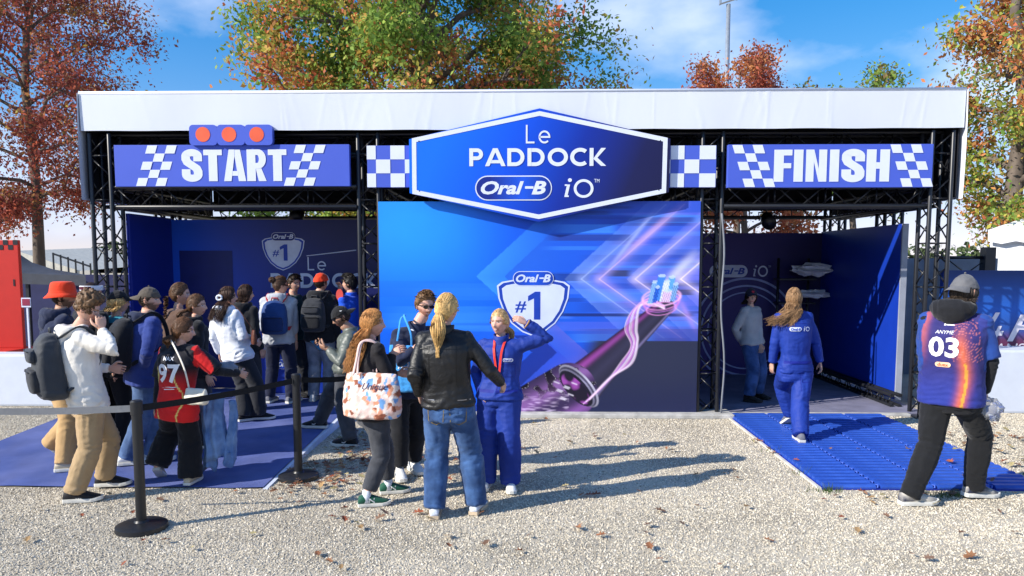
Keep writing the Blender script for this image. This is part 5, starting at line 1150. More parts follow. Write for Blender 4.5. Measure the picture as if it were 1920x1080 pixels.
    lbones = [(P + UP * .06 * H, P, .09 * H), (Hp[0], Kn[0], .05 * H), (Kn[0], An[0], .04 * H), (Hp[1], Kn[1], .05 * H), (Kn[1], An[1], .04 * H)]
    # --- body: one skin surface
    mb = MB(); secs = []
    for f in (-.18, 0, .3, .55, .8, .93, 1.0): c, a, _ = S_at(f); w, d = wd(f); b_ = sp_ax.cross(a).normalized(); secs.append((c, a * w * .84, b_ * d * .8))
    mb.loft(secs, n=16, e=2.2); nr = (.036 if m_ else .029) * H * (.8 + .2 * g)
    mb.tube([Nk - UP * .03 * H, Nk + UP * .01 * H, Hc - UP * .045 * H - (R @ Vector((0, .012, 0)))], [nr * 1.3, nr, nr * .95], n=14)
    for i in range(2):
        mb.tube([Sh[i], Sh[i].lerp(El[i], .5), El[i], El[i].lerp(Wr[i], .35), Wr[i]], [.026 * H * g, .025 * H * g, .021 * H * g, .022 * H * g, .0155 * H], n=10)
        mb.tube([Hp[i], Kn[i], Kn[i].lerp(An[i], .3), An[i] + UP * .02, An[i] - UP * .03], [.042 * H * g, .03 * H, .03 * H, .021 * H, .02 * H], n=10)
    V, Nn, Fq = remesh(mb, .019, 5); bmb = MB(); bmb.v = [tuple(v) for v in V]; bmb.f = face_arr(Fq)
    HP = head_shape(HD, sex); HPw = np.array(Hc) + (HP * hs_) @ np.array(R).T; hc_ = head_paint(HP, HD, skin, sp.get('brow', (.08, .05, .03)), sp.get('smile', False), sp.get('beard'), sex)
    n_b = len(bmb.v); bmb.c = [skin] * n_b
    o0 = len(bmb.v); bmb.v.extend(map(tuple, HPw)); bmb.c.extend(map(tuple, hc_)); bmb.f.extend([tuple(i + o0 for i in f) for f in HF])
    for s_ in (-1, 1):
        e0 = len(bmb.v); bmb.ball(Hc + R @ (Vector((s_ * .0745, -.008, -.006)) * hs_), (.009 * hs_, .019 * hs_, .031 * hs_), n=10, m=8, R=R @ Matrix.Rotation(s_ * .35, 3, 'Z')); bmb.c[e0:] = [(skin[0] * .95, skin[1] * .85, skin[2] * .8)] * (len(bmb.v) - e0)
    for i in range(2):
        h0 = len(bmb.v); dr = sp.get(('lhd', 'rhd')[i]); fd = (Wr[i] - El[i]).normalized(); dv = Vector(dr) if dr else (fd + UP * -.15).normalized(); pn = sp.get(('lpn', 'rpn')[i]); pn = Vector(pn) if pn else (sd * (1, -1)[i] + fwd * .25)
        hand(bmb, Wr[i], dv, pn, H / 1.75 * (1.0 if m_ else .92), sp.get('curl', (.35, .35))[i], skin, i == 0); bmb.c[h0:] = [tuple(c * .97 for c in skin)] * (len(bmb.v) - h0)
    bmb.build('body', skin_m, root, smooth=True, color=True)
    info = dict(root=root, P=P, Nk=Nk, Hc=Hc, R=R, Sh=Sh, El=El, Wr=Wr, Hp=Hp, Kn=Kn, An=An, fwd=fwd, sd=sd, H=H, hs=hs_, Y0=Y0, ax=sp_ax, feet=feet)
    # --- top
    for ti, tp in enumerate(sp['tops']):
        lo = tp.get('loose', 1.12); hem = tp.get('hem', -.12); mb = MB(); secs = []; up_ = tp.get('top', .985)
        fr_ = [hem, hem + .05] + [f for f in (0, .15, .3, .45, .6, .75, .85, .92) if f > hem + .08] + [up_]
        for f in fr_:
            c, a, _ = S_at(f); w, d = wd(f); b_ = sp_ax.cross(a).normalized(); k = lo * (1 + tp.get('flare', .0) * max(0, .5 - f)) if f < .9 else 1 + (lo - 1) * .4
            if tp.get('rib') and f == hem: k *= .9
            if tp.get('straight') and f < .8: w = max(w, wd(.8)[0] * tp['straight'])
            secs.append((c, a * (w * k), b_ * (d * k)))
        mb.loft(secs, n=22, e=2.3); sl_ = tp.get('sleeve', 1.0); so = tp.get('sloose', lo)
        for i in range(2):
            if sl_ <= 0: continue
            r0, r1, r2 = .030 * H * g * so, .0255 * H * g * so, .0205 * H * so
            if sl_ < .5: pts = [Sh[i] - sd * (.02 * (-1, 1)[i]), Sh[i].lerp(El[i], .5), Sh[i].lerp(El[i], sl_ * 2)]; rd = [r0 * 1.02, r0 * 1.0, r0 * 1.02]
            else:
                tt = (sl_ - .5) * 2; w_ = El[i].lerp(Wr[i], tt * .97); pts = [Sh[i] - sd * (.02 * (-1, 1)[i]), Sh[i].lerp(El[i], .5), El[i], El[i].lerp(w_, .5), w_]; rd = [r0 * 1.02, r0 * .97, r1 * 1.02, (r1 + r2) / 2 * 1.03, r2 * (.86 if tp.get('rib') else 1)]
            mb.tube(pts, rd, n=14); mb.ball(Sh[i], .0325 * H * (.6 + .4 * g) * (1 + (so - 1) * .6), n=14, m=10)
            mb.tube([Nk - UP * .022 * H, Sh[i] + UP * .004 * H], [.035 * H * (1 + (lo - 1) * .5), .029 * H * so], n=12)
        V, Nn, Fq = remesh(mb, vox, 4); V, idx, par = wrinkle(V, Nn, bones, tp.get('amp', .012), seed + ti * 9, tp.get('cross', 1.0), H)
        col = None; m2 = tp['mat']
        if 'paint' in tp:
            rel = V - np.array(P); sp_l = (Nk - P).length; col = tp['paint'](dict(s=rel @ np.array(sd) / H, f=rel @ np.array(sp_ax) / sp_l, b=rel @ np.array(fwd) / H, idx=idx, par=par, V=V)); m2 = tp.get('mat') or CLOTH
        cl = cloth_obj(tp.get('name', 'shirt'), V, Fq, m2, root, color=col); info['topV'], info['topF'], info['top'] = V, Fq, cl
        if tp.get('hood'):
            hb = MB(); c0 = Nk + UP * (.004 + tp.get('hoodup', 0)) * H - fwd * .016 * H; hk = tp['hood'] if isinstance(tp['hood'], (int, float)) else 1.0; n = 18
            pts = []; rads = []
            for i in range(n + 1):
                a = math.radians(-150 + 300 * i / n); bk = math.cos(a); pts.append(c0 - fwd * (bk * .052 * H) + sd * (math.sin(a) * .062 * H) + UP * (.012 * H * (-bk) * 1.0 + .004 * H)); rads.append(((.021 + .021 * max(0, bk)) * H * hk, (.017 + .012 * max(0, bk)) * H * hk))
            hb.tube(pts, rads, n=12); hq = tp.get('hoodball', 1.0) * hk; hb.ball(c0 - fwd * .058 * H - UP * .045 * H * hq, (.062 * H * hq, .03 * H * hq, .05 * H * hq), n=14, m=10, R=Matrix.Rotation(-math.radians(byaw), 3, 'Z'))
            V2, N2, F2 = remesh(hb, .009, 5); V2, _, _ = wrinkle(V2, N2, [(c0 - sd * .1, c0 + sd * .1, .03)], .012, seed + 3); cloth_obj('hood', V2, F2, tp.get('hoodmat') or tp['mat'], cl, color=(np.tile(np.array(tp['hoodcol']), (len(V2), 1)) if 'hoodcol' in tp else None))
        if tp.get('collar'):
            hb = MB(); n = 22; rs = []; k = tp['collar']
            for j, (rr, zz) in enumerate([(1.22, -.012), (1.16, .012), (1.2, .03), (1.0, .03), (1.0, -.012)]):
                rs.append([Nk + UP * (zz * H * k) + sd * math.sin(2 * PI * i / n) * (.036 * H * rr * (1.1 if m_ else 1)) + fwd * (math.cos(2 * PI * i / n) * .038 * H * rr * 1.05 + (.006 * H)) - UP * (.012 * H * max(0, math.cos(2 * PI * i / n))) for i in range(n)])
            hb.rings(rs, cap=False); hb.build('collar', tp.get('collarmat') or tp['mat'], cl, smooth=True)
    # --- trousers
    bt = sp['bottom']; f1, f2, f3 = bt.get('fit', (1.08, 1.2, 1.3)); mb = MB(); secs = []; wz = bt.get('waist', .13)
    for f in (-.17, -.08, 0, .08, wz):
        c, a, _ = S_at(f); w, d = wd(f); b_ = sp_ax.cross(a).normalized(); secs.append((c, a * w * 1.03 * (f1 * .3 + .7), b_ * d * 1.06 * (f1 * .3 + .7)))
    mb.loft(secs, n=20, e=2.3)
    for i in range(2):
        hz_ = (bt.get('hem', .03) + .012) * H; sh_d = (An[i] - Kn[i]); ea = An[i] + sh_d.normalized() * (.05 * H - hz_) if hz_ < .05 * H else An[i] - sh_d.normalized() * (hz_ - .05 * H)
        mb.tube([Hp[i] + UP * .03 * H, Hp[i] - UP * .02 * H, Hp[i].lerp(Kn[i], .4), Hp[i].lerp(Kn[i], .75), Kn[i], Kn[i].lerp(ea, .3), Kn[i].lerp(ea, .65), ea],
                [.054 * H * g * f1, .058 * H * g * f1, .053 * H * g * f1, .045 * H * g * (f1 + f2) / 2, .039 * H * g * f2, .0385 * H * g * (f2 * .7 + f3 * .3), .033 * H * (f2 * .35 + f3 * .65), .029 * H * f3], n=16)
    V, Nn, Fq = remesh(mb, vox, 4); V, idx, par = wrinkle(V, Nn, lbones, bt.get('amp', .011), seed + 77, bt.get('cross', 1.0), H); info['botV'], info['botF'] = V, Fq
    tr = cloth_obj(bt.get('name', 'trousers'), V, Fq, bt['mat'], root); info['bot'] = tr
    # --- shoes
    sh = sp['shoes']
    for i in range(2):
        p, yw, pt = feet[i]; a = Vector((An[i].x, An[i].y, p.z + .008)); shoe(root, a, yw, pt, (.168 if m_ else .16) * H * sh.get('k', 1), sh['mat'], sh['sole'], sh.get('mark'), sh.get('tall', 1.0))
        if sh.get('sock'): mb = MB(); mb.tube([An[i] - UP * .04, An[i] + UP * .035 * H], [.024 * H, .022 * H], n=12); mb.build('sock', sh['sock'], root, smooth=True)
    lo_ = max([t_.get('loose', 1.12) for t_ in sp['tops']])
    def push(p, rg):
        f = (p - P).dot(sp_ax) / (Nk - P).length
        if f > 1.08: return p
        c = P + sp_ax * ((Nk - P).length * f); v = p - c; a, b_ = v.dot(sd), v.dot(fwd); w, d_ = wd(min(f, .9)); w *= lo_ * .98; d_ = d_ * lo_ * 1.08 + .008
        k = math.hypot(a / w, b_ / d_)
        if k >= 1: return p
        if abs(a) < w * .8: nb = -d_ * math.sqrt(max(.05, 1 - (a / w) ** 2)) if b_ < .35 * d_ else d_ * math.sqrt(max(.05, 1 - (a / w) ** 2)); return p + fwd * (nb - b_ + rg.uniform(-.008, .004))
        return c + v * (1 / max(k, .2))
    if sp.get('hair') and sp.get('hat'): sp['hair']['hat'] = 1; sp['hair']['thick'] = min(.008, sp['hair'].get('thick', .006))
    if sp.get('hair'): build_hair(root, Hc, R, hs_, sp['hair'], int(seed * 10), -fwd, push)
    hat = sp.get('hat')
    if hat: build_hat(root, Hc, R, hs_, hat)
    if sp.get('glasses'):
        gm_ = mat('dark_glass', S(14, 14, 18), rough=.12, spec=.6, var=0); mb = MB(); q = lambda v: Hc + R @ (Vector(v) * hs_)
        go_ = None
        for s_ in (-1, 1):
            mb = MB(); rs = []
            for k, yy in ((1, .093), (1, .099)): rs.append([q((s_ * .031 + .024 * math.cos(t), yy - .12 * abs(.031 * s_ + .024 * math.cos(t)) ** 1.3, .004 + .0185 * math.sin(t) * (1 if math.sin(t) < 0 else .85))) for t in np.linspace(0, 2 * PI, 16, endpoint=False)])
            mb.rings(rs); l_ = mb.build('sunglasses', gm_, go_ or root, fix=True) if go_ is None else mb.build('lens', gm_, go_, fix=True); go_ = go_ or l_
            mb = MB(); mb.tube([q((s_ * .055, .085, .012)), q((s_ * .074, .06, .012)), q((s_ * .08, -.005, .008))], .0035, n=6); mb.build('temple', gm_, go_)
        mb = MB(); mb.tube([q((-.012, .099, .01)), q((0, .102, .013)), q((.012, .099, .01))], .003, n=6); mb.build('bridge', gm_, go_)
    PEOPLE[key] = info; return info
def build_hat(root, Hc, R, s, h):
    kind = h['kind']; m = h['mat']; q = lambda v: Hc + R @ (Vector(v) * s)
    if kind == 'bucket':
        rs = []; n = 28
        for r_, z in ((.02, .142), (.07, .139), (.09, .128), (.098, .1), (.104, .06), (.107, .04), (.125, .022), (.15, -.004), (.148, -.008), (.12, .016), (.1, .034)):
            rs.append([q((r_ * math.cos(t) * .93 * (1 + .02 * math.sin(3 * t)), r_ * math.sin(t) * 1.06 - .004, z + (.006 * math.sin(2 * t + 1) if r_ > .12 else 0))) for t in np.linspace(0, 2 * PI, n, endpoint=False)])
        mb = MB(); mb.rings(rs); o = mb.build('bucket_hat', m, root, smooth=True)
        mb = MB(); mb.rings([[q((r_ * math.cos(t) * .93, r_ * math.sin(t) * 1.06 - .004, z)) for t in np.linspace(0, 2 * PI, n, endpoint=False)] for r_, z in ((.1055, .046), (.1085, .042), (.1085, .036))], cap=False); mb.build('seam', m, o)
        return
    P = head_shape(HD, 'f'); n_ = P / np.linalg.norm(P, axis=1)[:, None]; zl = h.get('line', .34); back = -1 if h.get('back') else 1
    ln = HD[:, 2] - (zl + h.get('slope', .1) * HD[:, 1] * back)
    if kind == 'visor':
        mb = MB(); rs = []; n = 40
        for k, z in ((1.08, .04), (1.12, .045), (1.12, .085), (1.07, .09)): rs.append([q((.076 * k * math.cos(t), .097 * k * math.sin(t), z - .03 * 0)) for t in np.linspace(0, 2 * PI, n, endpoint=False)])
        mb.rings(rs, cap=False); mb.build('visor_band', m, root, smooth=True); 
        mb = MB(); rs = [[q((.076 * 1.135 * math.cos(t), .097 * 1.135 * math.sin(t), z)) for t in np.linspace(PI * 1.1, PI * 1.9, 20)] for z in (.052, .08)]; mb.add(rs[0] + rs[1], [(i, i + 1, i + 21, i + 20) for i in range(19)]); mb.build('visor_patch', h['patch'], root)
        return
    th = .0105 + .005 * (1 - np.abs(HD[:, 2])) + .0035 * noise3(P * 42) if kind == 'cap' else .02 + .006 * noise3(P * 30)
    Q = P + n_ * (th * sstep(-.06, .06, ln + .06))[:, None]; keep = ln > -.07; wv = np.array(Hc) + (Q * s) @ np.array(R).T
    ids = -np.ones(len(P), int); ki = np.nonzero(keep)[0]; ids[ki] = np.arange(len(ki)); mb = MB(); mb.add([Vector(v) for v in wv[ki]], [tuple(int(ids[i]) for i in f) for f in HF if all(keep[i] for i in f)])
    o = mb.build('cap' if kind == 'cap' else 'beanie', m, root, smooth=True)
    if kind == 'cap':
        mb = MB(); n = 17; z0 = .114 * (zl + h.get('slope', .1)); A, B, A2, B2 = [], [], [], []
        for i in range(n):
            t = math.radians(-62 + 124 * i / (n - 1)); a = Vector((.078 * math.sin(t), back * .1 * math.cos(t), z0 - .002)); L = .072 * math.cos(t * 1.0) ** .55 if abs(t) < 1.05 else .02
            b = a + Vector((.01 * math.sin(t), back * (L + .004), -.018 + .012 * 0 - .03 * math.sin(t) ** 2)); A.append(q(a)); B.append(q(b)); A2.append(q(a + Vector((0, 0, .008)))); B2.append(q(b + Vector((0, 0, .005))))
        mb.add(A + B + A2 + B2, [(i, i + 1, n + i + 1, n + i) for i in range(n - 1)] + [(2 * n + i, 3 * n + i, 3 * n + i + 1, 2 * n + i + 1) for i in range(n - 1)] + [(n + i, n + i + 1, 3 * n + i + 1, 3 * n + i) for i in range(n - 1)])
        mb.build('brim', h.get('brimmat') or m, o, smooth=True, fix=True)
        mb = MB(); mb.ball(q((0, 0, .132)), .008 * s, n=8, m=6); mb.build('button', m, o, smooth=True)
        if h.get('patch'): mb = MB(); rr = h['patch'][1]; c = q((h['patch'][2] * .07, back * -.0 + h['patch'][3] * .1, .062)); nrm = (c - Hc).normalized(); u_ = nrm.orthogonal().normalized(); v2 = nrm.cross(u_); mb.add([c + nrm * .018 + (u_ * math.cos(t) + v2 * math.sin(t)) * rr for t in np.linspace(0, 2 * PI, 14, endpoint=False)], [tuple(range(14))]); mb.build('patch', h['patch'][0], o)
# ---- bags ----------------------------------------------------------------------------
def backpack(I, label, size, m, m2, drop=.0, group=None, strap=None, col3=None, shift=0.0, tall_pocket=True):
    """I person info; size w,d,h in metres"""
    w, d, h = size; H = I['H']; fwd, sd, ax = I['fwd'], I['sd'], I['ax']; bk = -fwd; c = I['P'].lerp(I['Nk'], .58) + bk * (.075 * H + d * .5) - UP * drop + sd * shift
    o = empty('backpack', c - UP * h / 2, label, 'backpack', group); mb = MB(); secs = []
    for f, kw, kd in ((-.5, .55, .55), (-.47, .86, .85), (-.4, 1, 1), (-.1, 1.02, 1.05), (.2, .97, .92), (.36, .86, .74), (.46, .66, .5), (.5, .35, .28)): secs.append((c + ax * (f * h) + bk * (-(1 - kd) * d * .25), sd * (w / 2 * kw), bk * (d / 2 * kd)))
    mb.loft(secs, n=24, e=3.2); V, Nn, Fq = remesh(mb, .012, 3); V, _, _ = wrinkle(V, Nn, [(c - ax * h / 2, c + ax * h / 2, .1)], .009, h * 31 + w); bo = cloth_obj('main_bag', V, Fq, m, o)
    for f, hh, kw, kd in ((-.2, .36, .82, .42), (.17, .2, .74, .3)) if tall_pocket else ((-.18, .44, .8, .34),):
        mb = MB(); cc = c + bk * (d * .5) + ax * (f * h); mb.loft([(cc + ax * (t * h * hh), sd * (w / 2 * kw * k), bk * (d * kd * .5 * k)) for t, k in ((-.5, .7), (-.42, .98), (0, 1.04), (.42, .96), (.5, .7))], n=18, e=3.0); V, Nn, Fq = remesh(mb, .01, 3); V, _, _ = wrinkle(V, Nn, [(cc - ax * .1, cc + ax * .1, .1)], .006, f * 10); po = cloth_obj('pocket', V, Fq, m2 if f < 0 else m, o)
        mb = MB(); z_ = cc + ax * (h * hh * .4) + bk * (d * kd * .56); mb.tube([z_ - sd * w * .34 - bk * .012, z_, z_ + sd * w * .34 - bk * .012], .0045, n=6); mb.build('zip', col3 or mat('zip_black', S(18, 18, 20), rough=.4), po)
    mb = MB(); tpc = c + ax * (h * .5) - bk * d * .2; mb.tube([tpc - sd * .045, tpc - sd * .035 + ax * .035, tpc + sd * .035 + ax * .035, tpc + sd * .045], .008, n=8); mb.build('handle', strap or m, o, smooth=True)
    for s_ in (-1, 1):
        S0 = I['Sh'][0 if s_ < 0 else 1].lerp(I['Nk'], .38); mb = MB(); r_ = .045 * H
        pts = [c + ax * h * .42 + sd * (s_ * w * .22) - bk * d * .42, S0 + bk * r_ * 1.25 + UP * .018 * H, S0 + UP * .047 * H, S0 + fwd * r_ * 1.15 + UP * .02 * H, S0 + fwd * r_ * 1.75 - UP * .06 * H + sd * s_ * .012, S0 + fwd * r_ * 1.55 - UP * .13 * H + sd * s_ * .03, I['P'].lerp(I['Nk'], .42) + sd * (s_ * .098 * H) + fwd * .02, c - ax * h * .36 + sd * (s_ * w * .46) - bk * d * .42]
        mb.tube(smooth_pts(pts, 4), (.026, .007), n=8, up=sd) if False else mb.tube(smooth_pts(pts, 4), [(.010, .028)] * (4 * (len(pts) - 1) + 1), n=8, up=UP); mb.build('strap', strap or m, o, smooth=True)
    return o, c
def smooth_pts(pts, k=4):
    P = np.array([tuple(p) for p in pts], float); n = len(P); out = []
    for i in range(n - 1):
        p0, p1, p2, p3 = P[max(i - 1, 0)], P[i], P[i + 1], P[min(i + 2, n - 1)]
        for j in range(k): t = j / k; out.append(Vector(.5 * (2 * p1 + (p2 - p0) * t + (2 * p0 - 5 * p1 + 4 * p2 - p3) * t * t + (3 * p1 - 3 * p2 + p3 - p0) * t ** 3)))
    out.append(Vector(P[-1])); return out
def tote(label, c, w, h, d, yaw, m, straps, sm_, paint=None, sag=.03, lettering=None, name='tote_bag'):
    """c centre; straps list of point lists"""
    fw2, sd2 = yawv(yaw), sidev(yaw); o = empty(name, c - UP * h / 2, label, 'bag'); mb = MB(); secs = []
    for f, kw, kd in ((-.5, .8, .5), (-.46, .98, .9), (-.3, 1.05, 1.05), (0, 1.04, .95), (.3, .98, .6), (.5, .93, .3)): secs.append((c + UP * (f * h) - UP * (sag * (1 - abs(f))), sd2 * (w / 2 * kw), fw2 * (d / 2 * kd)))
    mb.loft(secs, n=28, e=2.8); V, Nn, Fq = remesh(mb, .009, 3); V, _, _ = wrinkle(V, Nn, [(c - UP * h, c + UP * h, .1)], .016, w * 57); col = None
    if paint: col = paint((V - np.array(c)) @ np.array(sd2), V[:, 2] - c.z, V)
    b = cloth_obj('bag', V, Fq, m, o, color=col)
    for pts in straps: mb = MB(); sp_ = smooth_pts(pts, 5); mb.tube(sp_, [(.004, .0095)] * len(sp_), n=8, up=fw2); mb.build('strap', sm_, o, smooth=True)
    if lettering: decal('lettering', cent(font_shape(lettering[0], lettering[3], lettering[4]), lettering[1]), V, Fq, c + Vector(lettering[2]), sd2, UP, fw2 * lettering[5], lettering[6], b, off=.004)
    return o

# ================================================================== THE CAST
K = lambda r, g, b: (lin(r), lin(g), lin(b))
whs = mat('sole_white', S(216, 214, 206), rough=.6, var=.12); bks = mat('sole_black', S(26, 26, 28), rough=.6)
sh_black = fab('shoe_black', S(26, 27, 32), rough=.6); sh_white = fab('shoe_white', S(222, 222, 220), rough=.55); sh_tan = fab('shoe_sand', S(196, 184, 160)); sh_grey = fab('shoe_grey', S(110, 112, 122)); sh_green = fab('shoe_green', S(28, 84, 66), rough=.6)
blk = fab('cloth_black', S(28, 29, 34)); blk2 = fab('cloth_charcoal', S(50, 52, 58)); tan_ = fab('cloth_tan', S(170, 144, 108)); tan2 = fab('cloth_sand', S(186, 152, 106)); navyc = fab('cloth_navy', S(32, 40, 66)); navyp = fab('cloth_navy_dark', S(28, 34, 58))
whoo = fab('cloth_cream', S(228, 222, 212)); whh = fab('cloth_white', S(224, 228, 236)); greyh = fab('cloth_grey_marl', S(176, 180, 188)); jean = denim('denim_mid', S(66, 90, 130), S(92, 118, 158)); jeand = denim('denim_dark', S(38, 64, 110), S(62, 92, 146)); jeanl = denim('denim_light', S(120, 150, 192), S(84, 118, 170)); jeang = denim('denim_grey', S(72, 74, 80), S(58, 60, 66)); jeanpale = denim('denim_pale', S(140, 146, 158), S(112, 118, 132))
brown = fab('cloth_brown', S(92, 70, 58)); olive = mat('olive_nylon', S(92, 98, 92), rough=.45, spec=.45, var=.12, vscale=8, bump=.15, bscale=60, fold=.2); leather = mat('black_leather', S(22, 22, 24), rough=.46, spec=.42, var=.2, vscale=20, bump=.25, bscale=70, fold=.2)
over = mat('overall_blue', S(26, 54, 142), rough=.66, spec=.3, var=.1, vscale=6, bump=.2, bscale=120, fold=.25); teal = fab('cloth_teal', S(28, 120, 140)); polo = fab('polo_blue', S(30, 84, 210)); green = fab('cloth_dark_green', S(22, 70, 72)); sweat = fab('sweater_grey', S(160, 162, 166)); bluej = fab('cloth_royal_navy', S(44, 62, 128))
DK, BR, MB_, BL, ST = K(46, 32, 24), K(84, 58, 38), K(62, 42, 28), K(206, 168, 108), K(176, 124, 72)
redhat = fab('hat_red', S(232, 66, 34)); capg = fab('cap_grey_brown', S(86, 78, 70)); capb = fab('cap_black', S(30, 30, 32)); capgrey = fab('cap_grey', S(98, 98, 101), var=.2); capnavy = fab('cap_navy', S(30, 32, 54))
STR3 = (STRIPES, mat('mark_white', S(220, 220, 218), rough=.6), .045)
# 1 white hoodie, grey backpack
I = person('hoodie', 'man with curly brown hair in cream hoodie and tan trousers, hand at face', dict(feet=[(198, 912, 78), (140, 942, 76)], head=(164, 579), yaw=52, hyaw=78, hpitch=22, neck=(146, 622), hips=(166, 752), rh=(190, 618, -.05, (.3, -.6, -.8)), lh=(206, 690, .25), rhd=(-.1, .15, 1), rpn=(-.6, .7, 0), curl=(.5, .7),
    tops=[dict(mat=whoo, loose=1.26, hem=-.14, hood=1.05, rib=1, name='hoodie', amp=.014, straight=.95)], bottom=dict(mat=tan_, fit=(1.1, 1.25, 1.6), amp=.015, hem=.035), shoes=dict(mat=sh_black, sole=whs, mark=STR3), hair=dict(style='curly', col=K(104, 78, 54), thick=.05, line=(.5, .25, .0, -.45)), brow=(.1, .06, .04), girth=1.04))
bpm = fab('backpack_grey', S(58, 61, 66), rough=.6); bpk = fab('backpack_dark', S(44, 46, 50), rough=.6)
backpack(I, 'large dark grey backpack worn by the man in cream hoodie', (.36, .22, .52), bpm, bpk, drop=.02)
# 2 red bucket hat
person('bucket', 'man in red bucket hat and navy hooded top at the left of the queue', dict(gz='c', feet=[(122, 884, 70), (97, 872, 60, 45)], head=(119, 556), yaw=55, hyaw=72, tops=[dict(mat=navyc, loose=1.2, hem=-.12, hood=1.1, name='hoodie')], bottom=dict(mat=tan2, fit=(1.15, 1.3, 1.6)), shoes=dict(mat=sh_tan, sole=whs), hair=dict(style='short', col=DK, thick=.008), hat=dict(kind='bucket', mat=redhat), beard=K(50, 34, 26), rh=(160, 690, .1), skin='tan'))
# 3 visor
person('visor', 'person with white and maroon headband standing behind the curly haired man', dict(gz='c', feet=[(158, 842, 30), (178, 848, 40)], head=(172, 552), yaw=25, hyaw=40, tops=[dict(mat=blk, loose=1.15)], bottom=dict(mat=blk, fit=(1.1, 1.2, 1.4)), shoes=dict(mat=sh_black, sole=bks), hair=dict(style='short', col=DK, thick=.014), hat=dict(kind='visor', mat=fab('visor_white', S(226, 224, 226)), patch=fab('visor_maroon', S(84, 20, 44)))))
# 4 black cap, blond
person('blondcap', 'person in black cap with short blond hair and teal sleeve in the queue', dict(gz='c', sex='f', feet=[(206, 838, 40), (226, 842, 40)], head=(222, 566), yaw=40, hyaw=60, tops=[dict(mat=teal, loose=1.15), dict(mat=blk, loose=1.22, sleeve=0, name='vest', top=.93)], bottom=dict(mat=blk, fit=(1.1, 1.2, 1.3)), shoes=dict(mat=sh_black, sole=whs), hair=dict(style='bob', col=BL, len=.06, n=180), hat=dict(kind='cap', mat=capb)))
# 5 backward cap man
I = person('capman', 'bearded man in grey backward cap and blue navy jacket with jeans in the queue', dict(gz='c', feet=[(286, 866, 75), (239, 872, 70)], head=(280, 562), yaw=48, hyaw=82, tops=[dict(mat=bluej, loose=1.25, hem=-.16, hood=.95, hoodmat=navyc, name='jacket', amp=.016)], bottom=dict(mat=jean, fit=(1.1, 1.25, 1.5)), shoes=dict(mat=sh_white, sole=whs), hair=dict(style='short', col=DK, thick=.006), hat=dict(kind='cap', mat=capg, back=1, line=.26), beard=K(44, 30, 24), rh=(268, 690, -.1), skin='fair'))
backpack(I, 'black backpack worn by the bearded man in backward cap', (.34, .2, .48), blk, blk, drop=.02)
# 6 braid
person('braid', 'young woman with long dark braid and brown top in the queue', dict(gz='c', sex='f', feet=[(326, 834, 45), (350, 836, 60)], head=(338, 552), yaw=40, hyaw=70, tops=[dict(mat=brown, loose=1.12)], bottom=dict(mat=blk2, fit=(1.1, 1.2, 1.4)), shoes=dict(mat=sh_white, sole=whs), hair=dict(style='braid', col=BR, len=.3, tie=-8)))
# 7 black jacket dark hair
person('blackgirl', 'young woman with tied brown hair in black jacket facing right in the queue', dict(gz='c', sex='f', feet=[(386, 838, 70), (368, 842, 60)], head=(369, 573), yaw=55, hyaw=84, tops=[dict(mat=blk, loose=1.28, hood=.9, name='jacket')], bottom=dict(mat=blk2, fit=(1.1, 1.2, 1.4)), shoes=dict(mat=sh_black, sole=whs), hair=dict(style='pony', col=BR, len=.16, tie=-15, n=60)))
# 8 jersey 97
def paint97(q):
    f, s_, b, idx, par = q['f'], q['s'], q['b'], q['idx'], q['par']; c = np.zeros((len(f), 3)) + np.array(K(26, 26, 34)); rd = np.array(K(214, 34, 36))
    t = sstep(.72, .28, f)[:, None]; tor = (idx == 0); c[tor] = (c * (1 - t) + rd * t)[tor]
    arm = (idx == 1) | (idx == 3); st = arm & (np.abs(s_) > .085) & (b > -.03) & (b < .012); c[st] = rd
    c[arm & (par > .86)] = K(24, 24, 30); c[tor & (np.abs(np.abs(s_) - (.078 + .02 * np.sin(f * 9))) < .004) & (f < .75)] = K(230, 210, 120); return c
I = person('j97', 'girl in red and black jersey number 97 with wide black trousers', dict(sex='f', gz='c', feet=[(296, 902, -12, 34), (357, 908, 5)], head=(344, 620), yaw=14, hyaw=62, hpitch=6, hips=(332, 762), lh=(291, 772, -.04), rh=(448, 700, .18, (.6, -.5, -.8)), tops=[dict(mat=blk, loose=1.06, hem=-.05, name='undershirt'), dict(mat=None, loose=1.3, hem=-.2, sleeve=.46, sloose=1.5, name='jersey', paint=paint97, amp=.014)], bottom=dict(mat=fab('wide_black', S(22, 23, 27)), fit=(1.16, 1.5, 2.35), amp=.016, hem=.03), shoes=dict(mat=sh_tan, sole=whs), hair=dict(style='pony', col=K(92, 62, 40), len=.12, tie=-20, n=70, fat=1.2, thick=.016), girth=1.02))
tw = mat('jersey_white', S(232, 232, 236), rough=.7, var=.02); fw, sd = I['fwd'], I['sd']; bc = I['P'].lerp(I['Nk'], .6)
decal('lettering', subdiv(cent(font_shape('97', 0, .03), .21, .16)), I['topV'], I['topF'], bc + UP * -.005, sd, UP, fw, tw, I['top']); decal('lettering', cent(font_shape('MAX', 0, .012), .1), I['topV'], I['topF'], bc + UP * .118, sd, UP, fw, tw, I['top']); decal('lettering', cent(font_shape('Zest Zone', .3), .17), I['topV'], I['topF'], bc - UP * .125, sd, UP, fw, tw, I['top']) if False else decal('lettering', [poly([(-.085, -.004), (.03, .0), (.085, .008), (-.02, .008)]), poly([(-.05, -.02), (.05, -.014), (.04, -.008), (-.06, -.013)])], I['topV'], I['topF'], bc - UP * .125, sd, UP, fw, tw, I['top'])
cw_ = fab('bag_cream', S(226, 218, 198), rough=.6); c = W(368, 742, I['Y0'] - .16)
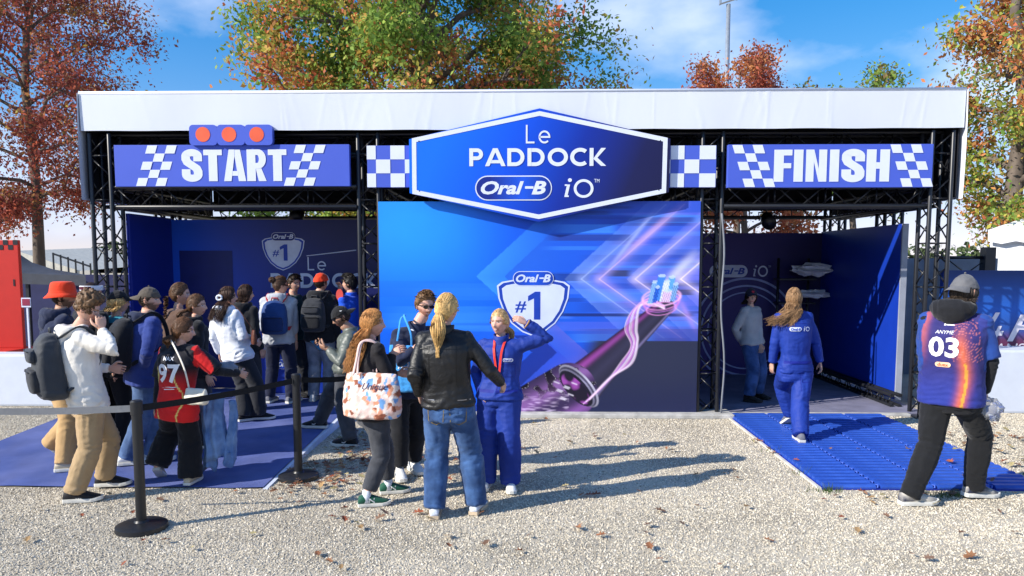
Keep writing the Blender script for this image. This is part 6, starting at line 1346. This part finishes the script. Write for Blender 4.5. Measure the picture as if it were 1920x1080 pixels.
tote('small cream shoulder bag on the back of the girl in the 97 jersey', c, .2, .13, .09, 14, cw_, [[c + Vector((-.07, .03, .05)), W(345, 690, I['Y0'] - .17), W(327, 650, I['Y0'] - .14), W(316, 632, I['Y0'] - .06), I['Sh'][0].lerp(I['Nk'], .5) + Vector((0, .02, .05))]], fab('strap_cream', S(222, 216, 204)), name='shoulder_bag', sag=.01)
def drape(name, label, c, w, h, d, m, seed, cat='jacket'):
    """cloth hanging in flutes from the forearm, with two sleeves"""
    o = empty(name, c - UP * h, label, cat)
    def flute(cx, wd_, dp, z0, z1, nf, ph, nm):
        n = 56; rs = []; rows = 16
        for j in range(rows + 1):
            f = j / rows; z = z0 + (z1 - z0) * f; wv = wd_ * (.62 + .5 * f) ; r = []
            for i in range(n):
                t = 2 * PI * i / n; fl_ = 1 + (.1 + .3 * f) * math.cos(nf * t + ph + 1.3 * f) + .12 * math.sin(3 * t + 5 * f + ph); hem = .035 * math.sin(2 * t + ph) * (f == 1)
                r.append(c + Vector((cx + .025 * math.sin(f * 4 + ph) + wv / 2 * math.cos(t) * (.8 + .2 * fl_), dp / 2 * math.sin(t) * fl_ * (.6 + .6 * f), z + hem)))
            rs.append(r)
        mb = MB(); mb.rings(rs); V = np.array([tuple(v) for v in mb.v]); V = V + (np.stack([noise3(V * 16 + k * 9 + seed) for k in range(3)], 1)) * .012; mb.v = [tuple(v) for v in V]; return mb.build(nm, m, o, smooth=True, fix=True)
    flute(-.01, w, d, .03, -h * .82, 7, seed, 'jacket_body'); flute(-w * .48, w * .5, d * .8, -.02, -h, 4, seed + 2, 'sleeve'); flute(w * .52, w * .48, d * .8, -.03, -h * .93, 4, seed + 4, 'sleeve')
    return o
c = W(408, 745, I['Y0'] + .1); drape('denim_jacket', 'light blue denim jacket hanging over the arm of the girl in the 97 jersey', c, .21, .62, .13, jeanl, 3)
c = W(420, 690, I['Y0'] + .14); crumple('folded_scarf', 'crumpled pale blue cloth on the forearm of the girl in the 97 jersey', (c.x, c.y, c.z), (.1, .08, .05), 4.4, jeanpale)
# 9 white hoodie long hair
I = person('whitegirl', 'young woman in white hoodie with long dark hair and white scrunchie in the queue', dict(sex='f', gz='c', feet=[(458, 790, 50), (486, 787, 75)], head=(428, 556), yaw=28, hyaw=62, hips=(446, 668), tops=[dict(mat=whh, loose=1.34, hem=-.1, hood=1.0, rib=1, name='hoodie', amp=.016)], bottom=dict(mat=fab('dark_wide', S(42, 44, 50)), fit=(1.12, 1.35, 1.8)), shoes=dict(mat=sh_black, sole=whs), hair=dict(style='long', col=K(72, 48, 36), len=.26, n=300, back=3.0, spread=.03), rh=(480, 640, .1)))
mb = MB(); c = I['Hc'] + I['R'] @ Vector((.045, -.1, -.01)); mb.tube([c + Vector((.03 * math.cos(t), 0, .026 * math.sin(t))) for t in np.linspace(0, 6.28, 12)], .012, n=8); mb.build('scrunchie', whh, I['root'], smooth=True)
c = W(476, 632, I['Y0'] - .1); tote('small brown crossbody bag beside the young woman in white hoodie', c, .12, .16, .06, 60, mat('bag_brown', S(98, 56, 40), rough=.5, var=.15), [[c + UP * .07, W(462, 600, I['Y0'] - .17), W(445, 578, I['Y0'] - .15), W(428, 566, I['Y0'] - .1)]], mat('bag_brown'), name='crossbody_bag', sag=.005)
# 10
person('dark10', 'person with dark bobbed hair in black jacket beside the white hoodie', dict(sex='f', gz='c', feet=[(458, 768, 20), (476, 769, 30)], head=(461, 551), yaw=25, hyaw=50, tops=[dict(mat=blk, loose=1.22, hood=.9, name='jacket')], bottom=dict(mat=blk2, fit=(1.1, 1.2, 1.3)), shoes=dict(mat=sh_black, sole=bks), hair=dict(style='bob', col=K(64, 42, 30), len=.07, n=220)))
# 11 bun
I = person('bun', 'person with hair bun in grey hoodie and navy trousers at the counter', dict(gz='c', feet=[(506, 755, 5), (546, 756, 20)], head=(526, 535), yaw=-4, hyaw=52, tops=[dict(mat=greyh, loose=1.24, hood=1.05, sleeve=.78, rib=1, hem=-.12, name='hoodie', amp=.015)], bottom=dict(mat=navyp, fit=(1.12, 1.2, 1.35), amp=.014), shoes=dict(mat=sh_grey, sole=whs), hair=dict(style='bun', col=K(76, 54, 40), tie=22), rh=(556, 652, .12, (.5, -.8, -.3)), lh=(497, 650, .12, (-.5, -.8, -.3))))
backpack(I, 'navy blue backpack worn by the person with hair bun', (.31, .17, .42), fab('backpack_blue', S(34, 66, 124), rough=.6), fab('backpack_blue_dark', S(26, 48, 96), rough=.6), drop=.02, strap=fab('strap_red', S(170, 50, 60)), tall_pocket=False)
# 12 behind the counter front
person('p12', 'person in dark green top half hidden beside the one with hair bun', dict(gz='c', feet=[(556, 745, 100), (570, 744, 120)], head=(551, 532), yaw=100, hyaw=120, tops=[dict(mat=green, loose=1.15)], bottom=dict(mat=blk2), shoes=dict(mat=sh_black, sole=bks), hair=dict(style='short', col=DK, thick=.014), vox=.013))
# 13 red cap
I = person('redcap', 'man in red cap and black jacket at the reception counter', dict(gz='c', feet=[(588, 752, 0), (616, 753, 15)], head=(602, 530), yaw=8, hyaw=30, tops=[dict(mat=blk, loose=1.26, hood=1.1, name='jacket')], bottom=dict(mat=jeanpale, fit=(1.12, 1.25, 1.45)), shoes=dict(mat=sh_white, sole=whs), hair=dict(style='short', col=DK, thick=.006), hat=dict(kind='beanie', mat=redhat, line=.2), lh=(578, 640, .2)))
backpack(I, 'black backpack worn by the man in red cap', (.3, .16, .42), blk2, blk, drop=.02)
# 14 staff man in polo
I = person('staffman', 'man with dark hair in blue polo shirt behind the left truss tower', dict(gz='c', feet=[(664, 752, -70), (650, 748, -80)], head=(655, 532), yaw=-65, hyaw=-82, tops=[dict(mat=polo, loose=1.14, sleeve=.4, collar=1, name='polo_shirt')], bottom=dict(mat=navyp), shoes=dict(mat=sh_black, sole=whs), hair=dict(style='short', col=K(28, 24, 24), thick=.02), rh=(638, 548, .05), lh=(643, 572, -.12), curl=(.8, .5)))
mb = MB(); c = W(637, 553, I['Y0'] - .18); mb.prism([(c.x - .05 + .05 * 1 + .045 * math.cos(t), c.z + .075 * math.sin(t)) for t in np.linspace(0, 2 * PI, 24, endpoint=False)], c.y - .01, c.y + .01); tag(mb.build('red_paddle', mat('coral_red', S(226, 84, 74), rough=.5), loc=(c.x, c.y, c.z)), 'coral red oval paddle held up by the man in blue polo', 'paddle')
# 15 phone man
I = person('phoneman', 'man in black backward cap, sunglasses and olive jacket leaning and looking at phone', dict(gz='g', H=1.72, feet=[(657, 838, -78), (600, 803, -84)], head=(640, 594), yaw=-98, hyaw=-112, hpitch=22, neck=(659, 622, .03), legk=1.006, hips=(651, 692, .02), lh=(615, 655, -.16, (.5, -.6, -.7)), rh=(612, 652, .02, (.4, .2, -1)), lhd=(-.8, .3, .25), rhd=(-.8, -.3, .2), lpn=(0, .6, .6), rpn=(0, -.5, .7), curl=(.75, .75), tops=[dict(mat=blk, loose=1.1, hem=-.14, sleeve=0), dict(mat=olive, loose=1.26, hem=-.1, name='jacket', amp=.018, collar=1.0, rib=1)], bottom=dict(mat=jeang, fit=(1.15, 1.25, 1.4), amp=.015), shoes=dict(mat=sh_black, sole=whs, mark=(SWOOSH, MATS['mark_white'], .04)), hair=dict(style='short', col=DK, thick=.006), hat=dict(kind='cap', mat=capb, back=1, line=.28, patch=(MATS['mark_white'], .016, -.75, -.1)), glasses=1, skin='olive', beard=K(70, 44, 32)))
c = I['Wr'][0].lerp(I['Wr'][1], .5) + Vector((-.11, 0, .03)); mb = MB(); mb.bbox((-.037, -.075, -.004), (.037, .075, .004), .003, M=Matrix.Translation(c) @ Euler((.7, 0, math.radians(68))).to_matrix().to_4x4()); tag(mb.build('smartphone', mat('phone_black', S(16, 16, 20), rough=.2, spec=.6), loc=c), 'black smartphone held by the leaning man in olive jacket', 'phone')
# 16 tote woman
lace = fab('lace_black', S(30, 28, 32), rough=.7)
I = person('tote', 'woman with long strawberry blond hair in black lace top and charcoal jeans', dict(sex='f', feet=[(728, 926, 72), (688, 950, 74)], head=(699, 606), yaw=55, hyaw=84, hips=(700, 775), rh=(734, 664, -.02, (-.2, -.7, -.9)), lh=(746, 700, .2), rhd=(.8, -.1, .45), rpn=(-.3, .6, -.5), curl=(.4, .5), tops=[dict(mat=lace, loose=1.16, hem=-.06, name='lace_top', flare=.3)], bottom=dict(mat=jeang, fit=(1.06, 1.15, 1.3), hem=.075, amp=.011), shoes=dict(mat=sh_green, sole=whs, mark=(cent(font_shape('N', 0, .02), 1.0, .8), MATS['mark_white'], .05), sock=whh), hair=dict(style='long', col=ST, len=.38, n=380, wave=1.8, back=2.6, spread=.035, part=(92, 125)), skin='pink'))
def tote_paint(u, v, V):
    cells = np.random.default_rng(6).uniform(-.27, .27, (420, 2)); p = np.stack([u, v], 1); d = np.linalg.norm(p[:, None] * np.array([1, .8]) - cells[None], axis=2); i = d.argmin(1)
    pal = np.array([K(232, 206, 196), K(238, 222, 212), K(226, 196, 186), K(212, 146, 116), K(110, 158, 212), K(236, 226, 220), K(146, 84, 62), K(228, 190, 178)]); return pal[i % 8]
c = W(698, 738, I['Y0'] - .2); tote('pink patterned tote bag with blue and rust shapes on the blond woman\'s shoulder', c, .43, .34, .2, 8, CLOTH, [[c + Vector((-.1, -.05, .15)), W(672, 672, I['Y0'] - .2), W(681, 640, I['Y0'] - .15), I['Sh'][1] + UP * .05, W(694, 650, I['Y0'] + .0), c + Vector((.03, .04, .16))], [c + Vector((-.13, -.06, .15)), W(668, 676, I['Y0'] - .21), W(677, 642, I['Y0'] - .16), I['Sh'][1] + UP * .055 + Vector((-.02, 0, 0)), c + Vector((0, .05, .16))]], fab('tote_strap', S(222, 190, 182)), paint=tote_paint, lettering=('Unique', .2, (.045, 0, .06), .4, .0, 1, mat('ink_dark', S(40, 40, 80), rough=.7)))
# 17 man navy
I = person('navyman', 'smiling man with sunglasses and navy jacket carrying a blue tote', dict(feet=[(776, 884, 150), (750, 896, 165)], head=(797, 572), yaw=148, hyaw=150, hpitch=10, neck=(781, 616), hips=(762, 730), rh=(790, 640, -.22, (-.5, -.4, -.9)), lh=(800, 700, -.1), tops=[dict(mat=whh, loose=1.02, sleeve=0), dict(mat=navyc, loose=1.22, sleeve=.82, collar=1.3, name='jacket', hem=-.12)], bottom=dict(mat=blk, fit=(1.12, 1.2, 1.5), hem=.06), shoes=dict(mat=sh_white, sole=whs), hair=dict(style='short', col=K(112, 84, 58), thick=.022, line=(.55, .3, -.05, -.75)), glasses=1, smile=True, beard=K(150, 100, 74), skin='pink'))
bt_ = fab('tote_blue', S(64, 150, 222)); c = W(757, 690, I['Y0'] - .18); tote('sky blue fabric tote with white logo hanging from the man in navy', c, .26, .4, .07, 10, bt_, [[c + Vector((-.06, 0, .18)), W(748, 620, I['Y0'] - .2), W(752, 597, I['Y0'] - .12), W(760, 592, I['Y0'] + .02)], [c + Vector((.07, 0, .18)), W(770, 625, I['Y0'] - .22), W(758, 594, I['Y0'] - .14), W(758, 590, I['Y0'] + .02)]], bt_, lettering=('iO', .1, (.01, 0, .03), .25, .02, 1, pw), sag=.01)
# 18 blonde in leather
I = person('leather', 'woman with blond ponytail in black leather jacket and blue jeans seen from behind', dict(sex='f', feet=[(815, 970, -4), (893, 962, 14)], head=(838, 581), yaw=2, hyaw=28, lh=(786, 738, .05, (-.12, -1, 0)), rh=(940, 718, .16, (.15, -1, -.1)), hips=(842, 762), tops=[dict(mat=leather, loose=1.2, hem=.02, name='leather_jacket', amp=.017, collar=1.1, straight=.9, sloose=1.12)], bottom=dict(mat=denim('denim_blue', S(42, 68, 110), S(66, 98, 146)), fit=(1.08, 1.28, 1.65), amp=.014, hem=.03), shoes=dict(mat=fab('shoe_pale_blue', S(206, 212, 224)), sole=mat('sole_gum', S(196, 176, 150), rough=.6)), hair=dict(style='pony', col=BL, len=.34, tie=-6, n=170, fat=1.1, thick=.016), curl=(.5, .6), girth=1.04))
jb = mat('denim_seam', S(120, 104, 70), rough=.8); jp = mat('denim_pocket', S(40, 74, 130), rough=.9)
for s_ in (-1, 1):
    o_ = I['P'] - UP * .035 + I['sd'] * (s_ * .082); decal('back_pocket', subdiv([strip([(-.062, .06), (-.055, -.055), (0, -.085), (.055, -.055), (.062, .06)], .006, True)]), I['botV'], I['botF'], o_, I['sd'], UP, I['fwd'], jb, I['bot'], off=.003)
decal('waist_seam', subdiv([strip([(-.15, .0), (.15, 0)], .005)], 3), I['botV'], I['botF'], I['P'] + UP * .055, I['sd'], UP, I['fwd'], jb, I['bot'], off=.004); decal('belt_loop', subdiv([rect(-.005, -.03, .005, .03)], 1), I['botV'], I['botF'], I['P'] + UP * .085, I['sd'], UP, I['fwd'], jp, I['bot'], off=.006)
zipm = mat('zip_metal', S(150, 150, 155), rough=.3, metal=.8)
for s_ in (-1, 1):
    decal('jacket_zip', subdiv([rect(-.045, -.003, .045, .003)], 1), I['topV'], I['topF'], I['P'].lerp(I['Nk'], .13) + I['sd'] * (s_ * .13), I['sd'], UP, I['fwd'], zipm, I['top'], off=.004)
    decal('jacket_seam', subdiv([strip([(0, 0), (.0, -.32)], .004)], 3), I['topV'], I['topF'], I['P'].lerp(I['Nk'], .9) + I['sd'] * (s_ * .1), I['sd'], UP, I['fwd'], mat('seam_black', S(12, 12, 13), rough=.35), I['top'], off=.002)
decal('jacket_seam', subdiv([strip([(-.17, 0), (.17, 0)], .004)], 3), I['topV'], I['topF'], I['P'].lerp(I['Nk'], .8), I['sd'], UP, I['fwd'], MATS['seam_black'], I['top'], off=.002)
# 19 staff woman
I = person('staffw', 'smiling blond staff woman in blue overall with red lanyard, one hand in hair', dict(sex='f', feet=[(957, 918, 175), (912, 914, 190)], head=(937, 605), yaw=192, hyaw=208, hpitch=-4, lh=(986, 606, -.02, (1, .1, -.25)), rh=(905, 742, .0), lhd=(-.85, -.1, .5), lpn=(-.5, .6, -.5), hips=(936, 742), tops=[dict(mat=over, loose=1.28, hem=-.05, name='overall_top', collar=1.25, amp=.016, straight=.8, sloose=1.25)], bottom=dict(mat=over, fit=(1.24, 1.5, 1.85), amp=.015, waist=.2, name='overall_legs'), shoes=dict(mat=sh_white, sole=whs), hair=dict(style='pony', col=K(200, 164, 116), len=.2, tie=-12, n=60, thick=.012, wind=(.05, 0, 0)), smile=True, skin='pink', brow=(.2, .13, .08), curl=(.55, .4)))
lan = mat('lanyard_red', S(226, 60, 46), rough=.6); fw, sd = I['fwd'], I['sd']; tp = I['Nk']
decal('lanyard', subdiv([strip([(-.045, .0), (-.03, -.1), (-.008, -.3)], .018), strip([(.045, .0), (.03, -.1), (.008, -.3)], .018)], 3), I['topV'], I['topF'], tp + UP * .01, -sd, UP, -fw, lan, I['root'], off=.012)
def badge_on(I, o_, w, r, d, par, dark=False):
    decal('chest_badge', subdiv([poly(pill(0, 0, w / 2, w * .17))], 1), I['topV'], I['topF'], o_, r, UP, d, pw, par, off=.005); decal('badge_lettering', cent(font_shape('Oral-B', .28, .03), w * .82, w * .22), I['topV'], I['topF'], o_, r, UP, d, tb, par, off=.0085)
badge_on(I, I['P'].lerp(I['Nk'], .68) + sd * -.085, .085, -sd, -fw, I['top'])
for nm, sh2, ox, oz in (('pocket_seam', [strip([(-.055, .0), (.055, 0)], .005), strip([(-.055, 0), (-.055, -.1), (.055, -.1), (.055, 0)], .003)], -.085, .6), ('pocket_seam', [strip([(-.055, .0), (.055, 0)], .005), strip([(-.055, 0), (-.055, -.1), (.055, -.1), (.055, 0)], .003)], .085, .6), ('front_placket', [strip([(0, .1), (0, -.3)], .006)], 0, .6)):
    decal(nm, subdiv(sh2, 2), I['topV'], I['topF'], I['P'].lerp(I['Nk'], oz) + sd * ox, -sd, UP, -fw, mat('overall_seam', S(14, 32, 132), rough=.7), I['top'], off=.003)
decal('waist_band', subdiv([rect(-.19, -.012, .19, .012)], 4), I['topV'], I['topF'], I['P'].lerp(I['Nk'], .12), -sd, UP, -fw, MATS['overall_seam'], I['top'], off=.002)
mb = MB(); w0 = I['Wr'][0]; ed = (I['Wr'][0] - I['El'][0]).normalized(); u_ = ed.orthogonal().normalized(); v2 = ed.cross(u_); mb.tube([w0 - ed * .01 + (u_ * math.cos(t) + v2 * math.sin(t)) * .036 for t in np.linspace(0, 6.28, 14)], .008, n=6); mb.build('bracelet', mat('bracelet_tan', S(180, 140, 90)), I['root'])
# 20 woman with cap in passage
person('capwoman', 'young woman in dark cap, grey sweater and jeans inside the finish passage', dict(sex='f', gz=.03, feet=[(1421, 748, 130), (1404, 754, 120)], head=(1408, 556), yaw=140, hyaw=178, lh=(1427, 655, -.12), rh=(1388, 640, .05), tops=[dict(mat=sweat, loose=1.28, hem=-.02, rib=1, name='sweater')], bottom=dict(mat=jeand, fit=(1.16, 1.4, 1.7), hem=.05), shoes=dict(mat=sh_black, sole=bks, tall=1.35), hair=dict(style='bob', col=DK, len=.08, n=200), hat=dict(kind='cap', mat=capnavy, line=.3, patch=(mat('patch_red', S(190, 50, 70)), .018, 0, .75)), skin='fair'))
# 21 staff woman walking in
I = person('staffwalk', 'staff woman with long windblown hair in blue overall walking into the finish passage', dict(sex='f', gz=.03, feet=[(1481, 800, -6, 30), (1501, 828, 4)], head=(1489, 560), yaw=-4, hyaw=6, lh=(1448, 682, .06, (-.8, -.8, 0)), rh=(1541, 692, .02, (.8, -.8, 0)), hips=(1491, 694), tops=[dict(mat=over, loose=1.2, hem=-.02, name='overall_top', amp=.016, sloose=1.25)], bottom=dict(mat=over, fit=(1.22, 1.4, 1.7), amp=.016, waist=.2, name='overall_legs'), shoes=dict(mat=sh_grey, sole=whs), hair=dict(style='long', col=K(140, 108, 76), len=.3, n=340, wind=(-.24, -.02, .03), thick=.014), curl=(.4, .45)))
fw, sd = I['fwd'], I['sd']; badge_on(I, I['P'].lerp(I['Nk'], .74) - sd * .045, .125, sd, fw, I['top']); sh, _ = word('iO', 'thin', .08); decal('lettering', subdiv(cent(sh, .07, .05)), I['topV'], I['topF'], I['P'].lerp(I['Nk'], .745) + sd * .075, sd, UP, fw, pw, I['top'], off=.006)
decal('waist_band', subdiv([rect(-.17, -.016, .17, .016)], 4), I['topV'], I['topF'], I['P'].lerp(I['Nk'], .16), sd, UP, fw, MATS['overall_seam'], I['top'], off=.002)
decal('back_pocket', subdiv([strip([(-.06, .06), (-.06, -.08), (.06, -.08), (.06, .06)], .005, True)], 2), I['botV'], I['botF'], I['P'] - UP * .03 + sd * .075, sd, UP, fw, MATS['overall_seam'], I['bot'], off=.003)
decal('yoke_seam', subdiv([strip([(-.16, 0), (.16, 0)], .004)], 3), I['topV'], I['topF'], I['P'].lerp(I['Nk'], .84), sd, UP, fw, MATS['overall_seam'], I['top'], off=.002)
decal('back_seam', subdiv([strip([(0, .08), (0, -.2)], .004)], 3), I['botV'], I['botF'], I['P'], sd, UP, fw, MATS['overall_seam'], I['bot'], off=.003)
# 22 man 03
def paint03(q):
    f, s_, b, idx, par = q['f'], q['s'], q['b'], q['idx'], q['par']; n = len(f); c = np.zeros((n, 3)) + np.array(K(44, 42, 104)); V = q['V']
    t = sstep(.5, -.1, f)[:, None]; c = c * (1 - t) + np.array(K(38, 52, 138)) * t; tor = idx == 0
    cen = .062 + .01 * np.sin(f * 6); a = (np.exp(-((s_ - cen) / .022) ** 2) * sstep(.95, .55, f) * tor)[:, None]; a = a * .9; c = c * (1 - a) + np.array(K(204, 100, 66)) * a
    a = (np.exp(-((s_ + .1) / .02) ** 2) * sstep(.3, .8, f) * tor * .8)[:, None]; a = a * .7; c = c * (1 - a) + np.array(K(206, 104, 96)) * a
    ln_ = tor & (np.abs(s_ - .068 - .008 * np.sin(f * 7)) < .005) & (f < .42); c[ln_] = K(206, 150, 60)
    rg_ = tor & (f > .45) & (f < .95) & (s_ > .02) & (np.sin(np.hypot(s_ - .05, (f - .72) * .3) * 700) > .8); c[rg_] = c[rg_] * .5 + np.array(K(226, 130, 120)) * .5
    rt = (idx == 3); c[rt] = K(44, 52, 124); c[rt & (b > -.03)] = K(34, 68, 142); lf = idx == 1; c[lf] = K(34, 66, 140); return c
I = person('m03', 'man in grey cap and purple blue jersey number 03 walking past the mat', dict(feet=[(1706, 947, 84), (1824, 934, 80, 4)], head=(1808, 547), hs=1.07, yaw=44, hyaw=60, neck=(1790, 590), hips=(1783, 738), rh=(1846, 738, -.06, (.5, -.8, 0)), lh=(1730, 668, .34, (-.4, -1, -.6)), tops=[dict(mat=blk, loose=1.0, hem=-.22, name='hoodie', hood=1.3, hoodball=.5, hoodup=.022, sloose=1.08, straight=.78, rib=1), dict(mat=None, loose=1.24, hem=-.13, sleeve=.44, sloose=1.26, top=.95, name='jersey', paint=paint03, amp=.013, straight=.9)], bottom=dict(mat=fab('trouser_black', S(24, 25, 28)), fit=(1.08, 1.18, 1.42), amp=.013, hem=.025), shoes=dict(mat=fab('shoe_navy_white', S(196, 190, 178), col2=S(40, 46, 70), vscale=14), sole=whs), hair=dict(style='bob', col=K(70, 60, 52), len=.03, n=140), hat=dict(kind='cap', mat=capgrey, back=1, line=.22), girth=1.06, curl=(.5, .8)))
fw, sd = I['fwd'], I['sd']; bc = I['P'].lerp(I['Nk'], .58) - sd * .02
decal('lettering', subdiv(cent(font_shape('03', 0.0, .03), .21, .155)), I['topV'], I['topF'], bc + UP * .02, sd, UP, fw, tw, I['top']); decal('lettering', cent(font_shape('ANYME', .2), .13), I['topV'], I['topF'], bc + UP * .135, sd, UP, fw, tw, I['top']); decal('lettering', cent(font_shape('Spacity', 0), .075), I['topV'], I['topF'], bc + UP * .185, sd, UP, fw, tw, I['top']) if False else decal('lettering', [rect(-.012, -.006, .0, .008), rect(.004, -.004, .06, .004)], I['topV'], I['topF'], bc + UP * .19, sd, UP, fw, tw, I['top'])
decal('badge', subdiv([poly(pill(0, 0, .055, .019))], 1), I['topV'], I['topF'], bc - UP * .115, sd, UP, fw, mat('badge_peach', S(240, 196, 160)), I['top'], off=.005); decal('badge_lettering', cent(font_shape('duex', .1, .01), .075), I['topV'], I['topF'], bc - UP * .115, sd, UP, fw, mat('badge_ink', S(190, 80, 40)), I['top'], off=.008)
c = I['Wr'][1] + Vector((.02, -.03, -.12)); plm = bpy.data.materials.new('clear_plastic'); plm.use_nodes = True; b = plm.node_tree.nodes['Principled BSDF']; b.inputs['Base Color'].default_value = (.85, .87, .92, 1); b.inputs['Roughness'].default_value = .15; b.inputs['Transmission Weight'].default_value = .75; b.inputs['IOR'].default_value = 1.15; MATS['clear_plastic'] = plm
o = crumple('plastic_bag', 'crumpled clear plastic bag in the hand of the man in 03 jersey', (c.x, c.y, c.z), (.085, .07, .075), 2.2, plm, cat='bag', amp=.4); 
mb = MB(); mb.bbox((c.x - .035, c.y - .02, c.z - .03), (c.x + .05, c.y + .02, c.z + .03), .012); mb.build('contents', fab('pack_blue', S(60, 76, 130)), o, fix=True)

# ================================================================== STANCHIONS
stm = mat('stanchion_black', S(26, 27, 30), rough=.42, spec=.5, var=.1); bel = fab('belt_black', S(24, 24, 27)); belg = fab('belt_grey', S(120, 122, 126))
def stanchion(label, p, h=.93):
    o = empty('stanchion', p, label, 'stanchion', 'queue barrier posts'); x, y, z = p
    mb = MB(); mb.rings([[Vector((x + r_ * math.cos(t), y + r_ * math.sin(t), z + zz)) for t in np.linspace(0, 2 * PI, 36, endpoint=False)] for r_, zz in ((.17, 0), (.175, .006), (.172, .035), (.15, .045), (.05, .056), (.042, .07))]); smooth_sharp(mb.build('base', stm, o), 35)
    mb = MB(); mb.tube([(x, y, z + .05), (x, y, z + h - .1)], .035, n=20); smooth_sharp(mb.build('post', stm, o), 40)
    mb = MB(); mb.tube([(x, y, z + h - .1), (x, y, z + h - .01), (x, y, z + h)], [.041, .041, .032], n=20); smooth_sharp(mb.build('belt_head', stm, o), 40); return o
s1 = stanchion('near black belt stanchion standing on the gravel at left', G(266, 992)); s2 = stanchion('black belt stanchion beside the ramp edge', G(560, 897)); p3 = G(700, 850); 
def belt(a, b, m, parent, sag=.02, z=.87):
    a, b = Vector((a.x, a.y, z)), Vector((b.x, b.y, z)); mb = MB(); n = 16; vs = []
    for i in range(n + 1):
        f = i / n; q = a.lerp(b, f) - UP * (sag * 4 * f * (1 - f)); tw_ = .15 * math.sin(f * PI); vs += [q + Vector((0, .0012, -.024)), q + Vector((0, -.0012 + tw_ * .02, .024))]
    mb.add(vs, [(2 * i, 2 * i + 2, 2 * i + 3, 2 * i + 1) for i in range(n)]); return mb.build('belt', m, parent)
d = (s2.location - s1.location).normalized(); belt(s1.location + d * .045, s2.location - d * .045, bel, s1, .015)
L0 = W(-60, 786, 5.0); belt(s1.location + Vector((-.045, 0, 0)), Vector((L0.x, 5.0, 0)), belg, s1, .01)
s3 = stanchion('black belt stanchion hidden behind the blond woman with the tote bag', G(735, 872)); d = (s3.location - s2.location).normalized(); belt(s2.location + d * .045, s3.location - d * .045, bel, s2, .02)

md = gs.modifiers.new('scatter', 'NODES'); md.node_group = ng
